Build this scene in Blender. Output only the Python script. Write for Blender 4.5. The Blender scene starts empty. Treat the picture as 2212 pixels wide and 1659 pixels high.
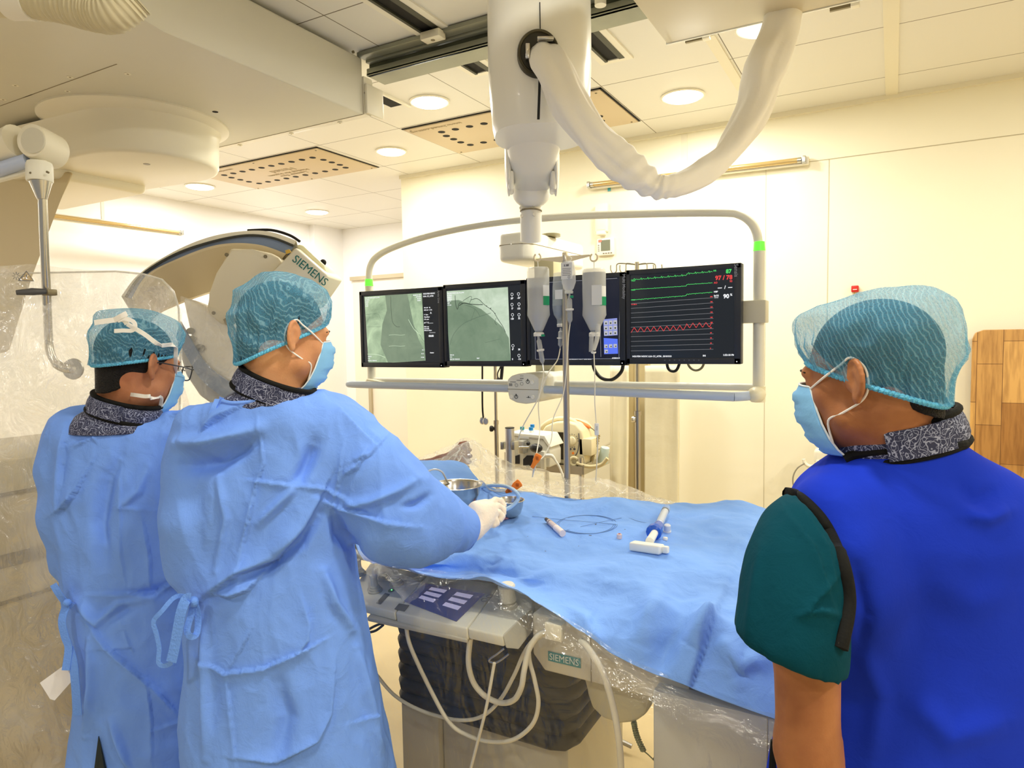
import bpy, bmesh, math, random
import numpy as np
from mathutils import Vector, Matrix, noise
random.seed(4); rng = np.random.default_rng(7)
C = bpy.context.scene.collection
PI = math.pi
# ------------------------------------------------------------------ camera
F_PX, CX, CY = 1471.7, 1106.0, 829.5
YAW, PIT, ROLL = [math.radians(a) for a in (29.23, 3.70, -0.951)]
fw = np.array([-math.sin(YAW)*math.cos(PIT), math.cos(YAW)*math.cos(PIT), -math.sin(PIT)])
_r0 = np.array([math.cos(YAW), math.sin(YAW), 0.]); _u0 = np.cross(_r0, fw)
cr = math.cos(ROLL)*_r0 + math.sin(ROLL)*_u0
cu = -math.sin(ROLL)*_r0 + math.cos(ROLL)*_u0
CAM = np.array([0., 0., 1.6])
cam = bpy.data.objects.new('camera', bpy.data.cameras.new('camera')); C.objects.link(cam)
m = Matrix.Identity(4)
for i in range(3):
    m[i][0] = cr[i]; m[i][1] = cu[i]; m[i][2] = -fw[i]; m[i][3] = CAM[i]
cam.matrix_world = m
cam.data.sensor_width = 36; cam.data.lens = F_PX/2212*36; cam.data.clip_start = 0.02
sc = bpy.context.scene
sc.camera = cam
sc.view_settings.view_transform = 'Standard'; sc.view_settings.look = 'None'
sc.view_settings.gamma = 1; sc.view_settings.use_curve_mapping = False
sc.view_settings.exposure = 0.0
sc.cycles.use_denoising = True
sc.cycles.max_bounces = 10; sc.cycles.diffuse_bounces = 5; sc.cycles.glossy_bounces = 4
sc.cycles.transmission_bounces = 8; sc.cycles.transparent_max_bounces = 24
sc.cycles.caustics_reflective = False; sc.cycles.caustics_refractive = False
# ------------------------------------------------------------------ world and lamps
w = bpy.data.worlds.new('world'); sc.world = w; w.use_nodes = True
bg = w.node_tree.nodes['Background']; bg.inputs[0].default_value = (1.0, .965, .89, 1); bg.inputs[1].default_value = 0.32
CEIL = 2.827
WARM, COOL = (1.0, .975, .88), (1.0, .985, .96)
LIGHTS = [(-2.095, 2.928, WARM, .093), (-2.842, 3.537, WARM, .09), (-.957, 3.543, WARM, .1), (-.469, 2.929, WARM, .1),
          (-4.72, 4.76, COOL, .10), (-4.70, 3.51, COOL, .10),
          (-.35, 1.0, WARM, .1), (1.4, 2.9, WARM, .1), (1.4, .6, WARM, .1), (-1.3, -.9, COOL, .1), (-3.6, -.9, COOL, .1), (.9, -.9, WARM, .1), (-4.9, 1.4, COOL, .1)]  # last row: unseen downlights, added to light the room
LPOW = 19
for i, (x, y, col, r) in enumerate(LIGHTS):
    l = bpy.data.lights.new('downlight_lamp', 'AREA'); l.shape = 'DISK'; l.size = 2*r; l.color = col
    l.energy = LPOW*(.85 if i < 6 else (1.25 if i in (6, 7, 8, 12) else .75))
    o = bpy.data.objects.new('downlight_lamp', l); C.objects.link(o); o.location = (x, y, CEIL-.022)
# ------------------------------------------------------------------ helpers
def D_(x, y): return fw + (x-CX)/F_PX*cr - (y-CY)/F_PX*cu
def P(x, y, d): return CAM + d*D_(x, y)
def PZ(x, y, z): v = D_(x, y); return CAM + v*(z-1.6)/v[2]
def PY(x, y, Y): v = D_(x, y); return CAM + v*Y/v[1]
def PX(x, y, X): v = D_(x, y); return CAM + v*X/v[0]
def pix(V):
    V = np.asarray(V)-CAM; d = V@fw
    return CX+F_PX*(V@cr)/d, CY-F_PX*(V@cu)/d, d
def srgb(*c): return tuple(((v/255)/12.92 if v <= 10 else ((v/255+.055)/1.055)**2.4) for v in c)
MATS = {}
def M(name, col, rough=.5, metal=0., bump=0., bscale=60., spec=.5, alpha=1., emit=None, estr=1., trans=0., ior=1.45, sheen=0., var=0., vscale=8., coat=0., sss=0.):
    if name in MATS: return MATS[name]
    mt = bpy.data.materials.new(name); mt.use_nodes = True; nt = mt.node_tree; b = nt.nodes['Principled BSDF']
    I = b.inputs
    I['Base Color'].default_value = (*col, 1); I['Roughness'].default_value = rough; I['Metallic'].default_value = metal
    I['Specular IOR Level'].default_value = spec; I['Alpha'].default_value = alpha; I['IOR'].default_value = ior
    I['Transmission Weight'].default_value = trans; I['Coat Weight'].default_value = coat
    if sheen: I['Sheen Weight'].default_value = sheen
    if sss: I['Subsurface Weight'].default_value = sss; I['Subsurface Radius'].default_value = (.02, .008, .004); I['Subsurface Scale'].default_value = .3
    if emit: I['Emission Color'].default_value = (*emit, 1); I['Emission Strength'].default_value = estr
    if bump or var:
        tc = nt.nodes.new('ShaderNodeTexCoord')
    if bump:
        n = nt.nodes.new('ShaderNodeTexNoise'); n.inputs['Scale'].default_value = bscale; n.inputs['Detail'].default_value = 5
        bp = nt.nodes.new('ShaderNodeBump'); bp.inputs['Strength'].default_value = bump; bp.inputs['Distance'].default_value = .01
        nt.links.new(tc.outputs['Object'], n.inputs['Vector']); nt.links.new(n.outputs['Fac'], bp.inputs['Height'])
        nt.links.new(bp.outputs['Normal'], I['Normal'])
    if var:
        n = nt.nodes.new('ShaderNodeTexNoise'); n.inputs['Scale'].default_value = vscale; n.inputs['Detail'].default_value = 4
        r = nt.nodes.new('ShaderNodeValToRGB'); r.color_ramp.elements[0].position = .3; r.color_ramp.elements[1].position = .7
        r.color_ramp.elements[0].color = (*[max(0, c*(1-var)) for c in col], 1); r.color_ramp.elements[1].color = (*[min(1, c*(1+var)) for c in col], 1)
        nt.links.new(tc.outputs['Object'], n.inputs['Vector']); nt.links.new(n.outputs['Fac'], r.inputs['Fac']); nt.links.new(r.outputs['Color'], I['Base Color'])
    MATS[name] = mt; return mt
def tree(name):
    mt = bpy.data.materials.new(name); mt.use_nodes = True; MATS[name] = mt
    nt = mt.node_tree
    def N(t, **kw):
        n = nt.nodes.new('ShaderNode'+t)
        for k, v in kw.items():
            if k.startswith('i_'): n.inputs[k[2:].replace('_', ' ')].default_value = v
            else: setattr(n, k, v)
        return n
    return mt, nt, N, nt.links.new, nt.nodes['Principled BSDF'], nt.nodes['Material Output']
def V(*a): return Vector(a) if len(a) > 1 else Vector([float(q) for q in a[0]])
def frame(d, up=(0, 0, 1)):
    z = V(d).normalized(); u = V(up)
    if abs(z.dot(u.normalized())) > .98: u = Vector((1, 0, 0))
    x = u.cross(z).normalized(); y = z.cross(x)
    return Matrix((x, y, z)).transposed()
class B:
    """collects shapes of one part in a bmesh"""
    def __init__(s): s.bm = bmesh.new(); s.mi = 0
    def mat(s, i): s.mi = i; return s
    def _new(s, f):
        for q in f: q.material_index = s.mi
    def add(s, verts, faces):
        vs = [s.bm.verts.new(V(v)) for v in verts]
        for f in faces:
            try: s._new([s.bm.faces.new([vs[i] for i in f])])
            except ValueError: pass
        return vs
    def box(s, c, size, R=None, bev=0, seg=2):
        bm2 = bmesh.new(); bmesh.ops.create_cube(bm2, size=1)
        for v in bm2.verts: v.co = Vector((v.co.x*size[0], v.co.y*size[1], v.co.z*size[2]))
        if bev: bmesh.ops.bevel(bm2, geom=bm2.edges[:], offset=min(bev, min(size)*.49), segments=seg, profile=.5, affect='EDGES')
        R = R if R is not None else Matrix.Identity(3); c = V(c)
        ix = {v: i for i, v in enumerate(bm2.verts)}
        s.add([c + R @ v.co for v in bm2.verts], [[ix[v] for v in f.verts] for f in bm2.faces]); bm2.free(); return s
    def box2(s, a, b, bev=0, seg=2):
        a, b = V(a), V(b); return s.box((a+b)/2, [abs(b[i]-a[i]) for i in range(3)], bev=bev, seg=seg)
    def lathe(s, p, axis, prof, n=24, R=None, sx=1., sy=1., cap=True):
        """prof: (r, h) along axis"""
        Mx = R if R is not None else frame(axis); p = V(p); vs = []
        for r, h in prof:
            for k in range(n):
                a = 2*PI*k/n; vs.append(p + Mx @ Vector((math.cos(a)*r*sx, math.sin(a)*r*sy, h)))
        fs = [[j*n+k, j*n+(k+1) % n, (j+1)*n+(k+1) % n, (j+1)*n+k] for j in range(len(prof)-1) for k in range(n)]
        if cap: fs += [list(range(n))[::-1], [(len(prof)-1)*n+k for k in range(n)]]
        s.add(vs, fs); return s
    def cyl(s, p0, p1, r, r2=None, n=20):
        p0, p1 = V(p0), V(p1); return s.lathe(p0, p1-p0, [(r, 0), (r if r2 is None else r2, (p1-p0).length)], n)
    def tube(s, pts, r, n=10, smooth=0, closed=False, flat=1., up=(0, 0, 1)):
        pts = [V(p) for p in pts]
        if smooth: pts = spline(pts, smooth)
        rs = r if hasattr(r, '__len__') else [r]*len(pts)
        if len(rs) != len(pts): rs = list(np.interp(np.linspace(0, 1, len(pts)), np.linspace(0, 1, len(rs)), rs))
        vs = []; x = None
        for i, p in enumerate(pts):
            t = (pts[min(i+1, len(pts)-1)]-pts[max(i-1, 0)]).normalized()
            if x is None: x = frame(t, up).col[0].copy()
            x = (x - t*x.dot(t)); x = x.normalized() if x.length > 1e-6 else frame(t).col[0].copy()
            y = t.cross(x)
            for k in range(n):
                a = 2*PI*k/n; vs.append(p + (x*math.cos(a) + y*math.sin(a)*flat)*rs[i])
        L = len(pts)
        fs = [[j*n+k, j*n+(k+1) % n, (j+1)*n+(k+1) % n, (j+1)*n+k] for j in range(L-1) for k in range(n)]
        fs += [list(range(n))[::-1], [(L-1)*n+k for k in range(n)]]
        s.add(vs, fs); return s
    def prism(s, poly, vec, bev=0):
        n = len(poly); poly = [V(p) for p in poly]; vec = V(vec)
        fs = [list(range(n))[::-1], [n+k for k in range(n)]] + [[k, (k+1) % n, n+(k+1) % n, n+k] for k in range(n)]
        if bev:
            b2 = bmesh.new(); vs = [b2.verts.new(p) for p in poly+[p+vec for p in poly]]
            for f in fs: b2.faces.new([vs[i] for i in f])
            bmesh.ops.bevel(b2, geom=b2.edges[:], offset=bev, segments=3, profile=.5, affect='EDGES', clamp_overlap=True)
            ix = {v: i for i, v in enumerate(b2.verts)}
            s.add([v.co.copy() for v in b2.verts], [[ix[v] for v in f.verts] for f in b2.faces]); b2.free()
        else: s.add(poly+[p+vec for p in poly], fs)
        return s
    def ball(s, c, r, n=20, R=None):
        r = r if hasattr(r, '__len__') else (r, r, r); R = R or Matrix.Identity(3); c = V(c); m_ = n//2
        vs = [c + R @ Vector((r[0]*math.sin(PI*j/m_)*math.cos(2*PI*k/n), r[1]*math.sin(PI*j/m_)*math.sin(2*PI*k/n), r[2]*math.cos(PI*j/m_))) for j in range(1, m_) for k in range(n)]
        fs = [[j*n+k, (j+1)*n+k, (j+1)*n+(k+1) % n, j*n+(k+1) % n] for j in range(m_-2) for k in range(n)]
        t = len(vs); vs += [c + R @ Vector((0, 0, r[2])), c - R @ Vector((0, 0, r[2]))]
        fs += [[t, k, (k+1) % n] for k in range(n)] + [[t+1, (m_-2)*n+(k+1) % n, (m_-2)*n+k] for k in range(n)]
        s.add(vs, fs); return s
    def torus(s, c, axis, R, r, n=32, m_=10, a0=0, a1=2*PI):
        Mx = frame(axis); c = V(c); full = abs(a1-a0-2*PI) < 1e-6
        pts = [c + Mx @ Vector((R*math.cos(a0+(a1-a0)*k/n), R*math.sin(a0+(a1-a0)*k/n), 0)) for k in range(n+1)]
        return s.tube(pts, r, m_)
    def strip(s, pts, w, th=.0006, nrm=None):
        """flat ribbon through pts, w = width vector(s)"""
        pts = [V(p) for p in pts]; n = len(pts)
        ws = [V(q) for q in w] if hasattr(w[0], '__len__') else [V(w)]*n
        vs = []
        for i, p in enumerate(pts):
            t = pts[min(i+1, n-1)]-pts[max(i-1, 0)]; k = ws[i].cross(t).normalized()*th
            vs += [p-ws[i]/2-k, p+ws[i]/2-k, p+ws[i]/2+k, p-ws[i]/2+k]
        fs = [[i*4+a, i*4+(a+1) % 4, i*4+4+(a+1) % 4, i*4+4+a] for i in range(n-1) for a in range(4)]+[[3, 2, 1, 0], [n*4-4, n*4-3, n*4-2, n*4-1]]
        s.add(vs, fs); return s
    def grid(s, G, th=0.):
        """G: rows x cols of points"""
        G = [[V(p) for p in r] for r in G]; nr, nc = len(G), len(G[0])
        s.add([p for r in G for p in r], [[i*nc+j, i*nc+j+1, (i+1)*nc+j+1, (i+1)*nc+j] for i in range(nr-1) for j in range(nc-1)])
        return s
def spline(pts, n):
    pts = [V(p) for p in pts]; out = []
    for i in range(len(pts)-1):
        p0 = pts[max(i-1, 0)]; p1 = pts[i]; p2 = pts[i+1]; p3 = pts[min(i+2, len(pts)-1)]
        for k in range(n):
            t = k/n; out.append(.5*((2*p1)+(p2-p0)*t+(2*p0-5*p1+4*p2-p3)*t*t+(3*p1-p0-3*p2+p3)*t**3))
    out.append(pts[-1]); return out
def pl(pts, d=None):
    """points from (x, y, depth) pixel triplets"""
    return [V(P(*p)) if len(p) == 3 else V(P(p[0], p[1], d)) for p in pts]
def link(name, me, parent=None, label=None):
    co = np.empty(len(me.vertices)*3); me.vertices.foreach_get('co', co); co = co.reshape(-1, 3)
    c = (co.min(0)+co.max(0))/2 if len(co) else np.zeros(3)
    if parent is not None: pass
    co -= c; me.vertices.foreach_set('co', co.ravel()); me.update()
    o = bpy.data.objects.new(name, me); C.objects.link(o)
    o.location = c
    if parent is not None:
        o.parent = parent; off = Vector((0, 0, 0)); q = parent
        while q is not None: off += q.location; q = q.parent
        o.location = Vector(c) - off
    if label: o['label'] = label
    return o
def obj(name, b, mats, parent=None, smooth=True, label=None, ang=35, recalc=True):
    me = bpy.data.meshes.new(name)
    if recalc: bmesh.ops.recalc_face_normals(b.bm, faces=b.bm.faces[:])
    b.bm.to_mesh(me); b.bm.free()
    for mt in (mats if isinstance(mats, (list, tuple)) else [mats]): me.materials.append(mt)
    if smooth and len(me.polygons):
        me.polygons.foreach_set('use_smooth', [True]*len(me.polygons))
        try: me.set_sharp_from_angle(angle=math.radians(ang))
        except Exception: pass
    return link(name, me, parent, label)
def tag(o, label, cat, group=None):
    o['label'] = label; o['category'] = cat
    if group: o['group'] = group
    return o
def thing(name, label, cat, loc=(0, 0, 0), group=None):
    o = bpy.data.objects.new(name, None); C.objects.link(o); o.location = V(loc); o.empty_display_size = .1
    return tag(o, label, cat, group)
def struct(name, b, mt, smooth=False):
    o = obj(name, b, mt, smooth=smooth); o['kind'] = 'structure'; return o
def dup(root, d, label, group=None):
    r = root.copy(); C.objects.link(r); r.location = root.location + V(d); r['label'] = label
    if group: r['group'] = group
    def rec(a, b_):
        for ch in list(a.children):
            c = ch.copy(); C.objects.link(c); c.parent = b_; rec(ch, c)
    rec(root, r); return r
def text(b, s, size, o, xd, yd, lift=.0008, align='CENTER', bold=0., depth=.0004, sx=1.):
    """adds lettering to builder b at point o, reading along xd, up along yd"""
    cu_ = bpy.data.curves.new('t', 'FONT'); cu_.body = s; cu_.size = size; cu_.align_x = align; cu_.align_y = 'CENTER'
    cu_.offset = bold; cu_.extrude = depth; cu_.resolution_u = 3
    ob = bpy.data.objects.new('t', cu_); C.objects.link(ob)
    me = bpy.data.meshes.new_from_object(ob); 
    xd, yd = V(xd).normalized(), V(yd); yd = (yd - xd*yd.dot(xd)).normalized(); n = xd.cross(yd); o = V(o)
    b.add([o + xd*v.co.x*sx + yd*v.co.y + n*(lift+v.co.z) for v in me.vertices], [list(p.vertices) for p in me.polygons])
    bpy.data.objects.remove(ob); bpy.data.curves.remove(cu_); bpy.data.meshes.remove(me)
    return b
# ------------------------------------------------------------------ distance-field modelling (bodies, garments)
def axis(lo, hi, h, fine=()):
    out = [lo]
    while out[-1] < hi:
        x = out[-1]; s_ = h
        for a, b_, hf in fine:
            if a <= x < b_: s_ = hf
        out.append(x+s_)
    return np.array(out)
class Field:
    def __init__(s, xs, ys, zs):
        s.a = (xs, ys, zs); s.D = np.full((len(xs), len(ys), len(zs)), 1.0, np.float32)
    def _sl(s, lo, hi, mg):
        return tuple(slice(max(0, np.searchsorted(s.a[i], lo[i]-mg)-1), np.searchsorted(s.a[i], hi[i]+mg)+1) for i in range(3))
    def _do(s, lo, hi, fn, k, op):
        sl = s._sl(lo, hi, k+.03)
        X, Y, Z = np.meshgrid(s.a[0][sl[0]], s.a[1][sl[1]], s.a[2][sl[2]], indexing='ij')
        if X.size == 0: return
        d = fn(X, Y, Z); A = s.D[sl]
        if op == 'add':
            h = np.clip(.5+.5*(A-d)/k, 0, 1) if k > 0 else (A > d).astype(float)
            s.D[sl] = A*(1-h)+d*h - k*h*(1-h)
        elif op == 'sub':
            h = np.clip(.5-.5*(A+d)/k, 0, 1) if k > 0 else (A < -d).astype(float)
            s.D[sl] = A*(1-h)-d*h + k*h*(1-h)
    def cap(s, p0, p1, r0, r1=None, k=.02, op='add'):
        p0, p1 = np.array(p0, float), np.array(p1, float); r1 = r0 if r1 is None else r1; rm = max(r0, r1)
        v = p1-p0; L = max(v@v, 1e-12)
        def fn(X, Y, Z):
            q = np.clip(((X-p0[0])*v[0]+(Y-p0[1])*v[1]+(Z-p0[2])*v[2])/L, 0, 1)
            return np.sqrt((X-p0[0]-q*v[0])**2+(Y-p0[1]-q*v[1])**2+(Z-p0[2]-q*v[2])**2)-(r0+(r1-r0)*q)
        s._do(np.minimum(p0, p1)-rm, np.maximum(p0, p1)+rm, fn, k, op)
    def chain(s, pts, rs, k=.02, op='add'):
        for i in range(len(pts)-1): s.cap(pts[i], pts[i+1], rs[i], rs[i+1], k, op)
    def ell(s, c, r, R=None, k=.02, op='add'):
        c = np.array(c, float); r = np.array(r, float); R = np.eye(3) if R is None else np.array(R); rm = r.max()
        def fn(X, Y, Z):
            q = np.stack([X-c[0], Y-c[1], Z-c[2]], -1)@R
            k0 = np.linalg.norm(q/r, axis=-1); k1 = np.linalg.norm(q/(r*r), axis=-1)
            return k0*(k0-1)/np.maximum(k1, 1e-9)
        s._do(c-rm, c+rm, fn, k, op)
    def sect(s, rows, ax, k=.03, p=2.3):
        """rows: (z, cx, cy, a, b) stacked cross-sections; ax = 2D unit vector of the a-axis"""
        rows = sorted(rows); A = np.array(rows, float); z = A[:, 0]; ax = np.array(ax, float); ay = np.array([-ax[1], ax[0]])
        rm = A[:, 3:5].max()
        def fn(X, Y, Z):
            zi = Z[0, 0, :]; f = [np.interp(zi, z, A[:, i]) for i in range(1, 5)]
            # smooth interpolation
            u = ((X-f[0])*ax[0]+(Y-f[1])*ax[1])/f[2]; v = ((X-f[0])*ay[0]+(Y-f[1])*ay[1])/f[3]
            rr = (np.abs(u)**p+np.abs(v)**p)**(1/p)
            d = (rr-1)*np.minimum(f[2], f[3])
            dz = np.maximum(z[0]-Z, Z-z[-1])
            return np.maximum(d, dz)
        lo = np.array([A[:, 1].min()-rm, A[:, 2].min()-rm, z[0]]); hi = np.array([A[:, 1].max()+rm, A[:, 2].max()+rm, z[-1]])
        s._do(lo, hi, fn, k, 'add')
    def cut(s, p, n):
        """remove what lies on the side the normal points to"""
        p, n = np.array(p, float), np.array(n, float); n = n/np.linalg.norm(n)
        X, Y, Z = np.meshgrid(*s.a, indexing='ij')
        s.D = np.maximum(s.D, ((X-p[0])*n[0]+(Y-p[1])*n[1]+(Z-p[2])*n[2]).astype(np.float32))
    def mesh(s):
        D = s.D; xs, ys, zs = s.a; nx, ny, nz = D.shape; ins = D < 0
        cnt = np.zeros((nx-1, ny-1, nz-1)); acc = np.zeros((nx-1, ny-1, nz-1, 3))
        G = np.meshgrid(xs, ys, zs, indexing='ij')
        def ed(ax_):
            sl0 = [slice(None)]*3; sl1 = [slice(None)]*3; sl0[ax_] = slice(0, -1); sl1[ax_] = slice(1, None); sl0 = tuple(sl0); sl1 = tuple(sl1)
            cr_ = ins[sl0] != ins[sl1]; d0, d1 = D[sl0], D[sl1]
            t = np.where(cr_, d0/np.where(cr_, d0-d1, 1), 0)
            pt = np.stack([g[sl0]+t*(g[sl1]-g[sl0]) for g in G], -1)
            return cr_, pt, d0
        faces = []
        E_ = []
        for a in range(3):
            c, pt, d0 = ed(a); E_.append((c, d0))
            o1, o2 = [i for i in range(3) if i != a]
            for i in (0, 1):
                for j in (0, 1):
                    sl = [slice(None)]*3; n1 = D.shape[o1]-1; n2 = D.shape[o2]-1
                    sl[o1] = slice(i, i+n1); sl[o2] = slice(j, j+n2); sl = tuple(sl)
                    cnt += c[sl]; acc += pt[sl]*c[sl][..., None]
        m_ = cnt > 0; idx = -np.ones(cnt.shape, int); idx[m_] = np.arange(m_.sum()); vs = acc[m_]/cnt[m_][:, None]
        for a in range(3):
            c, d0 = E_[a]; o1, o2 = (a+1) % 3, (a+2) % 3
            ii = np.argwhere(c)
            ok = (ii[:, o1] > 0) & (ii[:, o2] > 0) & (ii[:, o1] < D.shape[o1]-1) & (ii[:, o2] < D.shape[o2]-1); ii = ii[ok]
            q = []
            for d1, d2 in ((-1, -1), (0, -1), (0, 0), (-1, 0)):
                t = ii.copy(); t[:, o1] += d1; t[:, o2] += d2; q.append(idx[t[:, 0], t[:, 1], t[:, 2]])
            q = np.stack(q, 1); neg = D[ii[:, 0], ii[:, 1], ii[:, 2]] >= 0
            q[neg] = q[neg][:, ::-1]; faces.append(q)
        return vs, np.concatenate(faces)
def mesh_from(name, vs, fs, mats, parent=None, label=None, sub=0, deform=None, smooth_it=0, uniq=None, matfn=None):
    me = bpy.data.meshes.new(name); me.from_pydata([tuple(v) for v in vs], [], [tuple(int(i) for i in f) for f in fs])
    for mt in (mats if isinstance(mats, (list, tuple)) else [mats]): me.materials.append(mt)
    if sub or smooth_it:
        ob = bpy.data.objects.new('t', me); C.objects.link(ob)
        if smooth_it: sm = ob.modifiers.new('s', 'SMOOTH'); sm.iterations = smooth_it; sm.factor = .5
        if sub: su = ob.modifiers.new('u', 'SUBSURF'); su.levels = su.render_levels = sub
        dg = bpy.context.evaluated_depsgraph_get(); dg.update()
        me2 = bpy.data.meshes.new_from_object(ob.evaluated_get(dg)); bpy.data.objects.remove(ob); bpy.data.meshes.remove(me); me = me2; me.name = name
    if deform:
        n = len(me.vertices); co = np.empty(n*3); me.vertices.foreach_get('co', co); co = co.reshape(-1, 3)
        no = np.empty(n*3); me.vertices.foreach_get('normal', no); no = no.reshape(-1, 3)
        co = deform(co, no); me.vertices.foreach_set('co', co.ravel()); me.update()
    if matfn:
        n = len(me.polygons); ce = np.empty(n*3); me.polygons.foreach_get('center', ce); ce = ce.reshape(-1, 3)
        me.polygons.foreach_set('material_index', matfn(ce).astype(int))
    me.polygons.foreach_set('use_smooth', [True]*len(me.polygons))
    return link(name, me, parent, label)
def nz(co, scale, seed=0., oct_=3, ridge=False):
    """noise at points, scale = per-axis frequency"""
    q = co*np.array(scale)+seed; out = np.zeros(len(q)); amp = 1.; fr = 1.
    for o_ in range(oct_):
        v = np.array([noise.noise((a*fr, b*fr, c*fr)) for a, b, c in q])
        out += amp*((1-np.abs(v)*2.2) if ridge else v); amp *= .5; fr *= 2.03
    return out
def seg_dist(px_, py_, poly):
    best = np.full(len(px_), 1e9); side = np.zeros(len(px_)); tt = np.zeros(len(px_)); n = len(poly)-1
    for i in range(n):
        a = np.array(poly[i][:2], float); b_ = np.array(poly[i+1][:2], float); v = b_-a; L = v@v
        t = np.clip(((px_-a[0])*v[0]+(py_-a[1])*v[1])/L, 0, 1)
        dx = px_-a[0]-t*v[0]; dy = py_-a[1]-t*v[1]; d = np.hypot(dx, dy); mk = d < best
        best[mk] = d[mk]; side[mk] = np.sign(v[0]*dy-v[1]*dx)[mk]; tt[mk] = ((i+t)/n)[mk]
    return best, side, tt
def creases(co, no, L):
    """L: (polyline in photo pixels, half-width px, height m, kind) - real folds pushed into the cloth facing the camera"""
    x, y, d = pix(co); front = np.clip(-(no@fw)*3, 0, 1); h = np.zeros(len(co))
    for poly, wd, amp, kind in L:
        dist, side, t = seg_dist(x, y, poly); env = np.sin(np.clip(t, .03, .97)*PI)**.5
        if kind == 'r': h += amp*env*np.exp(-dist/wd)                  # ridge
        elif kind == 'g': h += amp*env*np.exp(-(dist/wd)**2)           # soft ridge
        else:                                                           # 's': step fold, high on one side
            q = side*dist/wd; h += amp*env*np.where(q > 0, np.exp(-q*.55), 0)*(1-np.exp(-np.abs(q)*5))
    return co + no*(h*front)[:, None]
# ------------------------------------------------------------------ room shell
def ceil_mat():
    mt, nt, N, L, b, out = tree('white_metal_ceiling_tiles')
    g = N('NewGeometry'); s = N('SeparateXYZ'); L(g.outputs['Position'], s.inputs[0])
    def line(sock, off, pitch, wd):
        a = N('Math', operation='ADD'); a.inputs[1].default_value = -off+100*pitch; L(sock, a.inputs[0])
        m_ = N('Math', operation='MODULO'); m_.inputs[1].default_value = pitch; L(a.outputs[0], m_.inputs[0])
        c = N('Math', operation='SUBTRACT'); c.inputs[1].default_value = pitch/2; L(m_.outputs[0], c.inputs[0])
        ab = N('Math', operation='ABSOLUTE'); L(c.outputs[0], ab.inputs[0])
        gt = N('Math', operation='GREATER_THAN'); gt.inputs[1].default_value = pitch/2-wd; L(ab.outputs[0], gt.inputs[0]); return gt
    l1 = line(s.outputs[0], -.02, .622, .0022); l2 = line(s.outputs[1], 3.811, .613, .0026)
    mx = N('Math', operation='MAXIMUM'); L(l1.outputs[0], mx.inputs[0]); L(l2.outputs[0], mx.inputs[1])
    mix = N('MixRGB'); L(mx.outputs[0], mix.inputs[0]); mix.inputs[1].default_value = (*srgb(232, 230, 222), 1); mix.inputs[2].default_value = (*srgb(110, 100, 80), 1)
    L(mix.outputs[0], b.inputs['Base Color']); b.inputs['Roughness'].default_value = .38; b.inputs['Specular IOR Level'].default_value = .35
    bp = N('Bump'); bp.inputs['Strength'].default_value = .6; bp.inputs['Distance'].default_value = -.003; L(mx.outputs[0], bp.inputs['Height']); L(bp.outputs[0], b.inputs['Normal'])
    return mt
wallm = M('cream_wall_panel', srgb(246, 240, 216), .45, spec=.3, var=.015, vscale=1.5)
wallw = M('cool_white_wall_panel', srgb(248, 246, 243), .45, spec=.3)
floorm = M('yellow_vinyl_floor', srgb(222, 200, 154), .35, var=.04, vscale=3)
X0, X1, YB, YA, XS = -5.33, 2.6, 4.108, 5.668, -3.216
b = B(); b.box2((X0-.1, -2.6, -.1), (X1+.1, YA+.1, 0)); struct('floor', b, floorm)
b = B(); b.box2((X0-.1, -2.6, CEIL), (X1+.1, YA+.1, CEIL+.08)); struct('ceiling', b, ceil_mat())
b = B(); b.box2((XS, YB, 0), (X1+.1, YB+.12, CEIL)); struct('wall_back', b, wallm)
b = B(); b.box2((XS, YB+.12, 0), (XS+.1, YA, CEIL)); struct('wall_side', b, wallw)
b = B(); b.box2((X0-.1, YA, 0), (XS+.1, YA+.1, CEIL)); struct('wall_alcove', b, wallw)
b = B(); b.box2((X0-.1, -2.6, 0), (X0, YA, CEIL)); struct('wall_left', b, wallw)
b = B(); b.box2((X1, -2.6, 0), (X1+.1, YB, CEIL)); struct('wall_right', b, wallm)
b = B(); b.box2((X0, 5.25, 0), (X0+.07, YA, CEIL)); struct('trim_1', b, wallw)
beam = M('ceiling_strip', srgb(236, 230, 208), .4)
b = B(); b.box2((-.055, 1.2, CEIL-.006), (0.0, YB, CEIL)); struct('trim_2', b, beam)
b = B(); b.box2((-.70, 2.9, CEIL-.006), (-.655, 3.6, CEIL)); struct('trim_3', b, beam)
b = B(); b.box2((XS, YB-.022, CEIL-.024), (X1, YB, CEIL)); struct('trim_4', b, beam)
# panel seams on the back wall
seam = M('panel_seam', srgb(190, 180, 150), .6)
q = PY(1791, 344, YB); zs_ = q[2]; xs_ = q[0]
b = B(); b.box2((-1.3, YB-.002, zs_-.002), (X1, YB, zs_+.002)); b.box2((xs_-.0015, YB-.002, .1), (xs_+.0015, YB, zs_))
b.box2((PY(1655, 350, YB)[0]-.001, YB-.002, .1), (PY(1655, 350, YB)[0]+.001, YB, zs_)); struct('trim_5', b, seam)
q = PY(1478, 340, YB)
b = B(); b.box2((q[0]-.018, YB-.006, 2.45), (q[0]+.018, YB, CEIL-.03)); struct('trim_6', b, beam)
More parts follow.
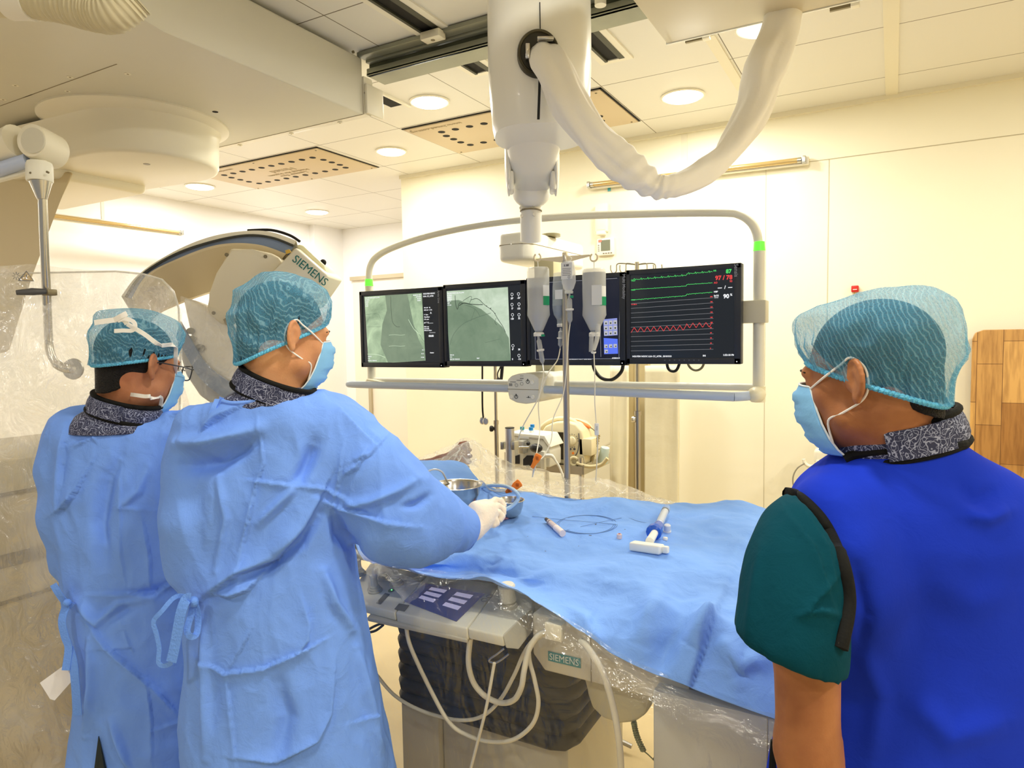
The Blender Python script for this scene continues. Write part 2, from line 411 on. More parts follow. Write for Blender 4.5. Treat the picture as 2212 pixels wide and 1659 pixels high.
# alcove door
q0, q1 = PY(763, 605, YA), PY(796, 605, YA)
dm = M('door_panel', srgb(240, 232, 215), .5); ds = M('door_frame_alu', srgb(190, 178, 150), .35, .3)
b = B(); b.box2((q0[0], YA-.012, 0), (XS, YA-.002, q0[2])); d_ = struct('door_1', b, dm)
b = B(); b.box2((q0[0]-.01, YA-.045, q0[2]-.01), (XS, YA-.012, q0[2]+.03)); b.box2((q1[0]-.012, YA-.04, 0), (q1[0]+.025, YA-.012, q0[2]-.01))
o = obj('door_frame', b, ds, d_, smooth=False)
b = B(); qh = PY(800, 935, YA-.05); b.cyl(qh, qh+np.array([.09, 0, 0]), .008); b.cyl(qh+np.array([0, -.01, 0]), qh+np.array([0, .05, 0]), .02); obj('door_handle', b, M('handle_metal', (.6, .55, .4), .3, 1), d_)
# ------------------------------------------------------------------ downlights
em = [M('lamp_glow_warm', (1, .9, .7), .5, emit=(1, .93, .74), estr=9), M('lamp_glow_cool', (1, 1, 1), .5, emit=(1, .97, .95), estr=9)]
rim = M('white_lamp_rim', srgb(240, 236, 220), .4)
LL = ['downlight nearest the big perforated panel, right of the grey ceiling carriage', 'small downlight between the two perforated ceiling panels', 'lit round downlight right of the ceiling boom column',
      'downlight half hidden behind the hanging white cloth sleeve', 'far round downlight in the left corner above the back alcove', 'left downlight on the ceiling above the wall tube lamp']
LL_added = ['downlight above the patient table, out of the picture', 'downlight on the right beyond the last ceiling strip', 'downlight above the right-hand person', 'downlight behind the camera, middle left', 'downlight behind the camera, far left', 'downlight behind the camera, right', 'downlight near the left wall above the cabinet']
for i, (x, y, col, r) in enumerate(LIGHTS):
    lab = LL[i] if i < 6 else LL_added[i-6]
    t = thing('ceiling_downlight', lab, 'ceiling light', (x, y, CEIL), 'round downlights in the ceiling')
    b = B(); b.lathe((x, y, CEIL-.008), (0, 0, 1), [(r+.010, .008), (r+.012, .003), (r+.004, -.001), (r-.003, .001), (r-.003, .008)], 40); obj('rim', b, rim, t)
    b = B(); b.lathe((x, y, CEIL-.014), (0, 0, 1), [(r-.003, .014), (r-.003, .006), (r-.012, 0)], 40); obj('diffuser', b, em[0 if col == WARM else 1], t)
# ------------------------------------------------------------------ perforated supply-air panels
pan = M('beige_perforated_plate', srgb(214, 196, 164), .5, .15); blk = M('black_void', (.006, .005, .004), .8); scr = M('screw_grey', srgb(130, 120, 95), .4, .6); prt = M('faint_print', srgb(178, 160, 125), .6)
def air_panel(x0, x1, y0, y1, label, corner_notch):
    t = thing('perforated_air_panel', label, 'ceiling panel', ((x0+x1)/2, (y0+y1)/2, CEIL))
    b = B(); b.box2((x0+.01, y0+.01, CEIL-.010), (x1-.01, y1-.01, CEIL-.0005), bev=.002); obj('plate', b, pan, t)
    b = B(); b.box2((x0, y0, CEIL-.004), (x1, y0+.012, CEIL)); b.box2((x1-.012, y0, CEIL-.004), (x1, y1, CEIL)); obj('shadow_gap', b, blk, t, smooth=False)
    cx_, cy_ = (x0+x1)/2, (y0+y1)/2; w_, h_ = .435, .155; pts = []
    for k in range(10): pts += [(cx_-w_+k*2*w_/9, cy_-h_), (cx_-w_+k*2*w_/9, cy_+h_)]
    for k in range(1, 4): pts += [(cx_-w_-.02, cy_-h_+k*2*h_/4), (cx_+w_+.02, cy_-h_+k*2*h_/4)]
    for (x, y) in pts:
        b = B(); b.cyl((x, y, CEIL-.0112), (x, y, CEIL-.0100), .0215, n=20); obj('hole', b, blk, t)
    for x in (x0+.04, cx_, x1-.04):
        for y in (y0+.035, y1-.035): b = B(); b.cyl((x, y, CEIL-.0125), (x, y, CEIL-.010), .006, n=8); obj('screw', b, scr, t)
    b = B(); text(b, 'Hmed', .09, (cx_+.02, cy_-.03, CEIL-.0105), (-1, 0, 0), (0, 1, 0)); text(b, 'Medical Air System', .05, (cx_, cy_+.04, CEIL-.0105), (-1, 0, 0), (0, 1, 0)); text(b, 'Laminar flow', .05, (cx_, cy_+.09, CEIL-.0105), (-1, 0, 0), (0, 1, 0))
    text(b, 'www.hmed.com.vn', .045, (x0+.2, y0+.06, CEIL-.0105), (-1, 0, 0), (0, 1, 0)); obj('lettering', b, prt, t, smooth=False)
air_panel(-4.40, -3.17, 3.21, 3.81, 'beige perforated ceiling panel on the left, above the curved arm', 0)
air_panel(-2.50, -1.27, 3.21, 3.81, 'beige perforated ceiling panel partly behind the white boom column', 0)
# ------------------------------------------------------------------ recessed slots, bridge rail
slotm = M('slot_dark_grey', srgb(70, 70, 58), .5, .3)
def slot(name, p0, p1, label, wd=.09):
    t = thing(name, label, 'ceiling slot', ((p0[0]+p1[0])/2, (p0[1]+p1[1])/2, CEIL))
    x = p0[0]; y0, y1 = p0[1], p1[1]
    b = B(); b.box2((x-wd/2-.03, y0-.03, CEIL-.008), (x-wd/2, y1+.03, CEIL)); b.box2((x+wd/2, y0-.03, CEIL-.008), (x+wd/2+.03, y1+.03, CEIL)); b.box2((x-wd/2, y1, CEIL-.008), (x+wd/2, y1+.03, CEIL)); obj('slot_frame', b, rim, t, smooth=False)
    b = B(); b.box2((x-wd/2, y0, CEIL-.003), (x+wd/2, y1, CEIL-.0005)); obj('slot_recess', b, blk, t, smooth=False)
    b = B(); b.box2((x-wd/2, y0, CEIL-.012), (x-wd/2+.012, y1, CEIL-.002)); b.box2((x+wd/2-.025, y0, CEIL-.010), (x+wd/2, y1, CEIL-.002)); obj('track_lip', b, slotm, t, smooth=False)
a = PZ(880, 10, CEIL); c = PZ(940, 68, CEIL)
slot('ceiling_track_slot', (c[0], a[1]-.5), (c[0], c[1]), 'dark recessed track slot left of the boom column, meeting the steel rail')
a = PZ(1300, 80, CEIL); c = PZ(1328, 125, CEIL)
slot('ceiling_track_slot', (c[0], a[1]-.5), (c[0], c[1]), 'dark recessed track slot just right of the boom column')
a = PZ(1045, 140, CEIL); c = PZ(1045, 152, CEIL)
slot('ceiling_track_slot', (c[0], c[1]-.35), (c[0], c[1]), 'dark track slot ending at left edge of the boom column')
a = PZ(835, 215, CEIL)
t = thing('ceiling_vent_notch', 'short black vent notch beside the end cap of the carriage', 'vent', a)
b = B(); b.box2((a[0]-.045, a[1]-.07, CEIL-.006), (a[0]+.04, a[1]+.09, CEIL-.001)); obj('opening', b, blk, t, smooth=False)
b = B(); b.box2((a[0]+.04, a[1]-.1, CEIL-.012), (a[0]+.055, a[1]+.13, CEIL)); obj('lip', b, rim, t, smooth=False)
steel = M('grey_painted_steel', srgb(150, 152, 136), .4, .35, var=.12, vscale=5); steel2 = M('dark_rail_web', srgb(88, 92, 78), .45, .4, var=.2, vscale=9)
t = thing('ceiling_rail', 'long grey steel rail crossing the ceiling from carriage to boom column', 'rail', (-1.2, 2.3, CEIL))
zb = 2.745; qa = PZ(785, 166, zb); yr = qa[1]
b = B(); b.box2((-2.0, yr, zb), (1.0, yr+.02, zb+.03), bev=.003); b.box2((-2.0, yr-.0, zb), (1.0, yr+.12, zb+.008)); obj('lower_flange', b, steel, t)
b = B(); b.box2((-2.0, yr+.02, zb+.03), (1.0, yr+.05, CEIL-.004)); obj('web', b, steel2, t)
b = B(); b.box2((-2.0, yr-.06, CEIL-.022), (1.0, yr-.01, CEIL-.004), bev=.003); b.box2((-2.0, yr-.005, CEIL-.03), (1.0, yr+.02, CEIL-.004), bev=.003); obj('upper_flange', b, steel, t)
q = PZ(935, 78, CEIL-.03); b = B(); b.box(q, (.09, .05, .03), bev=.004); b.mat(1).cyl(q-np.array([0, .0, .016]), q+np.array([0, 0, .0]), .009, n=10); obj('stop_block', b, [beam, scr], t)
# tubular white duct stubs right of the column
t = thing('ceiling_conduit', 'pale vertical conduit stub at the rail right of the boom', 'conduit', PZ(1295, 5, CEIL))
b = B(); q = PZ(1297, 12, 2.74); b.cyl(q, q+np.array([0, 0, .09]), .02); b.lathe(q+np.array([0,0,.05]), (0,0,1), [(.02,0),(.03,.01),(.03,.03)], 16); obj('stub', b, rim, t)
# suspended tan plate, upper right
tan = M('tan_suspended_plate', srgb(214, 204, 178), .5)
q = PZ(1440, 95, 2.60)
t = thing('suspended_equipment_box', 'flat tan suspended box at top right behind the cloth sleeve', 'ceiling equipment', q)
b = B(); b.box2((q[0], q[1]-1.3, 2.60), (q[0]+1.5, q[1], 2.68), bev=.006); obj('housing', b, tan, t)
b = B(); b.box2((q[0]-.002, q[1], 2.598), (q[0]+1.5, q[1]+.006, 2.612)); obj('edge_trim', b, M('bright_trim', (.9, .9, .86), .25, .3), t, smooth=False)
b = B(); b.box2((q[0]+.3, q[1]-.9, 2.68), (q[0]+.9, q[1]-.3, CEIL)); obj('mount', b, tan, t)
for (xx, yy, lab) in ((1510, 84, 'small ceiling clip beside edge of the tan suspended box'), (1828, 14, 'small ceiling clip near the top edge, right of the cloth sleeve')):
    q = PZ(xx, yy, CEIL-.02); t = thing('ceiling_clip', lab, 'clip', q)
    b = B(); b.box(q+np.array([.03, 0, .005]), (.03, .03, .03), bev=.003); obj('base', b, rim, t)
    b = B(); b.box(q+np.array([-.02, 0, 0]), (.07, .012, .012)); obj('prong', b, scr, t, smooth=False)
# ------------------------------------------------------------------ wall tube lamps
tubem = M('dim_glass_tube', srgb(205, 178, 120), .15, .5, coat=.5); capm = M('tube_cap_metal', (.6, .6, .55), .3, 1)
def tube_lamp(p0, p1, nrm, label, hang=None):
    p0, p1, nrm = V(p0), V(p1), V(nrm); d = (p1-p0).normalized(); up = Vector((0, 0, 1))
    t = thing('fluorescent_tube_lamp', label, 'wall lamp', (p0+p1)/2)
    R = Matrix((d, nrm, up)).transposed(); L_ = (p1-p0).length
    b = B(); b.box((p0+p1)/2-nrm*.03, (L_+.02, .03, .045), R, bev=.004); obj('batten', b, rim, t)
    b = B(); b.cyl(p0+d*.04, p1-d*.04, .014); obj('glass_tube', b, tubem, t)
    for s_, p in ((1, p0), (-1, p1)):
        b = B(); b.cyl(p+d*.025*s_, p+d*.045*s_, .0145); b.box(p+d*.012*s_-nrm*.01, (.02, .045, .04), R, bev=.003); obj('tube_holder', b, [capm], t)
    return t
tube_lamp(PY(1268, 400, YB-.06), PY(1742, 344, YB-.06), (0, -1, 0), 'unlit tube lamp high on the back wall behind the cloth sleeve')
t = tube_lamp(PX(60, 459, X0+.3), PX(396, 503, X0+.3), (1, 0, 0), 'unlit tube lamp on the left wall below the equipment arm')
q = PX(222, 474, X0+.3); b = B(); b.box2((q[0]-.006, q[1]-.01, q[2]), (q[0]+.006, q[1]+.012, CEIL)); obj('hanger', b, rim, t, smooth=False)
# ------------------------------------------------------------------ small things on the back wall
q0, q1 = PY(1286, 441, YB-.03), PY(1312, 500, YB-.03)
t = thing('wall_sensor_box', 'cream rectangular box on back wall above the thermostat', 'sensor', ((q0[0]+q1[0])/2, YB, q1[2]))
b = B(); b.box2((q0[0], YB-.04, q1[2]), (q1[0], YB, q0[2]), bev=.008); obj('cover', b, rim, t)
b = B(); b.box2((q0[0]+.012, YB-.043, q1[2]+.012), (q1[0]-.012, YB-.038, q0[2]-.05), bev=.004); b.box2((q0[0]+.01, YB-.05, q1[2]-.02), (q1[0]-.01, YB-.01, q1[2]+.002), bev=.006); obj('lens', b, wallm, t)
q0, q1 = PY(1290, 516, YB-.02), PY(1326, 550, YB-.02)
t = thing('thermostat', 'white wall thermostat with grey display below the sensor box', 'thermostat', ((q0[0]+q1[0])/2, YB, q1[2]))
b = B(); b.box2((q0[0], YB-.025, q1[2]), (q1[0], YB, q0[2]), bev=.005); obj('case', b, M('white_plastic', srgb(236, 233, 220), .4), t)
b = B(); b.box2((q0[0]+.028, YB-.027, q1[2]+.028), (q1[0]-.022, YB-.024, q0[2]-.012)); obj('display', b, M('lcd_grey', srgb(120, 124, 104), .3), t, smooth=False)
b = B()
for k in range(4): b.box((q0[0]+.045+k*.017, YB-.026, q1[2]+.012), (.01, .003, .006))
for k in range(4): b.box((q0[0]+.012, YB-.026, q1[2]+.03+k*.012), (.008, .003, .004))
obj('buttons', b, M('print_grey', srgb(120, 110, 95), .6), t, smooth=False)
b = B(); b.box((q0[0]+.022, YB-.027, q0[2]-.016), (.022, .002, .014)); obj('red_label', b, M('pale_red_label', srgb(214, 130, 110), .6), t, smooth=False)
q = PY(1847, 624, YB-.015); t = thing('alarm_switch', 'tiny red switch on the cream wall above the right person', 'switch', q)
b = B(); b.box(q, (.035, .03, .034), bev=.004); obj('button', b, M('signal_red', srgb(200, 40, 30), .4), t)
b = B(); b.box(q-np.array([0, .016, .004]), (.02, .002, .004)); obj('mark', b, rim, t, smooth=False)
b = B(); b.tube([q+np.array([-.002, 0, -.018]), q+np.array([-.006, 0, -.035])], .002); obj('cord', b, M('yellow_cord', srgb(200, 180, 80), .5), t)
q = PY(1316, 407, YB-.004); b = B(); b.box(q, (.02, .003, .035)); tag(obj('tape_scrap', b, M('teal_tape', srgb(80, 170, 180), .5), smooth=False), 'scrap of teal tape on wall under the tube lamp', 'tape')
# wooden board
def wood_mat():
    mt, nt, N, L, b, out = tree('butcher_block_wood')
    tc = N('TexCoord'); mp = N('Mapping'); L(tc.outputs['Object'], mp.inputs[0]); mp.inputs['Rotation'].default_value = (PI/2, 0, PI/2)
    br = N('TexBrick'); br.offset = .37; br.inputs['Scale'].default_value = 1; br.inputs['Brick Width'].default_value = .30; br.inputs['Row Height'].default_value = .105
    br.inputs['Mortar Size'].default_value = .0015; br.inputs['Color1'].default_value = (*srgb(214, 166, 94), 1); br.inputs['Color2'].default_value = (*srgb(168, 118, 58), 1); br.inputs['Mortar'].default_value = (*srgb(120, 80, 40), 1)
    L(mp.outputs[0], br.inputs['Vector'])
    n = N('TexNoise'); n.inputs['Scale'].default_value = 12; n.inputs['Detail'].default_value = 6; m2 = N('Mapping'); m2.inputs['Scale'].default_value = (6, 6, .6); L(tc.outputs['Object'], m2.inputs[0]); L(m2.outputs[0], n.inputs['Vector'])
    mx = N('MixRGB', blend_type='MULTIPLY'); mx.inputs[0].default_value = .55; rp = N('ValToRGB'); rp.color_ramp.elements[0].color = (.45, .36, .28, 1); rp.color_ramp.elements[0].position = .35; rp.color_ramp.elements[1].position = .6
    L(n.outputs['Fac'], rp.inputs['Fac']); L(br.outputs['Color'], mx.inputs[1]); L(rp.outputs['Color'], mx.inputs[2]); L(mx.outputs[0], b.inputs['Base Color']); b.inputs['Roughness'].default_value = .45
    return mt
q0 = PY(2102, 713, YB-.06); q1 = PY(2092, 1010, YB-.06)
x0 = (q0[0]+q1[0])/2; zt = q0[2]; c_ = .045
b = B(); b.prism([(x0, YB-.07, .3), (x0, YB-.07, zt-c_), (x0+.012, YB-.07, zt-.014), (x0+c_, YB-.07, zt), (x0+1.3, YB-.07, zt), (x0+1.3, YB-.07, .3)], (0, .035, 0), bev=.004)
tag(obj('wooden_board', b, wood_mat()), 'tall butcher-block wooden board against the wall at right edge', 'board')
# ------------------------------------------------------------------ ceiling carriage of the X-ray arm
ivory = M('ivory_enamel', srgb(212, 208, 192), .4, spec=.45, var=.02, vscale=3)
ivory2 = M('ivory_cover', srgb(236, 230, 210), .35, spec=.45)
line_m = M('seam_brown', srgb(140, 128, 100), .6)
blueg = M('blue_grey_plastic', srgb(140, 158, 190), .4)
green = M('teal_lettering', srgb(20, 118, 112), .5)
t = thing('ceiling_equipment_carriage', 'large ivory flat-bottomed carriage hanging from the ceiling at top left', 'medical equipment', (-3.2, 1.6, 2.57))
poly = [(-1.99, 2.30), (-1.99, 1.383), (-1.985, 1.335), (-1.965, 1.275), (-1.924, 1.227), (-1.90, 1.18), (-1.88, .4), (-4.6, .4), (-4.6, 2.30)]
b = B(); b.prism([(x, y, 2.57) for x, y in poly], (0, 0, .235), bev=.008); obj('housing', b, ivory, t)
b = B()
prof = [(2.30, 2.73), (2.35, 2.73), (2.355, 2.72), (2.355, 2.60), (2.35, 2.582), (2.335, 2.572), (2.30, 2.572)]
b.prism([(-1.985, y, z) for y, z in prof], (-2.6, 0, 0)); b.box2((-1.985, 2.30, 2.575), (-1.97, 2.41, 2.70), bev=.006); obj('end_cap', b, ivory2, t)
b = B()
for (x0, y0), (x1, y1) in [((-1.99, 2.292), (-4.6, 2.292)), ((-2.9, 1.3), (-2.9, .5)), ((-2.9, 1.45), (-4.3, 1.45)), ((-2.95, 1.45), (-2.35, 1.45)), ((-3.1, 2.292), (-3.1, 2.1))]:
    b.box(((x0+x1)/2, (y0+y1)/2, 2.5695), (abs(x1-x0)+.0025, abs(y1-y0)+.0025, .0015))
obj('panel_seams', b, line_m, t, smooth=False)
for x, y in [(-2.15, 2.325), (-2.45, 2.325), (-2.8, 2.325), (-3.15, 2.325), (-2.85, 1.37), (-2.6, 1.43), (-2.75, 1.5), (-3.05, 1.42), (-2.4, 1.52), (-3.0, 1.55)]:
    b = B(); b.cyl((x, y, 2.5685), (x, y, 2.571), .011, n=12); b.mat(1).cyl((x, y, 2.568), (x, y, 2.5686), .004, n=8); obj('screw_cover', b, [ivory2, line_m], t)
for (xx, yy) in ((764, 112), (789, 201)):
    q = PX(xx, yy, -1.984); b = B(); b.cyl(q, q+np.array([-.006, 0, 0]), .006, n=10); obj('bolt', b, scr, t)
q = PZ(465, 242, 2.569); b = B(); b.cyl(q, q+np.array([0, 0, .003]), .012, n=16); obj('port_hole', b, blk, t)
# ---- X-ray C-arm
t = thing('c_arm', 'ivory curved X-ray arm with blue-grey track hanging from the ceiling carriage', 'medical equipment', (-2.93, 1.9, 2.57))
def stadium(c0, c1, r, z, n=20):
    c0, c1 = np.array(c0), np.array(c1); d = (c1-c0)/np.linalg.norm(c1-c0); a0 = math.atan2(d[1], d[0])
    return [(c1[0]+r*math.cos(a0-PI/2+PI*k/n), c1[1]+r*math.sin(a0-PI/2+PI*k/n), z) for k in range(n+1)] + [(c0[0]+r*math.cos(a0+PI/2+PI*k/n), c0[1]+r*math.sin(a0+PI/2+PI*k/n), z) for k in range(n+1)]
b = B(); b.lathe((-2.90, 1.87, 2.545), (0, 0, 1), [(.34, .0), (.37, .018), (.37, .026)], 64); obj('swivel_flange', b, ivory2, t)
def loft(b, rings):
    n = len(rings[0]); vs = [p for r in rings for p in r]
    b.add(vs, [[j*n+k, j*n+(k+1) % n, (j+1)*n+(k+1) % n, (j+1)*n+k] for j in range(len(rings)-1) for k in range(n)]+[list(range(n))[::-1], [(len(rings)-1)*n+k for k in range(n)]])
    return b
b = B(); loft(b, [stadium((-3.30, 1.87), (-2.88, 1.90), r, z, 24) for r, z in ((.30, 2.545), (.29, 2.52), (.285, 2.40), (.278, 2.385), (.265, 2.38))]); obj('pivot_housing', b, ivory2, t, ang=50)
b = B(); b.box2((-3.95, 1.58, 2.34), (-3.2, 2.1, 2.55), bev=.03, seg=4); obj('shoulder_housing', b, ivory2, t)
q = PZ(317, 355, 2.379); b = B(); b.cyl(q, q+np.array([0, 0, .003]), .014, n=16); obj('bottom_port', b, scr, t)
q = pl([(-160, 350), (160, 372), (128, 440), (72, 590), (20, 760), (-160, 800)], 3.0); b = B(); b.prism(q, V(D_(60, 470)-(cr*.12))*.28, bev=.012)
obj('support_arm', b, M('tan_enamel', srgb(214, 198, 162), .45), t)
ro = [(262, 640), (300, 592), (376, 543), (452, 512), (528, 499), (585, 501), (640, 520)]
r1 = [(272, 642), (307, 594), (376, 551), (452, 524), (528, 509), (585, 513), (634, 531)]
r2 = [(284, 645), (317, 594), (376, 562), (452, 533), (509, 525), (566, 530), (618, 548)]
r3 = [(290, 648), (323, 596), (376, 566), (452, 539), (502, 531), (564, 538), (610, 558)]
def arc(pts, d): return spline(pl(pts, d), 6)
A0, A1, A2, A3 = arc(ro, 3.0), arc(r1, 3.0), arc(r2, 3.0), arc(r3, 3.0)
bk = V(fw)*.16 - V(cu)*.13
def ribbon(b, rows): b.grid(rows); return b
b = B(); loft_rows = [A0, A1, [p+V(fw)*.02 for p in A1], [p+bk for p in A1], [p+bk for p in A0], A0]; ribbon(b, loft_rows); obj('outer_rim', b, ivory2, t)
b = B(); ribbon(b, [[p+V(fw)*.012 for p in A1], [p+V(fw)*.02 for p in A2], [p+V(fw)*.05 for p in A2], [p+V(fw)*.05 for p in A1], [p+V(fw)*.012 for p in A1]]); obj('blue_track', b, blueg, t)
b = B(); b.tube([p-V(cr)*.0 for p in A1], .006, 6); obj('dark_groove', b, M('dark_rubber_line', srgb(60, 62, 60), .5), t)
bk2 = [V(P(x, y+92, 3.12)) for (x, y) in [(300, 650)]+r3[1:]]
bk2 = spline(bk2, 6)
b = B(); ribbon(b, [A2, A3, bk2, [p+V(fw)*.03 for p in bk2], [p+V(fw)*.03 for p in A2], A2]); obj('inner_shell', b, M('tan_enamel', (0, 0, 0)), t)
b = B(); b.tube(spline(pl([(535, 498), (585, 497), (625, 508), (648, 522)], 3.01), 6), .006, 8); obj('bumper_strip', b, blk, t)
# detector side plate and housing
pp = [(497, 536), (545, 538), (585, 546), (603, 556), (610, 568), (560, 625), (500, 692), (478, 702), (452, 680), (446, 665), (452, 635), (468, 590)]
b = B(); b.prism(pl(pp, 2.93), V(fw)*.1, bev=.012); o = obj('side_plate', b, M('plate_cream', srgb(232, 222, 196), .45), t)
for xx, yy in ((489, 550), (573, 554), (461, 676)):
    q = P(xx, yy, 2.927); b = B(); b.cyl(q, q+fw*.01, .008, n=12); obj('screw_cover', b, scr, t)
Df = 2.90
b = B(); b.prism(pl([(638, 533), (709, 595), (664, 660), (560, 680), (520, 690), (585, 592)], Df), V(fw)*.26+V(cu)*.02, bev=.012); dh = obj('detector_housing', b, ivory2, t)
b = B(); b.prism(pl([(643, 527), (655, 530), (700, 572), (706, 590), (690, 582), (640, 534)], Df+.05), V(fw)*.2, bev=.008); obj('top_cover', b, M('pale_yellow_plastic', srgb(234, 230, 190), .4), t)
b = B(); b.ball(P(698, 567, Df+.08), .014); obj('release_knob', b, blk, t)
xa = V(P(697, 603, Df))-V(P(645, 562, Df)); ya = V(P(649, 590, Df))-V(P(667, 567, Df)); ya = -ya
b = B(); text(b, 'SIEMENS', .048, V(P(670, 585, Df))-V(fw)*.0006, xa, ya, bold=0, sx=1.0); obj('lettering', b, green, dh, smooth=False)
b = B(); b.prism(pl([(616, 541), (625, 538), (629, 545), (618, 549)], Df-.002), V(fw)*.004); obj('warning_label', b, M('amber_label', srgb(220, 180, 70), .5), t, smooth=False)
b = B(); b.prism(pl([(482, 690), (506, 676), (500, 695), (487, 702)], 2.925), V(fw)*.05); obj('vent_grille', b, line_m, t, smooth=False)
# X-ray tube housing, lower
b = B(); b.prism(pl([(392, 640), (440, 660), (500, 700), (560, 770), (575, 860), (505, 848), (455, 815), (420, 770)], 3.0), V(fw)*.3, bev=.02); tb = obj('tube_housing', b, M('tube_white', srgb(250, 246, 238), .4), t)
b = B(); b.prism(pl([(390, 720), (418, 768), (450, 812), (520, 870), (560, 890), (480, 890), (430, 855), (400, 810), (380, 740)], 3.02), V(fw)*.24, bev=.015); obj('tube_cover', b, M('grey_cover', srgb(196, 200, 206), .4), t)
b = B(); b.strip(spline(pl([(386, 712), (412, 757), (436, 797), (470, 828), (520, 858), (560, 875)], 2.985), 5), V(cu)*.07+V(cr)*.02, .006); obj('blue_band', b, blueg, t)
for xx, yy, s in ((412, 715, 9), (415, 732, 9), (432, 752, 11)):
    b = B(); q = P(xx, yy, 2.994); b.lathe(q, -fw, [(s*.0021, 0), (s*.0021, .003)], 16, sx=1.0, sy=.75); obj('round_symbol', b, print_m if 'print_m' in globals() else M('symbol_grey', srgb(170, 170, 165), .5), t)
b = B(); b.prism(pl([(421, 758), (440, 745), (442, 749), (424, 762)], 2.994), -V(fw)*.003); obj('logo_bar', b, M('symbol_grey', srgb(170, 170, 165), .5), t, smooth=False)
# hose
t = thing('corrugated_hose', 'cream corrugated cable hose crossing the top left corner', 'hose', P(120, 10, 1.7))
hp = spline(pl([(-60, 8, 1.75), (40, 2, 1.72), (130, 8, 1.7), (200, 22, 1.68), (246, 24, 1.66), (290, -10, 1.66)]), 22)
b = B(); rs = [.034+.014*min(1, i/60.)+(.0022*math.sin(i*1.9) if i > 30 else 0) for i in range(len(hp))]; b.tube(hp, rs, 20); obj('hose_body', b, M('cream_rubber', srgb(205, 196, 165), .6), t, ang=60)
b = B(); b.tube(hp[18:30], .045, 20); obj('hose_cuff', b, M('white_cuff', srgb(232, 228, 216), .5), t)
# ------------------------------------------------------------------ hanging radiation shield
t = thing('hanging_radiation_shield', 'clear hanging radiation shield on a steel rod, far left', 'medical shield', P(95, 330, 2.2))
d = 2.2
b = B(); hp = pl([(-90, 345, 2.3), (0, 322, 2.22), (40, 306, 2.2)]); b.tube(hp, [.05, .05, .055], 20); q = P(68, 303, d-.04); b.lathe(q, fw, [(.030, -.006), (.046, 0), (.050, .02), (.05, .11), (.04, .12)], 32, sy=1.12); obj('elbow_joint', b, ivory2, t)
b = B(); b.lathe(P(70, 303, d-.047), fw, [(.037, 0), (.037, .008)], 32, sy=1.1); obj('joint_disc', b, ivory, t)
b = B(); b.tube(pl([(-60, 386, 2.25), (0, 366, 2.2), (62, 346, 2.19)]), .022, 12, flat=1.); obj('blue_arm_panel', b, M('pale_blue_panel', srgb(190, 204, 236), .4), t)
b = B(); b.tube(pl([(-60, 404, 2.26), (0, 388, 2.22), (62, 372, 2.21)]), .009, 10); obj('arm_rail', b, rim, t)
b = B(); b.tube(pl([(84, 325, d), (84, 362, d)]), .024, 20); b.tube(pl([(100, 300, d+.03), (101, 355, d+.02)]), .005); obj('neck', b, ivory2, t)
b = B(); b.lathe(P(86, 393, d), P(85, 350, d)-P(86, 393, d), [(.036, 0), (.038, .004), (.038, .052), (.035, .062), (.02, .064)], 32); obj('collar', b, M('white_collar', srgb(238, 236, 222), .4), t)
for xx, yy in ((67, 374), (103, 372)):
    b = B(); q = P(xx, yy, d-.035); b.cyl(q-fw*.004, q+fw*.004, .0035, n=10); obj('bolt', b, scr, t)
chrome = M('brushed_steel', (.62, .60, .55), .25, 1.)
b = B(); b.lathe(P(91, 432, d), P(88, 393, d)-P(91, 432, d), [(.010, 0), (.014, .001), (.032, .057), (.03, .06)], 32); obj('cone', b, chrome, t)
rod = spline(pl([(92, 425, 2.2), (97, 560, 2.24), (101, 640, 2.27), (105, 730, 2.3), (110, 765, 2.3), (122, 785, 2.3), (140, 795, 2.3), (157, 797, 2.3)]), 6)
b = B(); b.tube(rod, [.013]*20+[.016]*8+[.012], 14); obj('rod', b, chrome, t)
b = B(); b.lathe(P(157, 797, 2.3), fw, [(.008, -.012), (.014, -.004), (.034, -.002), (.036, .004), (.034, .008)], 32); obj('flange', b, M('dull_steel', (.5, .49, .46), .35, 1.), t)
b = B(); b.box(P(107, 632, 2.26), (.04, .03, .02), bev=.003); obj('clamp_block', b, scr, t)
b = B(); b.tube(pl([(103, 630, 2.25), (70, 630, 2.22), (35, 632, 2.2)]), [.009, .012, .012, .008], 12); obj('handle', b, M('dark_grey_grip', srgb(82, 82, 84), .4), t)
# acrylic pane
acr, nt, N, L, pb, out = tree('clear_acrylic')
tr = N('BsdfTransparent'); gl = N('BsdfGlossy'); gl.inputs['Roughness'].default_value = .08; df = N('BsdfDiffuse'); df.inputs[0].default_value = (1, .97, .92, 1)
tr.inputs[0].default_value = (.97, .97, .95, 1); m1 = N('MixShader'); m1.inputs[0].default_value = .07; m2 = N('MixShader'); m2.inputs[0].default_value = .06
L(tr.outputs[0], m1.inputs[1]); L(df.outputs[0], m1.inputs[2]); L(m1.outputs[0], m2.inputs[1]); L(gl.outputs[0], m2.inputs[2]); L(m2.outputs[0], out.inputs[0])
pts = [(-60, 590), (250, 586), (310, 592), (350, 604), (375, 630), (386, 665), (390, 760), (388, 905), (330, 1010), (180, 1060), (-60, 1080)]
b = B(); b.prism(pl(pts, 2.36), V(fw)*.008); obj('acrylic_pane', b, acr, t, smooth=False)
b = B(); b.tube(pl([(60, 590)]+pts[1:8], 2.36), .0035, 6); obj('pane_edge', b, M('pane_edge_white', srgb(235, 232, 222), .3, alpha=.6), t)
q = P(55, 601, 2.34); b = B(); b.prism(pl([(40, 606), (57, 586), (73, 607)], 2.345), V(fw)*.002); wl = obj('warning_label', b, [M('amber_label', (0, 0, 0)), blk], t, smooth=False)
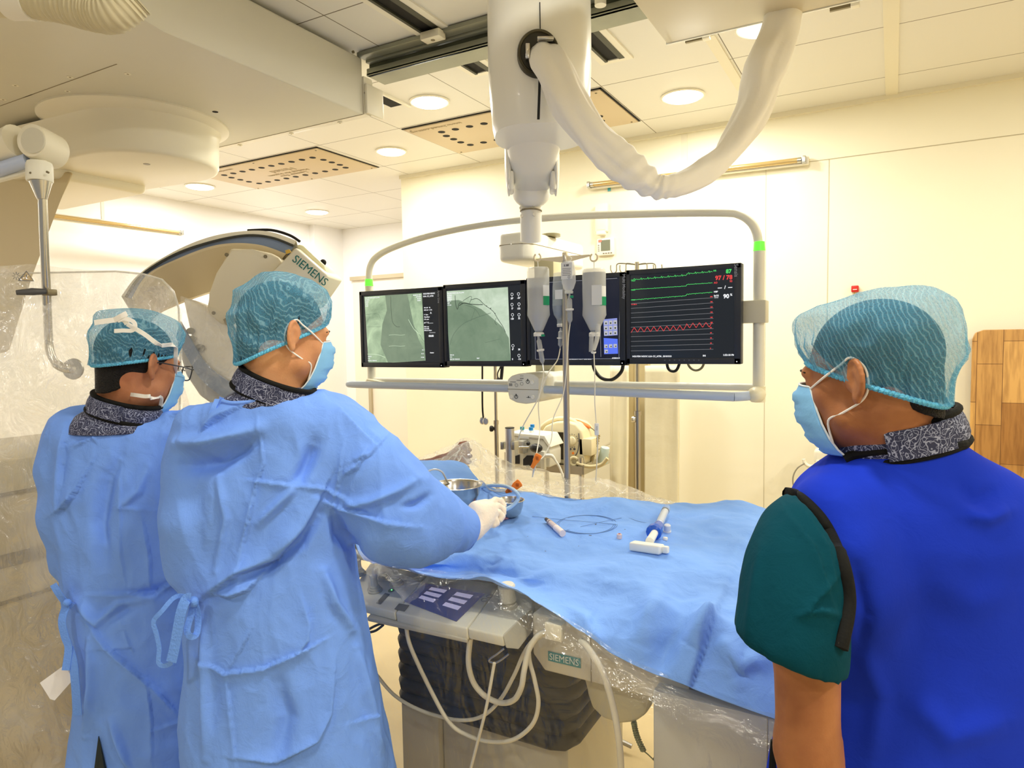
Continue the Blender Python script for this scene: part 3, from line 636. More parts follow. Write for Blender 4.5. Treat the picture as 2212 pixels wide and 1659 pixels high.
b = B(); b.tube(pl([(40, 606), (57, 586), (73, 607), (40, 606)], 2.344), .0022, 6); b.tube(pl([(57, 593), (57, 600)], 2.344), .0018, 6); obj('label_border', b, blk, wl)
b = B()
for k in range(8):
    a = k*PI/4; q = P(35, 596, 2.344); b.tube([q+cr*math.cos(a)*.005+cu*math.sin(a)*.005, q+cr*math.cos(a)*.014+cu*math.sin(a)*.014], .0012, 5)
obj('starburst_mark', b, blk, t)
# ------------------------------------------------------------------ clear plastic sheeting material
def plastic(name, wr=14., base=.05, hi=.5, gl_=.22, tint=(1, .98, .94), fold_glints=0.):
    mt, nt, N, L, pb, out = tree(name)
    tc = N('TexCoord'); mp = N('Mapping'); mp.inputs['Scale'].default_value = (1., 1., .55); L(tc.outputs['Object'], mp.inputs[0])
    n1 = N('TexNoise'); n1.inputs['Scale'].default_value = wr; n1.inputs['Detail'].default_value = 5; n1.inputs['Distortion'].default_value = 1.6; L(mp.outputs[0], n1.inputs['Vector'])
    n2 = N('TexNoise'); n2.inputs['Scale'].default_value = wr*.35; n2.inputs['Detail'].default_value = 2; L(mp.outputs[0], n2.inputs['Vector'])
    bp = N('Bump'); bp.inputs['Strength'].default_value = 1.; bp.inputs['Distance'].default_value = .03; L(n1.outputs['Fac'], bp.inputs['Height'])
    r = N('ValToRGB'); r.color_ramp.elements[0].position = .44; r.color_ramp.elements[0].color = (base,)*3+(1,); r.color_ramp.elements[1].position = .62; r.color_ramp.elements[1].color = (base*2.6,)*3+(1,)  # noise whitens the film in patches, standing in for highlights
    L(n2.outputs['Fac'], r.inputs['Fac'])
    fac = r.outputs['Color']
    if fold_glints > 0:
        vo = N('TexVoronoi'); vo.feature = 'DISTANCE_TO_EDGE'; vo.inputs['Scale'].default_value = wr*.32; mxv = N('MixRGB'); mxv.inputs[0].default_value = .10; L(mp.outputs[0], mxv.inputs[1]); L(n2.outputs['Color'], mxv.inputs[2]); L(mxv.outputs[0], vo.inputs['Vector'])
        rr_ = N('ValToRGB'); rr_.color_ramp.elements[0].position = .0; rr_.color_ramp.elements[0].color = (fold_glints,)*3+(1,); rr_.color_ramp.elements[1].position = .035; rr_.color_ramp.elements[1].color = (0, 0, 0, 1); L(vo.outputs['Distance'], rr_.inputs['Fac'])  # white lines put into the colour as highlights along folds
        mu = N('MixRGB', blend_type='MULTIPLY'); mu.inputs[0].default_value = 1; L(rr_.outputs['Color'], mu.inputs[1]); L(n1.outputs['Fac'], mu.inputs[2])
        mxx = N('MixRGB', blend_type='ADD'); mxx.inputs[0].default_value = 1; L(r.outputs['Color'], mxx.inputs[1]); L(mu.outputs[0], mxx.inputs[2]); fac = mxx.outputs[0]
    tr = N('BsdfTransparent'); tr.inputs[0].default_value = (.97, .97, .95, 1)
    df = N('BsdfDiffuse'); df.inputs[0].default_value = (*tint, 1); g = N('BsdfGlossy'); g.inputs['Roughness'].default_value = .12; g.inputs[0].default_value = (1, .99, .96, 1); L(bp.outputs[0], g.inputs['Normal'])
    m1 = N('MixShader'); L(fac, m1.inputs[0]); L(tr.outputs[0], m1.inputs[1]); L(df.outputs[0], m1.inputs[2])
    m2 = N('MixShader'); m2.inputs[0].default_value = gl_; L(m1.outputs[0], m2.inputs[1]); L(g.outputs[0], m2.inputs[2]); L(m2.outputs[0], out.inputs[0])
    return mt
plas_a = plastic('clear_plastic_film', 16, .045, gl_=.12)
plas_b = plastic('clear_plastic_film_creased', 22, .05, gl_=.10, fold_glints=.25)
def sheet(rows, nu, nv, amp=.006, fr=9., seed=0., ridge=True, thick=0):
    """smooth sheet through a coarse grid of points, with real crumples along its normal"""
    G = [spline(r, nu) for r in rows]; cols = len(G[0]); G = [spline([G[i][j] for i in range(len(G))], nv) for j in range(cols)]
    G = [[G[j][i] for j in range(cols)] for i in range(len(G[0]))]
    if amp:
        out = []
        for i, r in enumerate(G):
            ro_ = []
            for j, p in enumerate(r):
                a = G[min(i+1, len(G)-1)][j]-G[max(i-1, 0)][j]; b_ = r[min(j+1, cols-1)]-r[max(j-1, 0)]; n = a.cross(b_); n = n.normalized() if n.length > 1e-9 else Vector((0, 0, 1))
                v = noise.noise(p*fr+Vector((seed, 0, 0))); v2 = noise.noise(p*fr*2.3+Vector((seed, 7, 0)))
                h = ((1-2.2*abs(v))*.7+(1-2.2*abs(v2))*.35) if ridge else v+.4*v2
                ro_.append(p+n*h*amp)
            out.append(ro_)
        G = out
    return G
rows = [[P(x, y, dd) for x, y, dd in r] for r in [
    [(-60, 582, 2.30), (60, 572, 2.28), (180, 584, 2.3), (290, 588, 2.32), (350, 604, 2.34), (378, 640, 2.36)],
    [(-60, 700, 2.26), (60, 690, 2.25), (180, 700, 2.28), (290, 700, 2.3), (360, 690, 2.33), (392, 690, 2.36)],
    [(-60, 850, 2.22), (60, 850, 2.22), (180, 850, 2.26), (290, 850, 2.3), (360, 840, 2.33), (396, 820, 2.36)],
    [(-60, 1000, 2.2), (60, 1000, 2.2), (150, 1000, 2.24), (290, 960, 2.3), (360, 930, 2.33), (410, 905, 2.36)],
    [(-60, 1200, 2.2), (40, 1200, 2.2), (120, 1200, 2.24), (200, 1200, 2.3), (300, 1150, 2.33), (380, 1100, 2.36)],
    [(-60, 1450, 2.2), (40, 1450, 2.2), (130, 1450, 2.24), (200, 1450, 2.3), (300, 1400, 2.33), (380, 1350, 2.36)],
    [(-60, 1750, 2.2), (40, 1750, 2.2), (130, 1750, 2.24), (200, 1750, 2.3), (300, 1700, 2.33), (380, 1700, 2.36)]]]
b = B(); b.grid(sheet(rows, 12, 12, .010, 7., 3.)); tag(obj('plastic_cover', b, plastic('crinkled_clear_film', 15, .15, gl_=.17), recalc=False), 'crinkled clear plastic sheet draped over the hanging shield, far left', 'plastic sheet')
rows = [[P(x, y, dd) for x, y, dd in r] for r in [
    [(392, 640, 2.95), (440, 655, 2.93), (500, 690, 2.92), (545, 730, 2.9)],
    [(385, 730, 2.94), (430, 740, 2.92), (490, 760, 2.9), (560, 780, 2.9)],
    [(392, 820, 2.93), (430, 840, 2.9), (500, 850, 2.88), (570, 850, 2.9)],
    [(400, 900, 2.93), (440, 915, 2.9), (510, 920, 2.88), (570, 910, 2.9)]]]
b = B(); b.grid(sheet(rows, 12, 12, .010, 12., 9.)); tag(obj('plastic_cover', b, plas_b, recalc=False), 'clear plastic wrapping around the lower X-ray tube head', 'plastic sheet')
# draped equipment cabinet lower left
t = thing('equipment_cabinet', 'beige panelled cabinet with dark strips under the plastic, lower left', 'cabinet', (-3.0, 1.6, 0))
b = B(); b.box2((-3.3, .7, .0), (-2.62, 1.62, 1.22), bev=.01); obj('body', b, M('beige_cabinet', srgb(198, 186, 160), .5, var=.05, vscale=3), t)
for (ya, yb_, h) in ((1070, 1045, .012), (1215, 1182, .045), (1305, 1268, .012)):
    q = PX(0, ya, -2.618); b = B(); b.box2((-2.62, .7, q[2]-h/2), (-2.614, 1.62, q[2]+h/2)); obj('dark_strip', b, M('strip_grey_brown', srgb(128, 118, 98), .5), t, smooth=False)
# ------------------------------------------------------------------ monitor boom
t = thing('monitor_boom', 'white ceiling boom with round opening, carrying the monitor frame', 'ceiling boom', (-1.05, 2.15, CEIL))
bm = M('boom_white_enamel', srgb(240, 238, 228), .3, spec=.5, coat=.2)
qc = P(1165, 120, 2.2)
X_, Y_ = V(cr[0], cr[1], 0).normalized(), V(fw[0], fw[1], 0).normalized(); Z_ = Vector((0, 0, 1)); RB = Matrix((X_, Y_, Z_)).transposed()
def S_(cx_, cy_, a, b_, z, n=40, p=2.6):
    out = []
    for k in range(n):
        th = 2*PI*k/n; c_, s_ = math.cos(th), math.sin(th)
        u = a*abs(c_)**(2/p)*(1 if c_ > 0 else -1); v = b_*abs(s_)**(2/p)*(1 if s_ > 0 else -1)
        w_ = RB @ Vector((u, v, 0)); out.append((cx_+w_[0], cy_+w_[1], z))
    return out
zt, zb_ = CEIL-.0, P(1165, 262, 2.08)[2]
c_ = P(1165, 150, 2.24)
rings = [S_(c_[0], c_[1], a, bb, z) for a, bb, z in ((.140, .155, zb_+.004), (.150, .162, zb_), (.157, .17, zb_+.03), (.163, .175, zb_+.12), (.168, .178, zb_+.22), (.168, .178, zb_+.34), (.166, .17, CEIL-.005))]
b = B(); loft(b, rings[1:]); cov = obj('column_cover', b, bm, t, ang=60)
q0 = P(1163, 116, 2.07)
Rn = Matrix((X_, -Z_, -Y_)).transposed()  # lathe frame facing the camera
fz = -V(Y_)
b = B(); q0 = P(1163, 114, 2.052); b.lathe(q0, fz, [(.052, .002), (.055, .006), (.061, .006), (.064, .0), (.064, -.03)], 40, sy=1.1, cap=False); obj('opening_rim', b, M('dark_bronze', srgb(62, 58, 44), .3, .6), t)
b = B(); b.lathe(q0, fz, [(.054, -.03), (.054, .003)], 40, sy=1.1); obj('opening_recess', b, M('recess_dark', srgb(40, 38, 30), .4, .4), t)
b = B(); b.box(P(1178, 84, 2.03), (.05, .02, .010), RB, bev=.003); b.box(P(1140, 112, 2.035), (.014, .02, .045), RB, bev=.003); obj('cable_clamp', b, chrome, t)
b = B(); b.box2((-.0006, -.0006, 0), (.0006, .0006, .0001)); b = B(); b.strip(pl([(1166, 5, 2.052), (1167, 66, 2.052)]), V(cr)*.003, .001); b.strip(pl([(1166, 170, 2.052), (1163, 258, 2.06)]), V(cr)*.008, .001); obj('cover_seam', b, M('seam_black', (.01, .01, .01), .6), t, smooth=False)
# spring arm under the cover
def taper(stn): return [[tuple(V(P(x, y, dd)) + V(cr)*(a*math.cos(2*PI*k/28)) + (V(fw)*.75+V(cu)*.4)*(bb*math.sin(2*PI*k/28))) for k in range(28)] for x, y, dd, a, bb in stn]
b = B(); loft(b, taper([(1156, 240, 2.25, .105, .09), (1154, 300, 2.36, .098, .085), (1151, 360, 2.48, .085, .08), (1149, 405, 2.58, .07, .07)])); obj('spring_arm', b, bm, t, ang=60)
for s_, xx in ((-1, 1098), (1, 1200)):
    b = B(); b.ball(P(xx, 350, 2.5), (.014, .07, .125), 24, RB); b.box(P(xx-s_*6, 395, 2.5), (.02, .10, .07), RB, bev=.009); obj('arm_wing', b, bm, t)
b = B(); b.ball(P(1148, 415, 2.6), (.074, .074, .062), 28); obj('ball_joint', b, bm, t)
b = B(); b.tube(pl([(1147, 440, 2.62), (1147, 520, 2.68)]), .0415, 28); obj('drop_pipe', b, bm, t)
b = B(); b.tube(pl([(1147, 455, 2.62), (1147, 457, 2.62)]), .0425, 28); obj('pipe_ring', b, line_m, t)
for xx, yy in ((1154, 443), (1125, 449), (1127, 466), (1154, 463)):
    b = B(); q = P(xx, yy, 2.58); b.cyl(q-fw*.002, q+fw*.01, .006, n=12); obj('bolt', b, chrome, t)
# head housing, runs back along Y
qa = PY(1072, 535, 2.72); qb = PY(1146, 535, 2.72); zc_ = (PY(1100, 500, 2.72)[2]+PY(1100, 566, 2.72)[2])/2; hh = .066
def rbox(x0, x1, y0, y1, z0, z1, r):
    return [(x0+r, y0, 0), (x1-r, y0, 0)]
pts = [(qa[0]+.03, 2.70), (qb[0]-.03, 2.70), (qb[0], 2.74), (qb[0]+.012, 3.30), (qa[0]-.012, 3.30), (qa[0], 2.75)]
b = B(); b.prism([(x, y, zc_-hh) for x, y in pts], (0, 0, 2*hh), bev=.022); obj('arm_head', b, bm, t, ang=50)
b = B(); b.prism([(x+(.0012 if x > qa[0]+.05 else -.0012), y-.0012, zc_+.006) for x, y in pts], (0, 0, .0022)); obj('head_seam', b, line_m, t, smooth=False)
q = PY(1180, 503, 2.9); b = B(); b.lathe((q[0], 2.95, zc_+hh-.002), (0, 0, 1), [(.045, 0), (.045, .012), (.035, .014)], 28); obj('head_socket', b, M('socket_olive', srgb(150, 142, 110), .4), t)
xs = PY(1175, 640, 2.76)[0]
b = B(); b.box2((xs-.05, 2.76, 1.40), (xs+.05, 2.90, zc_-hh+.01), bev=.008); obj('support_post', b, M('post_khaki', srgb(206, 198, 160), .45), t)
# frame: arch, posts, rails
YF = 2.70; fr_m = M('frame_light_grey', srgb(222, 220, 206), .35)
arch = spline([PY(x, y, YF) for x, y in [(797, 604), (799, 578), (812, 556), (850, 534), (930, 508), (1050, 484), (1200, 469), (1400, 461), (1560, 459), (1598, 464), (1622, 480), (1634, 502), (1638, 524)]], 6)
b = B(); b.tube(arch, .0165, 16); obj('arch_tube', b, fr_m, t)
lp, rp = PY(797, 612, YF), PY(1640, 534, YF)
for p, s_ in ((lp, 0), (rp, 1)):
    x = p[0]; r_ = .0205
    b = B(); b.cyl((x, YF, 1.37), (x, YF, p[2]-.012), r_, n=24); obj('frame_post', b, fr_m, t)
    b = B(); b.cyl((x, YF, p[2]-.014), (x, YF, p[2]+.020), r_+.0012, r_-.001, n=24); obj('green_light_ring', b, M('green_led_ring', (.1, .9, .05), .3, emit=(.13, 1, .04), estr=.9), t, label='glowing green light ring')
b = B(); b.cyl((lp[0], YF, 1.405), (rp[0], YF, 1.405), .014, n=16); obj('lower_tube', b, fr_m, t)
zh = PY(1300, 843, 2.60)[2]
b = B(); b.tube(spline([(lp[0]-.03, 2.62, zh), (lp[0]+.01, 2.60, zh), (-1.4, 2.60, zh-.002), (rp[0]-.16, 2.60, zh-.012), (rp[0]-.07, 2.605, zh-.013), (rp[0]-.015, 2.64, zh-.01), (rp[0]-.003, 2.68, zh-.005)], 8), [.013, .0175, .0175, .0175, .0175, .0175, .0175], 16); obj('blue_handle_rail', b, M('pale_blue_rail', srgb(186, 200, 222), .35), t)
b = B(); b.ball((rp[0], 2.66, zh-.008), (.034, .05, .030), 20); b.cyl((rp[0], YF, 1.35), (rp[0], YF, 1.41), .026, n=20); obj('corner_joint', b, M('joint_cream', srgb(230, 224, 198), .4), t)
b = B(); b.prism([(lp[0]-.02, 2.66, 1.385), (lp[0]+.11, 2.66, 1.385), (lp[0]+.10, 2.66, 1.40), (lp[0], 2.66, 1.415)], (0, .06, 0), bev=.004); obj('corner_bracket', b, M('joint_cream', (0, 0, 0)), t)
qa, qb = PY(1600, 650, 2.68), PY(1653, 697, 2.68)
b = B(); b.box2((qa[0]-.02, 2.664, qb[2]), (qb[0]+.004, 2.735, qa[2]), bev=.004); obj('side_bracket', b, M('bracket_grey', srgb(196, 192, 172), .4), t)
# control box on the frame
def shape_px(pts, Y): return [PY(x, y, Y) for x, y in pts]
cb = [(1096, 820), (1104, 812), (1120, 807), (1135, 806), (1152, 808), (1164, 817), (1164, 862), (1155, 870), (1135, 873), (1115, 870), (1100, 862), (1097, 850)]
YC = 2.54
b = B(); b.prism(shape_px(cb, YC), (0, .30, 0), bev=.006); cbx = obj('control_box', b, M('control_box_grey', srgb(226, 226, 216), .4), t, ang=45)
b = B(); q0, q1 = PY(1096.5, 840.5, YC), PY(1164, 841, YC); b.box2((q0[0], YC-.001, q0[2]-.001), (q1[0], YC+.001, q0[2]+.001)); obj('face_line', b, line_m, cbx, smooth=False)
for xx, yy in ((1150.5, 826), (1105.5, 857), (1151.5, 858)):
    q = PY(xx, yy, YC); b = B(); b.lathe(q+np.array([0, .002, 0]), (0, -1, 0), [(.0085, 0), (.0085, .006), (.007, .008)], 18); obj('push_button', b, M('button_white', srgb(240, 240, 232), .4), cbx)
prk = M('symbol_black', (.01, .01, .012), .6)
b = B()
for xx, yy in ((1140, 824.5), (1115, 857), ):
    q = PY(xx, yy, YC-.0006); b.torus(q, (0, -1, 0), .0075, .0011, 16, 5); b.box(q+np.array([0, 0, .006]), (.003, .001, .012))
q = PY(1141.5, 858.5, YC-.0006); b.box(q, (.018, .001, .0016)); b.box(q+np.array([0, 0, .002]), (.0025, .001, .008))
obj('rotation_symbols', b, prk, cbx, smooth=False)
b = B()
for xx, yy, w_, h_ in ((1127, 812, .018, .002), (1127, 817.5, .018, .005), (1122, 821.5, .03, .003), (1108, 825, .03, .003), (1103, 831, .018, .012)):
    b.box(PY(xx, yy, YC-.0006), (w_*.9, .001, h_))
for xx, yy in ((1115.5, 832), (1127, 829)): b.torus(PY(xx, yy, YC-.0006), (0, -1, 0), .007, .0008, 16, 5)
obj('boom_diagram', b, M('print_mid_grey', srgb(150, 150, 145), .6), cbx, smooth=False)
# ------------------------------------------------------------------ monitors
YM = 2.62
bez = M('monitor_bezel', srgb(44, 48, 58), .4, spec=.4, bump=.05, bscale=400)
bez2 = M('monitor_side', srgb(84, 84, 74), .45)
def emi(name, col, s=1.): return M(name, tuple(c*.2 for c in col), .35, emit=col, estr=s)
white_t = emi('screen_text_white', (.9, .92, .95), .95); grn = emi('trace_green', (.08, .75, .15), .9); red = emi('trace_red', (.85, .06, .06), .9)
dkscr = M('screen_black', (.004, .005, .007), .18, spec=.5, emit=(.012, .016, .022), estr=.8)
def xray(name, lo, hi, seed):
    mt, nt, N, L, pb, out = tree(name)
    tc = N('TexCoord'); mp = N('Mapping'); mp.inputs['Location'].default_value = (seed, 0, seed); L(tc.outputs['Object'], mp.inputs[0])
    n = N('TexNoise'); n.inputs['Scale'].default_value = 7; n.inputs['Detail'].default_value = 7; n.inputs['Roughness'].default_value = .62; n.inputs['Distortion'].default_value = .8; L(mp.outputs[0], n.inputs['Vector'])
    r = N('ValToRGB'); r.color_ramp.elements[0].position = .3; r.color_ramp.elements[1].position = .72; r.color_ramp.elements[0].color = (*lo, 1); r.color_ramp.elements[1].color = (*hi, 1); L(n.outputs['Fac'], r.inputs['Fac'])
    L(r.outputs['Color'], pb.inputs['Emission Color']); pb.inputs['Emission Strength'].default_value = .95; pb.inputs['Base Color'].default_value = (.02, .02, .02, 1); pb.inputs['Roughness'].default_value = .4
    return mt
xr_l = xray('xray_image_green', srgb(112, 140, 112), srgb(206, 232, 190), 1.); xr_m = xray('xray_mid', srgb(112, 134, 112), srgb(136, 156, 130), 5.)
xr_d = xray('xray_dome', srgb(104, 130, 106), srgb(136, 158, 132), 9.); xr_w = xray('xray_bright', srgb(168, 192, 162), srgb(232, 246, 226), 3.)
vess = emi('vessel_dark', srgb(48, 62, 54), .9); vess2 = emi('vessel_grey', srgb(92, 112, 96), .9)
navy = M('screen_navy', (.004, .006, .012), .2, emit=(.006, .008, .022), estr=.9)
def monitor(x0p, x1p, label):
    x0, x1 = PY(x0p, 700, YM)[0], PY(x1p, 700, YM)[0]
    z1 = 1.853+(x0+2.328)/1.834*.022; z0 = 1.476+(x0+2.328)/1.834*.026
    t_ = thing('monitor', label, 'monitor', ((x0+x1)/2, YM+.03, z0), 'flat monitors in a row on the boom frame')
    b = B(); bx = .014
    b.box2((x0+.001, YM, z0), (x1-.001, YM+.05, z0+.024), bev=.003); b.box2((x0+.001, YM, z1-.02), (x1-.001, YM+.05, z1), bev=.003); b.box2((x0+.001, YM, z0), (x0+bx+.004, YM+.05, z1), bev=.003); b.box2((x1-bx-.012, YM, z0), (x1-.001, YM+.05, z1), bev=.003)
    b.box2((x0+.01, YM+.012, z0+.01), (x1-.01, YM+.048, z1-.01)); obj('bezel', b, bez, t_)
    b = B(); b.box2((x0+.08, YM+.045, z0+.06), (x1-.08, YM+.085, z1-.06), bev=.008); obj('rear_housing', b, bez2, t_)
    b = B(); b.box2((x0+bx, YM+.006, z0+.02), (x1-bx-.008, YM+.013, z1-.016)); s_ = obj('screen', b, dkscr, t_, smooth=False)
    b = B(); b.cyl((x1-.015, YM-.0005, z0+.010), (x1-.015, YM+.002, z0+.010), .0022, n=8); obj('power_light', b, white_t, t_)
    return t_, s_, x0, x1, z0, z1
YSC = YM+.0055
def SP(x, y, lift=0.): return PY(x, y, YSC-lift)
def area(name, pts, mt, par, lift=0.0):
    b = B(); b.prism([SP(x, y, lift) for x, y in pts], (0, .0004, 0)); return obj(name, b, mt, par, smooth=False)
def curve_(b, pts, w_, lift=.0006, sm=6):
    q = spline([SP(x, y, lift) for x, y in pts], sm) if sm else [V(SP(x, y, lift)) for x, y in pts]; b.tube(q, w_, 5, flat=.4, up=(0, 1, 0)); return b
TX = ((1, 0, 0), (0, 0, 1))
def stext(b, s, size, x, y, al='LEFT', bold=.0003, lift=.0007): return text(b, s, size, SP(x, y, lift), *TX, lift=0, align=al, bold=bold, depth=.0001)
# monitor 1
t1, s1, *_ = monitor(777, 957, 'leftmost monitor, live greenish chest X-ray picture with a side column of text')
area('xray_picture', [(787, 641), (911, 633), (919, 779), (796, 786)], xr_l, s1)
b = B(); q = [SP(*p, .0004) for p in [(832, 638), (880, 635), (893, 700), (905, 735), (918, 760), (918, 779), (838, 783), (822, 745), (826, 700), (836, 670)]]; b.prism(q, (0, .0003, 0)); obj('mediastinum_shadow', b, xr_m, s1, smooth=False)
b = B(); curve_(b, [(844, 640), (845, 670), (848, 695), (856, 705), (864, 706)], .0009); obj('catheter_line', b, vess, s1)
b = B(); curve_(b, [(884, 680), (890, 700), (902, 716), (913, 734), (917, 738)], .0008); curve_(b, [(788, 680), (815, 678), (822, 690)], .0006); curve_(b, [(792, 706), (822, 706)], .0006); obj('rib_lines', b, vess2, s1)
b = B()
for y in (724, 748): curve_(b, [(840, y), (852, y-1), (865, y), (875, y-1)], .0007)
curve_(b, [(882, 690), (895, 712), (908, 722)], .0011); curve_(b, [(794, 765), (815, 766), (832, 772)], .0012); obj('bright_edges', b, emi('xray_highlight', srgb(214, 236, 206), .9), s1)
b = B(); stext(b, 'NGUYEN NGOC', .0092, 914, 635); stext(b, 'LUA, CC_NTM', .0092, 914, 640.5); stext(b, 'A', .013, 929, 676); stext(b, '00:00', .013, 926, 726, bold=.0005)
for y, s_ in ((665, '59.1 kV   FL'), (670, '60.5 mA  1.5 fs'), (680, 'P  Care'), (685, 'ClearStent'), (690, '2 FL care'), (697, 'gm T  L2'), (706, '397.1 mn'), (710, '4.13 mGy'), (714, '1076.12 uGym'), (762, 'Review')): stext(b, s_, .0075, 916 if y != 762 else 929, y)
obj('side_text', b, white_t, s1, smooth=False)
b = B()
for k in range(5): stext(b, ['NGUYEN NGOC LUA CC_NTM', 'M 1950.01', '2018.05', '*HCM', 'CC 32'][k], .0065, 789, 644+k*4.3)
for k in range(4): stext(b, ['2018.05 BV HTM', 'ARTIS ZEE', '28.10.18', '13:53:01'][k], .0065, 909, 637+k*4.0, 'RIGHT')
for k in range(3): stext(b, ['RAO 28', 'F 19', 'RAO 0.1 / CRAN 0.1'][k], .0065, 795, 770+k*4.5)
for k in range(3): stext(b, ['4.2 s', 'FL C1', 'W 300'][k], .0065, 916, 756+k*8, 'RIGHT')
obj('image_captions', b, white_t, s1, smooth=False)
b = B(); b.box(SP(930, 698, .0005), (.03, .0004, .0035)); b.box(SP(934, 718.5, .0005), (.034, .0004, .0035)); obj('progress_bars', b, emi('bar_grey', (.35, .36, .38), .8), s1, smooth=False)
b = B(); stext(b, 'Artis Live', .013, 0, 0); bmt = b
def vtext(s, size, x, y, par, mt):
    b = B(); text(b, s, size, PY(x, y, YM-.0006), (0, 0, -1), (1, 0, 0), lift=0, bold=.0002, depth=.0002); return obj('brand_lettering', b, mt, par, smooth=False)
brand = M('bezel_lettering', srgb(150, 156, 172), .5)
bmt.bm.free()
vtext('Artis Live', .015, 947, 641, t1, brand)
# monitor 2
t2, s2, *_ = monitor(958, 1136, 'second monitor from left, grey-green heart vessel X-ray with dark branching lines')
area('xray_picture', [(965, 629), (1097, 620), (1103, 779), (972, 782)], xr_w, s2)
dome = [(966, 650), (990, 648), (1012, 655), (1040, 668), (1062, 686), (1085, 706), (1099, 730), (1103, 779), (972, 782), (968, 720)]
area('heart_shadow', dome, xr_d, s2, .0004)
b = B(); curve_(b, [(983, 638), (984, 655), (988, 668), (992, 655), (1000, 655)], .0014); curve_(b, [(992, 660), (1002, 655), (1018, 657), (1030, 658), (1043, 658)], .0018)
curve_(b, [(1014, 656), (1017, 648), (1017, 640), (1000, 650)], .001); curve_(b, [(1017, 648), (1028, 645), (1036, 648), (1043, 655), (1050, 661), (1060, 668), (1068, 676), (1076, 690), (1086, 705), (1092, 718)], .0013)
curve_(b, [(1072, 687), (1069, 696), (1073, 702)], .0008); obj('heart_vessels', b, vess, s2)
b = B(); curve_(b, [(1003, 658), (1020, 664), (1030, 672), (1037, 684)], .001); curve_(b, [(1026, 667), (1022, 680), (1017, 694)], .0008); curve_(b, [(1048, 740), (1062, 737), (1080, 732)], .0007); curve_(b, [(972, 745), (980, 722), (1000, 700), (1030, 686), (1060, 676)], .001); obj('faint_vessels', b, vess2, s2)
b = B()
for x, y in ((1051, 661), (1060, 666), (1069, 677)): b.ball(SP(x, y, .0006), (.0028, .0006, .0024), 8)
obj('marker_beads', b, vess, s2)
b = B()
for k in range(7): stext(b, ['NGUYEN NGOC LUA, CC_NTM', 'M 1950.01', '20180510', 'C CORO', 'RAO 1F', '100%', '1.75 mm'][k], .0065, 966, 634+k*4.2)
for k in range(3): stext(b, ['WW 38', 'F 19', 'RAO 28 / CRAN 33'][k], .0065, 972, 767+k*4.5)
stext(b, 'RAP', .0075, 1030, 774); obj('image_captions', b, white_t, s2, smooth=False)
b = B()
for x, y, s_ in ((1103, 645, '28°'), (1117, 644, '-33°'), (1105, 667, '0°'), (1117, 667, '150'), (1103, 689, '120'), (1119, 688, '32'), (1106, 755, '0°'), (1119, 755, '38'), (1106, 776, '0'), (1119, 776, '-14')): stext(b, s_, .0105, x, y)
obj('gantry_values', b, white_t, s2, smooth=False)
b = B()
for x, y in ((1106, 636), (1120, 635), (1106, 658), (1121, 657), (1121, 680), (1108, 747), (1121, 768), (1107, 680)):
    b.torus(SP(x, y, .0006), (0, -1, 0), .006, .0009, 12, 4); b.box(SP(x, y+5, .0006), (.001, .0006, .008))
obj('gantry_symbols', b, white_t, s2, smooth=False)
# monitor 3
t3, s3, *_ = monitor(1137, 1351, 'third monitor from left, nearly black screen with small blue icon panels, behind the drip bottles')
b = B(); b.prism([SP(x, y, 0) for x, y in [(1152, 612), (1344, 598), (1346, 774), (1158, 777)]], (0, .0003, 0)); obj('dark_desktop', b, navy, s3, smooth=False)
b = B()
for pts in ([(1155, 612), (1333, 601)], [(1339, 630), (1337, 775)], [(1157, 776), (1338, 775)], [(1157, 776), (1154, 640)], [(1297, 700), (1298, 771)]): curve_(b, pts, .0007, sm=0)
obj('window_lines', b, emi('line_grey', (.5, .52, .6), .6), s3)
area('icon_panel', [(1303, 690), (1333, 687), (1334, 724), (1305, 726)], emi('icon_lilac', srgb(138, 148, 214), .95), s3, .0005)
area('task_panel', [(1304, 730), (1334, 732), (1335, 764), (1305, 765)], emi('panel_blue', srgb(90, 118, 240), .95), s3, .0005)
for r in range(3):
    for c in range(3):
        x, y = 1309+c*10, 697.5+r*11.2-c*.6; b = B(); b.box(SP(x, y, .0012), (.0155, .0006, .0165)); b.mat(1).box(SP(x, y+1, .0018), (.006, .0006, .006)); obj('icon_key', b, [emi('icon_grey', srgb(190, 190, 196), .9), vess], s3, smooth=False)
for k, (x, y) in enumerate(((1309, 748), (1319, 747.5), (1329, 747), (1309.5, 759))):
    b = B(); b.box(SP(x, y, .0012), (.0145, .0006, .0145)); b.mat(1).box(SP(x+1, y+1, .0018), (.006, .0006, .004)); obj('icon_key', b, [emi('icon_grey', (0, 0, 0)), vess], s3, smooth=False)
b = B(); text(b, 'Viewing', .009, SP(1342, 615, .0006), (0, 0, -1), (1, 0, 0), lift=0, bold=.0004, depth=.0001); stext(b, 'NGUYEN NGOC LUA CC_NTM 1950.01', .006, 1228, 776.5); stext(b, '4/10/2018 1:53:18 PM', .006, 1322, 773.5); obj('screen_text', b, white_t, s3, smooth=False)
vtext('Multi Modality', .017, 1347.5, 619, t3, brand)
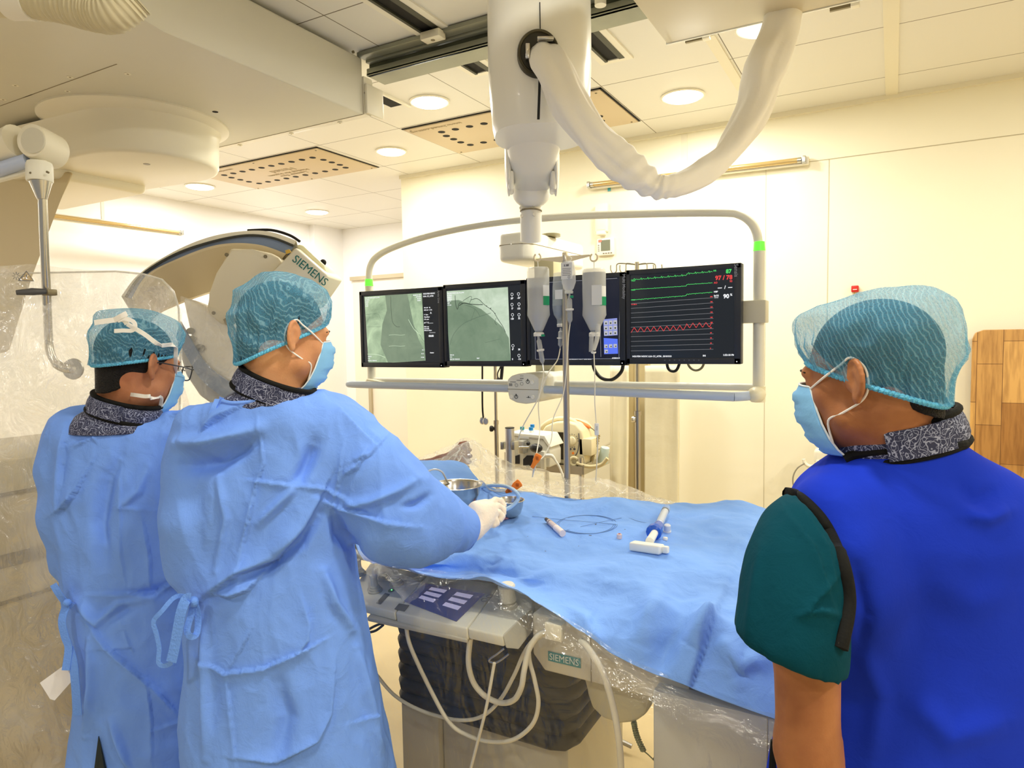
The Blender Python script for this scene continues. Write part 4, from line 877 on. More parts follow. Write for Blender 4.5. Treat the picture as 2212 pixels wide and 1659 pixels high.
# monitor 4
t4, s4, *_ = monitor(1352, 1601, 'rightmost monitor, black screen with green and red waveform traces and vital numbers')
b = B()
def wave(y0, y1, fn, x0=1363, x1=1539, n=180): return [(x0+(x1-x0)*k/n, y0+(y1-y0)*k/n+fn(k/n)) for k in range(n+1)]
ecg = lambda a: (lambda u: -a*math.exp(-(((u*12) % 1-.5)/.045)**2)+a*.3*math.exp(-(((u*12) % 1-.6)/.05)**2)-(a*.25)*math.exp(-(((u*12) % 1-.8)/.09)**2)-(3 if u > .68 else 0))
curve_(b, wave(605, 590, ecg(5)), .0009, sm=0); curve_(b, wave(626, 614, ecg(1.5)), .0009, sm=0); curve_(b, wave(648, 634, ecg(-2)), .0009, sm=0)
obj('ecg_traces', b, grn, s4)
b = B(); curve_(b, wave(713, 705, lambda u: 5.5*(abs(((u*12.5) % 1)*2-1)-.5)*2-(4 if u > .68 else 0)), .0010, sm=0); obj('pressure_trace', b, red, s4)
b = B()
for k in range(11):
    y0 = 656+k*10.2; y1 = 643+k*11.15; curve_(b, [(1363, y0), (1541, y1)], .0006, sm=0)
obj('grid_lines', b, emi('grid_grey', (.3, .3, .32), .8), s4)
b = B()
for k in range(11): stext(b, str(200-20*k), .006, 1534, 641+k*11.15)
stext(b, 'P1 200 A', .006, 1364, 658); stext(b, '97 / 78', .022, 1582, 599, 'RIGHT', bold=.0008); stext(b, 'AO', .009, 1542, 611); stext(b, '93', .010, 1582, 607.5, 'RIGHT')
obj('pressure_values', b, red, s4, smooth=False)
b = B(); stext(b, '87', .020, 1580, 586, 'RIGHT', bold=.0008); stext(b, 'HR', .008, 1541, 585)
for y in (607, 627, 648): stext(b, 'I 10 A', .006, 1364, y)
obj('heart_rate_value', b, grn, s4, smooth=False)
b = B(); stext(b, '---  /  ---', .016, 1582, 620, 'RIGHT', bold=.0006); stext(b, 'NBP', .008, 1542, 630.5); stext(b, 'SpO2', .008, 1542, 639); stext(b, '***', .012, 1543, 645); stext(b, '90', .021, 1575, 640, 'RIGHT', bold=.0008); stext(b, '%', .012, 1577, 637)
stext(b, 'NGUYEN NGOC LUA CC_NTM , 20181010', .0085, 1366, 770); stext(b, '1:53:18 PM', .0095, 1587, 767, 'RIGHT'); stext(b, 'SIG', .008, 1518, 768.5); obj('vital_values', b, white_t, s4, smooth=False)
b = B()
for k in range(8): q = PY(1436+k*10.5, 778, YM-.0004); b.cyl(q, q+np.array([0, .001, 0]), .0028, n=10)
obj('touch_keys', b, M('key_mark', srgb(84, 90, 100), .5), t4)
vtext('Sensis', .020, 1590, 584, t4, brand)
# cables below the monitors
cab = M('black_cable', (.012, .011, .009), .5); cabg = M('olive_cable', srgb(128, 122, 92), .5)
for pts, mt, r_, lab in (([(1280, 780), (1285, 800), (1300, 817), (1322, 820), (1342, 803), (1347, 780)], cab, .0075, 'thick black cable loop under the third monitor'),
                         ([(1439, 772), (1443, 795), (1453, 802), (1463, 797), (1472, 772)], cab, .006, 'small black cable loop under the rightmost monitor'),
                         ([(1481, 772), (1490, 793), (1504, 800), (1517, 793), (1524, 772)], cabg, .005, 'olive cable loop under the rightmost monitor'),
                         ([(1042, 770), (1042, 870), (1044, 902)], cab, .0045, 'straight black hose hanging behind the second monitor')):
    b = B(); b.tube(spline([PY(x, y, 2.74 if mt is not cab or x < 1100 else 2.72) for x, y in pts], 6), r_, 10)
    o = obj('stethoscope' if 'hose' in lab else 'cable_loop', b, mt)
    if 'hose' in lab:
        tag(o, 'black stethoscope hanging below the second monitor', 'stethoscope')
        b = B()
        for xx, yy in ((1042, 909), (1049, 910)): q = PY(xx, yy, 2.74); b.lathe(q, (.6, -1, 0), [(.004, -.01), (.012, -.004), (.014, 0), (.011, .004), (.004, .004)], 20, sy=1.3)
        obj('chest_piece', b, chrome, o)
    else: tag(o, lab, 'cable', 'cable loops under the monitors')
b = B(); b.tube(spline([PY(x, y, 2.73) for x, y in [(1084, 780), (1080, 795), (1075, 806), (1076, 818), (1080, 828), (1083, 815), (1086, 780)]], 6), [.003]*12+[.008]*12+[.006], 8); tag(obj('cable_loop', b, cab), 'narrow black cable hanging beside the control box', 'cable', 'cable loops under the monitors')
# ------------------------------------------------------------------ white cloth sleeve
stn = [(1174, 116, 32, 2.08), (1182, 130, 37, 2.03), (1203, 170, 40, 2.0), (1234, 231, 42, 1.98), (1277, 290, 37, 1.97), (1320, 334, 38, 1.97), (1366, 372, 35, 1.97), (1414, 400, 25, 1.98), (1440, 401, 23, 1.98), (1478, 393, 25, 2.0), (1520, 372, 28, 2.03), (1562, 338, 25, 2.06), (1596, 292, 30, 2.09), (1632, 228, 36, 2.11), (1652, 150, 44, 2.12), (1680, 85, 37, 2.13), (1697, 12, 37, 2.14), (1712, -60, 34, 2.2)]
pts = spline([P(x, y, d_) for x, y, r_, d_ in stn], 10); rr = np.interp(np.linspace(0, 17, len(pts)), range(18), [s[2]*s[3]/F_PX for s in stn])
vs = []; n = 40; xx_ = None
for i, p in enumerate(pts):
    tt_ = (pts[min(i+1, len(pts)-1)]-pts[max(i-1, 0)]).normalized(); sx_ = tt_.cross(V(fw)).normalized(); sy_ = tt_.cross(sx_)
    for k in range(n):
        a = 2*PI*k/n; w_ = .10*math.sin(3*a+i*.05)*math.sin(i*.09)+.05*math.sin(5*a-i*.12)+.10*(1-abs(noise.noise(Vector((i*.05, math.cos(a)*1.5, math.sin(a)*1.5))))*4)*.5
        bend = math.exp(-((i-68)/14.)**2); w_ += .12*bend*math.sin(i*1.05+2*a)
        vs.append(p+(sx_*math.cos(a)+sy_*math.sin(a)*.8)*rr[i]*(1+w_*1.05))
fs = [[j*n+k, j*n+(k+1) % n, (j+1)*n+(k+1) % n, (j+1)*n+k] for j in range(len(pts)-1) for k in range(n)]+[list(range(n))[::-1], [(len(pts)-1)*n+k for k in range(n)]]
b = B(); b.add(vs, fs); tag(obj('cable_sleeve', b, M('white_cotton', srgb(246, 243, 234), .8, bump=.1, bscale=50), ang=180), 'white cloth cable sleeve looping from the boom opening up to the ceiling', 'cable sleeve')
# ------------------------------------------------------------------ patient table
tb_m = M('table_cream', srgb(214, 208, 190), .4, spec=.4); tb_d = M('table_grey', srgb(190, 184, 166), .45)
t = thing('patient_table', 'cream X-ray patient table with black bellows under the blue drape', 'operating table', (-1.2, 1.95, 0))
b = B(); b.box2((-3.1, 1.66, .885), (-.12, 2.28, .925), bev=.015); obj('tabletop', b, M('carbon_black', (.03, .03, .033), .5), t)
def fq(x, y, Y): return PY(x, y, Y)
a, c = fq(1150, 1365, 1.5), fq(1176, 1449, 1.5); r_ = fq(1410, 1505, 1.5)
b = B(); b.prism([(a[0], 1.5, a[2]+.05), (a[0], 1.5, fq(1150, 1412, 1.5)[2]), (c[0], 1.5, c[2]), (-.14, 1.5, c[2]-.004), (-.14, 1.5, a[2]+.05)], (0, .16, 0), bev=.006); sh = obj('side_housing', b, tb_m, t)
sx_ = fq(1277, 1450, 1.5)[0]; b = B(); b.box2((sx_-.0008, 1.4985, c[2]), (sx_+.0008, 1.5, a[2]+.05)); obj('housing_seam', b, line_m, sh, smooth=False)
p0, p1, p2 = fq(1184, 1406, 1.498), fq(1254, 1420, 1.498), fq(1184, 1426, 1.498)
b = B(); zc2 = (p0[2]+p2[2])/2-.001; b.box(((p0[0]+p1[0])/2, 1.4985, zc2), (p1[0]-p0[0], .0015, (p0[2]-p2[2])*1.0)); bd = obj('name_badge', b, M('teal_badge', srgb(60, 140, 144), .5), sh, smooth=False)
b = B(); text(b, 'SIEMENS', (p0[2]-p2[2])*.98, ((p0[0]+p1[0])/2, 1.4972, zc2), (1, 0, 0), (0, 0, 1), bold=0, sx=.92); obj('lettering', b, M('badge_white', srgb(225, 232, 226), .5), bd, smooth=False)
# bellows
q0, q1 = fq(850, 1350, 1.64), fq(862, 1520, 1.64); q2 = fq(1215, 1637, 1.64)
xl, xr, zb2, zt2 = q0[0]+.012, q2[0]+.02, q1[2], .86
bel = M('black_bellows', (.008, .009, .013), .5, spec=.35)
b = B(); nl = 9; rg = []
for k in range(nl*6+1):
    u = k/(nl*6); z = zb2+(zt2-zb2)*u; r_ = .012*abs(math.sin(PI*u*nl))**.6
    rg.append([(x, y, z) for x, y in [(xl-r_+.03, 1.64-r_), (xr+r_-.06, 1.64-r_), (xr+r_-.02, 1.655-r_), (xr+r_, 1.70), (xr+r_, 2.2), (xl-r_, 2.2), (xl-r_, 1.67-r_)]])
loft(b, rg); obj('bellows', b, bel, t, ang=50)
q = fq(875, 1530, 1.7); qm = fq(955, 1560, 1.7)
b = B(); b.box2((q[0], 1.68, 0.02), (qm[0], 2.15, zb2+.01), bev=.006); b.box2((qm[0]+.002, 1.70, 0.02), (xr-.03, 2.15, zb2+.01), bev=.006); obj('base_column', b, M('base_beige', srgb(196, 190, 172), .45), t)
b = B(); b.box2((q[0]-.1, 1.64, 0), (xr+.25, 2.2, .06), bev=.02); obj('base_plate', b, tb_d, t)
# rounded under cover
uc = [fq(x, y, 1.56) for x, y in [(1264, 1468), (1268, 1500), (1278, 1530), (1300, 1552), (1335, 1565), (1370, 1562), (1394, 1545), (1408, 1520), (1412, 1490)]]
b = B(); b.prism(uc+[(uc[-1][0], 1.56, uc[0][2]+.05), (uc[0][0], 1.56, uc[0][2]+.05)], (0, .3, 0), bev=.01); obj('rounded_cover', b, M('cover_stone', srgb(198, 190, 160), .45), t, ang=50)
# right hand grey box
g = [fq(x, y, 1.46) for x, y in [(1410, 1500), (1410, 1632), (1505, 1660), (1505, 1512)]]
b = B(); b.box2((g[0][0], 1.46, .54), (-.12, 1.9, fq(1450, 1500, 1.46)[2]), bev=.006); gb = obj('junction_box', b, M('box_grey', srgb(196, 196, 192), .45), t)
q = fq(1657, 1600, 1.455); b = B(); b.box2((q[0]-.001, 1.4585, .6), (q[0]+.001, 1.46, q[2]+.05)); obj('box_seam', b, line_m, gb, smooth=False)
q = fq(1500, 1505, 1.5); b = B(); b.box2((q[0]-.012, 1.5, q[2]-.035), (q[0]+.012, 1.53, q[2]+.06)); obj('rail_post', b, M('brown_rail', srgb(92, 78, 66), .4, .4), t, smooth=False)
b = B(); b.box2((q[0], 1.5, q[2]-.012), (-.05, 1.515, q[2]+.03)); obj('side_rail', b, M('brown_rail', (0, 0, 0)), t, smooth=False)
# ---- control panel at the table side
t = thing('table_control_panel', 'cream table-side control panel with joysticks and a dark touch screen', 'control panel', fq(960, 1360, 1.42))
PA, PB, PC = fq(785, 1306, 1.40), fq(1140, 1374, 1.40), fq(950, 1262, 1.565)
pn = np.cross(PB-PA, PC-PA); pn /= np.linalg.norm(pn); pn = pn*(1 if pn[2] > 0 else -1)
def PP(x, y, l=0.):
    v = D_(x, y); s_ = ((PA+pn*l)-CAM)@pn/(v@pn); return CAM+v*s_
pc_m = M('panel_cream', srgb(222, 218, 200), .35, spec=.45)
def mod(name, pts, th, mt=pc_m): b = B(); b.prism([PP(*p) for p in pts], -pn*th, bev=.005); return obj(name, b, mt, t)
m1_ = mod('left_module', [(745, 1296), (853, 1323), (925, 1240), (800, 1215)], .026)
m2_ = mod('middle_module', [(854, 1323), (1009, 1357), (1078, 1262), (926, 1238)], .034)
m3_ = mod('right_module', [(1010, 1357), (1086, 1374), (1150, 1312), (1150, 1280), (1080, 1262)], .03)
b = B(); b.prism([PP(1086, 1374), PP(1150, 1312), PP(1150, 1312)-pn*.06, PP(1118, 1374)-pn*.035, PP(1090, 1374)-pn*.032], (-.02, .03, 0), bev=.003); obj('end_cheek', b, tb_d, t)
b = B(); b.prism([PP(790, 1316)-pn*.024, PP(1006, 1357)-pn*.03, PP(1070, 1262)-pn*.03, PP(860, 1235)-pn*.024], -pn*.012, bev=.003); obj('underside', b, tb_d, t)
sc4 = [PP(872, 1299, .001), PP(986, 1343, .001), PP(1047, 1283, .001), PP(919, 1261, .001)]
b = B(); b.prism(sc4, pn*.0012); ts = obj('touch_screen', b, M('touch_glass', srgb(62, 66, 104), .12, spec=.6, emit=srgb(58, 62, 108), estr=.35), t, smooth=False)
def BL(u, v): return (1-u)*(1-v)*sc4[0]+u*(1-v)*sc4[1]+u*v*sc4[2]+(1-u)*v*sc4[3]
keym = M('touch_key_lit', srgb(196, 190, 216), .3, emit=srgb(190, 184, 214), estr=.45)
for cu0 in (.16, .60):
    for k in range(3):
        u0, u1, v0, v1 = cu0, cu0+.27, .30+k*.22, .30+k*.22+.13
        b = B(); b.prism([BL(u0, v0)+pn*.0014, BL(u1, v0)+pn*.0014, BL(u1, v1)+pn*.0014, BL(u0, v1)+pn*.0014], pn*.0006); obj('touch_key', b, keym, ts, smooth=False)
b = B(); b.prism([PP(852, 1316, .001), PP(874, 1321, .001), PP(884, 1308, .001), PP(862, 1304, .001)], pn*.001); obj('small_window', b, M('window_grey', srgb(120, 116, 104), .3), t, smooth=False)
def knob(x, y, rb, rs, h, lab=None, name='joystick'):
    q = PP(x, y); b = B(); b.lathe(q, pn, [(rb, -.002), (rb, .004), (rb*.82, .006), (rb*.82, .010), (rb*.66, .012), (rb*.66, .016), (rs, .018)], 28); k_ = obj(name, b, M('knob_stone', srgb(196, 190, 168), .45), t)
    b = B(); b.lathe(q+pn*.016, pn, [(rs, 0), (rs*.92, h*.6), (rs*1.05, h*.9), (rs*.9, h)], 24); obj('grip', b, M('knob_grip', srgb(206, 202, 186), .4), k_)
knob(811, 1277, .021, .0105, .035); knob(828, 1251, .018, .011, .004); knob(857, 1262, .021, .012, .006); knob(776, 1240, .021, .011, .03); knob(1099, 1309, .025, .022, .045)
b = B(); b.lathe(PP(845, 1276, .0005), pn, [(.009, 0), (.009, .0015)], 20); b.mat(1).ball(PP(846, 1274.5, .002), .0022, 10); obj('status_light', b, [M('olive_ring', srgb(96, 120, 84), .4), M('led_green', (.1, 1, .2), .3, emit=(.2, 1, .3), estr=2)], t)
b = B(); b.prism([PP(812, 1303, .0005), PP(822, 1306, .0005), PP(842, 1284, .0005), PP(832, 1281, .0005)], pn*.001, bev=.0004); obj('slide_window', b, M('window_grey', (0, 0, 0)), t)
for x, y in ((1046, 1296), (1057, 1288)):
    b = B(); b.torus(PP(x, y, .001), pn, .008, .001, 18, 5); obj('ring_symbol', b, M('symbol_blue_grey', srgb(110, 112, 130), .5), t)
b = B(); b.tube(spline([fq(*p, 1.42) for p in [(840, 1343), (815, 1350), (793, 1362), (796, 1366), (812, 1362), (828, 1350)]], 5), .0035, 8); obj('black_hook', b, cab, t)
b = B(); b.tube(spline([fq(*p, 1.52) for p in [(1090, 1400), (1075, 1412), (1058, 1424), (1060, 1430), (1075, 1430), (1100, 1412)]], 5), .0035, 8); obj('chrome_hook', b, chrome, t)
# cables on the table side
cw = M('white_cable', srgb(222, 216, 196), .45)
CB = [('cable', [(878, 1358, 1.40), (888, 1400, 1.40), (930, 1490, 1.42), (970, 1560, 1.44), (1010, 1588, 1.46), (1060, 1602, 1.46), (1110, 1597, 1.46), (1150, 1565, 1.46), (1163, 1520, 1.46), (1155, 1470, 1.46), (1143, 1420, 1.46), (1150, 1388, 1.46), (1190, 1362, 1.47)], .0055, 'long white cable hanging lowest below the control panel'),
      ('cable', [(1016, 1378, 1.41), (1012, 1430, 1.42), (1022, 1472, 1.44), (1046, 1502, 1.45), (1080, 1518, 1.45), (1110, 1512, 1.44), (1126, 1485, 1.43), (1132, 1450, 1.43), (1142, 1405, 1.44), (1162, 1374, 1.45), (1190, 1360, 1.46)], .0072, 'thick white cable in a U loop under the control panel'),
      ('cable', [(780, 1415, 1.45), (800, 1440, 1.45), (850, 1500, 1.46), (910, 1535, 1.47), (985, 1555, 1.48), (1040, 1548, 1.48), (1080, 1512, 1.47), (1110, 1460, 1.46), (1135, 1405, 1.46), (1165, 1370, 1.46), (1192, 1356, 1.47)], .005, 'thin white cable sweeping from the gown towards the connector'),
      ('cable', [(1255, 1385, 1.44), (1272, 1402, 1.42), (1303, 1455, 1.41), (1325, 1530, 1.41), (1337, 1600, 1.41), (1342, 1670, 1.42), (1344, 1760, 1.42)], .0078, 'white cable hanging straight down right of the teal badge'),
      ('cable', [(1068, 1432, 1.38), (1050, 1530, 1.38), (1030, 1610, 1.38), (1012, 1680, 1.38)], .004, 'pale slanting cord in front of the bellows')]
for n_, p_, r_, l_ in CB:
    b = B(); b.tube(spline([fq(*p) for p in p_], 8), r_, 12); tag(obj(n_, b, cw), l_, 'cable', 'cables below the table')
q = fq(1200, 1361, 1.45); b = B(); b.box(q, (.045, .03, .042), bev=.003); tag(obj('cable_connector', b, M('connector_cream', srgb(226, 220, 196), .4)), 'cream square connector where the white cables meet at drape hem', 'connector')
b = B(); pts = spline([fq(*p, 1.56) for p in [(1369, 1560), (1376, 1590), (1390, 1622)]], 60); ax_ = (pts[-1]-pts[0]).normalized(); u1 = ax_.cross(Vector((0, 1, 0))).normalized()
b.tube([p+(u1*math.cos(i*.75)+Vector((0, 1, 0))*math.sin(i*.75))*.006 for i, p in enumerate(pts)], .002, 5); b.tube(spline([fq(*p, 1.56) for p in [(1390, 1622), (1400, 1630), (1418, 1648)]], 4), .0015, 6)
tag(obj('coiled_cable', b, M('green_coil', srgb(110, 120, 80), .5), recalc=False), 'green coiled cord hanging below the rounded table cover', 'cord')
b = B(); b.tube(spline([fq(*p, 1.6) for p in [(1412, 1636), (1432, 1650), (1452, 1675)]], 4), [.006, .014, .016], 10); tag(obj('black_connector', b, cab), 'black plug hanging at the bottom edge beneath the grey box', 'connector')
# ------------------------------------------------------------------ blue drape
def cloth_mat(name, col, trl=.0, bump=.25, rough=.75, lo=.9, sheen=0., spec=.25):
    mt, nt, N, L, b, out = tree(name)
    tc = N('TexCoord'); n = N('TexNoise'); n.inputs['Scale'].default_value = 320; n.inputs['Detail'].default_value = 2; L(tc.outputs['Object'], n.inputs['Vector'])
    n2 = N('TexNoise'); n2.inputs['Scale'].default_value = 26; n2.inputs['Detail'].default_value = 4; n2.inputs['Distortion'].default_value = 1.2; L(tc.outputs['Object'], n2.inputs['Vector'])
    ad = N('Math', operation='MULTIPLY_ADD'); ad.inputs[1].default_value = .12; L(n.outputs['Fac'], ad.inputs[0]); L(n2.outputs['Fac'], ad.inputs[2])
    bp = N('Bump'); bp.inputs['Strength'].default_value = bump; bp.inputs['Distance'].default_value = .008; L(ad.outputs[0], bp.inputs['Height']); L(bp.outputs['Normal'], b.inputs['Normal'])
    n3 = N('TexNoise'); n3.inputs['Scale'].default_value = 5; L(tc.outputs['Object'], n3.inputs['Vector']); r = N('ValToRGB'); r.color_ramp.elements[0].position = .3; r.color_ramp.elements[1].position = .7
    r.color_ramp.elements[0].color = (*[c*lo for c in col], 1); r.color_ramp.elements[1].color = (*[min(1, c*1.04) for c in col], 1); L(n3.outputs['Fac'], r.inputs['Fac']); L(r.outputs['Color'], b.inputs['Base Color'])
    b.inputs['Roughness'].default_value = rough; b.inputs['Specular IOR Level'].default_value = spec; b.inputs['Sheen Weight'].default_value = sheen
    return mt
blue_d = cloth_mat('blue_nonwoven_drape', srgb(130, 176, 250), bump=.35)
R = [[(760, 975, 1.16), (880, 990, 1.16), (1000, 1003, 1.13), (1040, 1048, 1.05), (1130, 1064, 1.03), (1250, 1076, 1.02), (1335, 1076, 1.03), (1450, 1091, 1.0), (1590, 1087, 1.02), (1668, 1108, 1.0), (1800, 1130, 1.0)],
     [(760, 1050, 1.11), (880, 1040, 1.11), (1000, 1045, 1.09), (1048, 1085, 1.03), (1130, 1105, 1.01), (1250, 1115, 1.01), (1345, 1115, 1.02), (1450, 1130, 1.0), (1590, 1135, 1.01), (1680, 1155, 1.0), (1800, 1180, 1.0)],
     [(760, 1140, 1.01), (880, 1135, 1.01), (1000, 1135, 1.0), (1050, 1148, .99), (1130, 1165, .99), (1250, 1172, .99), (1350, 1178, 1.), (1450, 1190, 1.), (1590, 1200, .99), (1690, 1215, .98), (1810, 1250, .98)],
     [(775, 1195, .98), (890, 1200, .98), (980, 1198, .98), (1060, 1205, .98), (1140, 1220, .98), (1250, 1236, .97), (1360, 1248, .98), (1470, 1258, .97), (1600, 1278, .97), (1700, 1298, .96), (1815, 1330, .96)],
     [(800, 1215, .96), (905, 1228, .955), (985, 1234, .95), (1065, 1243, .95), (1150, 1266, .95), (1260, 1296, .95), (1370, 1315, .95), (1480, 1335, .95), (1600, 1362, .95), (1710, 1392, .94), (1825, 1430, .94)]]
G = [[PZ(*p) for p in r] for r in R]
hem = [(830, 1222), (925, 1243), (995, 1249), (1058, 1252), (1135, 1290), (1235, 1352), (1350, 1425), (1480, 1482), (1600, 1527), (1700, 1562), (1825, 1605)]
mid, last = [], []
for (x, y), g_ in zip(hem, G[-1]):
    last.append(PY(x, y, min(g_[1]-.03, 1.43))); mid.append((g_*.45+last[-1]*.55)+np.array([0, -.012, 0]))
G += [mid, last]
# the back edge falls behind the table
back = [p+np.array([0, .05, -.10]) for p in G[0]]
G = [back]+G
GG = sheet(G, 12, 12, 0)
nr, nc = len(GG), len(GG[0]); vs = [p for r in GG for p in r]; fs = [(i*nc+j, i*nc+j+1, (i+1)*nc+j+1, (i+1)*nc+j) for i in range(nr-1) for j in range(nc-1)]
DC = [([(1110, 1240), (1180, 1205), (1260, 1192), (1390, 1172)], 26, -.012, 'g'), ([(1100, 1280), (1200, 1235), (1330, 1215), (1450, 1200)], 22, .010, 'g'), ([(1337, 1078), (1300, 1105), (1255, 1135)], 9, .012, 's'),
      ([(1585, 1240), (1558, 1310), (1530, 1390), (1488, 1500)], 22, .022, 's'), ([(1438, 1275), (1410, 1320), (1378, 1400)], 26, .016, 'g'), ([(1560, 1310), (1520, 1360), (1490, 1400)], 22, .014, 'g'), ([(1490, 1290), (1440, 1400), (1420, 1450)], 24, -.012, 'g'),
      ([(1322, 1236), (1290, 1310), (1264, 1372)], 5, .005, 's'), ([(1590, 1470), (1570, 1400), (1600, 1440), (1650, 1420)], 22, .012, 'g'), ([(1180, 1262), (1300, 1240), (1420, 1262), (1560, 1240)], 26, .008, 'g'),
      ([(1650, 1130), (1600, 1180), (1560, 1260)], 7, .006, 's'), ([(1100, 1200), (1070, 1150), (1120, 1090), (1200, 1080)], 12, .006, 's'), ([(860, 1225), (960, 1225), (1050, 1190)], 14, .012, 'g'), ([(1040, 1230), (1080, 1190), (1100, 1150)], 12, -.01, 'g'), ([(1200, 1300), (1260, 1340), (1300, 1400)], 14, .008, 'g')]
def dform(co, no):
    if no[:, 2].mean() < 0: no = -no
    n_ = nz(co, (3.5, 5, 5), 3., 3); n2 = nz(co, (9, 12, 9), 8., 2, True)
    co = co+no*(n_*.014+n2*.004)[:, None]; return creases(co, no, [(a_, b_, c_*1.9, d_) for a_, b_, c_, d_ in DC])
dr = mesh_from('surgical_drape', vs, fs, blue_d, sub=1, deform=dform)
md = dr.modifiers.new('thick', 'SOLIDIFY'); md.thickness = .0015; md.offset = 0
tag(dr, 'large light blue surgical drape covering the patient table', 'drape')
bpy.context.view_layer.update()
def bvh(o):
    from mathutils.bvhtree import BVHTree
    bpy.context.view_layer.update(); Mw = o.matrix_world
    return BVHTree.FromPolygons([Mw @ v.co for v in o.data.vertices], [tuple(p.vertices) for p in o.data.polygons])
DB = bvh(dr)
def on(tree_, x, y, lift=0., dflt=None):
    h = tree_.ray_cast(V(CAM), V(D_(x, y)).normalized())
    if h[0] is None: return dflt
    n = h[1] if h[1].dot(V(fw)) < 0 else -h[1]
    return np.array(h[0]+n*lift)
def OD(x, y, lift=0.):
    q = on(DB, x, y, lift); return q if q is not None else PZ(x, y, 1.0)
# drape specks
for x, y, r_ in ((1140, 1159, .003), (1275, 1157, .006), (1287, 1133, .006), (1250, 1180, .003), (1178, 1191, .003), (1350, 1144, .003)):
    b = B(); n_ = V(OD(x, y, .01))-V(OD(x, y, 0)); b.lathe(OD(x, y, .0006), n_, [(r_, 0), (r_*.8, .0003)], 10, sy=.45); obj('stain', b, M('dark_stain', srgb(70, 80, 110), .5), dr)
# clear sheet beyond and over the foot
rows = [[P(*p) for p in r] for r in [
    [(850, 1012, 2.95), (905, 992, 2.9), (960, 972, 2.85), (1012, 951, 2.80), (1060, 980, 2.8), (1120, 1004, 2.78), (1215, 1028, 2.72), (1310, 1040, 2.66), (1370, 1058, 2.62), (1420, 1085, 2.56)],
    [(850, 1018, 2.85), (905, 1000, 2.8), (960, 985, 2.75), (1016, 962, 2.70), (1050, 1000, 2.7), (1110, 1025, 2.68), (1210, 1040, 2.66), (1310, 1052, 2.6), (1370, 1068, 2.56), (1450, 1088, 2.5)],
    [(850, 1024, 2.75), (905, 1008, 2.7), (960, 1000, 2.66), (1010, 1000, 2.64), (1050, 1030, 2.62), (1110, 1048, 2.6), (1210, 1060, 2.58), (1310, 1066, 2.54), (1370, 1078, 2.5), (1470, 1092, 2.45)],
    [(850, 1032, 2.62), (905, 1015, 2.62), (960, 1012, 2.6), (1010, 1012, 2.58), (1050, 1052, 2.5), (1110, 1066, 2.48), (1210, 1078, 2.46), (1310, 1080, 2.45), (1400, 1092, 2.42), (1500, 1098, 2.4)]]]
b = B(); b.grid(sheet(rows, 12, 12, .013, 13., 4.)); tag(obj('plastic_sheet', b, plastic('crinkled_drape_film', 34, .12, gl_=.26, fold_glints=.75, tint=(1, .97, .9)), recalc=False), 'crinkled clear plastic sheet tented over the bare foot behind the blue drape', 'plastic sheet')
# clear sheet hanging from the table edge over the controls
rows = []
hm2 = [(770, 1180), (860, 1226), (950, 1240), (1050, 1250), (1130, 1290), (1235, 1352), (1350, 1425), (1480, 1482), (1600, 1527), (1680, 1556)]
rows.append([PY(x, y-6, 1.43) for x, y in hm2]); rows.append([PY(x-8, y+60, 1.33) for x, y in hm2]); rows.append([PY(x-10, max(y+170, 1480), 1.33) for x, y in hm2]); rows.append([PY(x-5, max(y+250, 1640), 1.35) for x, y in hm2]); rows.append([PY(x-5, 1850, 1.37) for x, y in hm2])
b = B(); b.grid(sheet(rows, 12, 12, .007, 6., 14.)); tag(obj('plastic_sheet', b, plastic('hanging_clear_film', 9, .018, gl_=.05, fold_glints=.0, tint=(.96, .95, .92)), recalc=False), 'clear plastic sheet hanging below blue drape over the control panel', 'plastic sheet')
# glossy gathered fold along the hem and over the knobs
rows = [[PY(*p) for p in r] for r in [[(762, 1182, 1.42), (790, 1200, 1.44), (830, 1222, 1.46), (880, 1248, 1.45), (920, 1262, 1.44)], [(764, 1205, 1.40), (795, 1222, 1.42), (835, 1235, 1.43), (875, 1268, 1.42), (905, 1290, 1.41)], [(775, 1240, 1.38), (805, 1248, 1.40), (832, 1252, 1.40), (862, 1290, 1.38), (880, 1310, 1.37)]]]
b = B(); b.grid(sheet(rows, 14, 14, .010, 26., 2.)); tag(obj('plastic_sheet', b, plas_b, recalc=False), 'shiny crumpled plastic over the joysticks beside the gown', 'plastic sheet')
# ------------------------------------------------------------------ things lying on the drape
ss = M('stainless_bowl', (.55, .54, .52), .22, 1., bump=.03, bscale=90)
def bowl(x, y, z, r, h, label):
    c_ = PZ(x, y, z); hh_ = DB.ray_cast(V(c_)+Vector((0, 0, .2)), Vector((0, 0, -1))); h = (c_[2]-hh_[0].z-.001) if hh_[0] is not None and .015 < c_[2]-hh_[0].z < .1 else h; t = thing('steel_bowl', label, 'bowl', c_-np.array([0, 0, h]), 'steel bowls on the drape'); o = c_-np.array([0, 0, h])
    pr = [(r*.35, 0), (r*.55, .002), (r*.78, h*.22), (r*.93, h*.6), (r*.97, h*.94), (r*1.04, h), (r*1.0, h+.001), (r*.94, h*.93), (r*.89, h*.6), (r*.74, h*.24), (r*.5, .006), (.001, .005)]
    b = B(); b.lathe(o, (0, 0, 1), pr, 48, cap=False); obj('bowl_body', b, ss, t, ang=60); b = B(); b.torus(c_, (0, 0, 1), r*1.02, .002, 48, 8); obj('rolled_rim', b, chrome, t)
bowl(984, 1047, 1.135, .083, .075, 'large stainless steel bowl behind the gloved hand')
bowl(1101, 1080, 1.066, .047, .05, 'small stainless steel bowl beside the gloved fingertips')
bowl(893, 1032, 1.12, .03, .03, 'steel dish mostly hidden behind the gown sleeve')
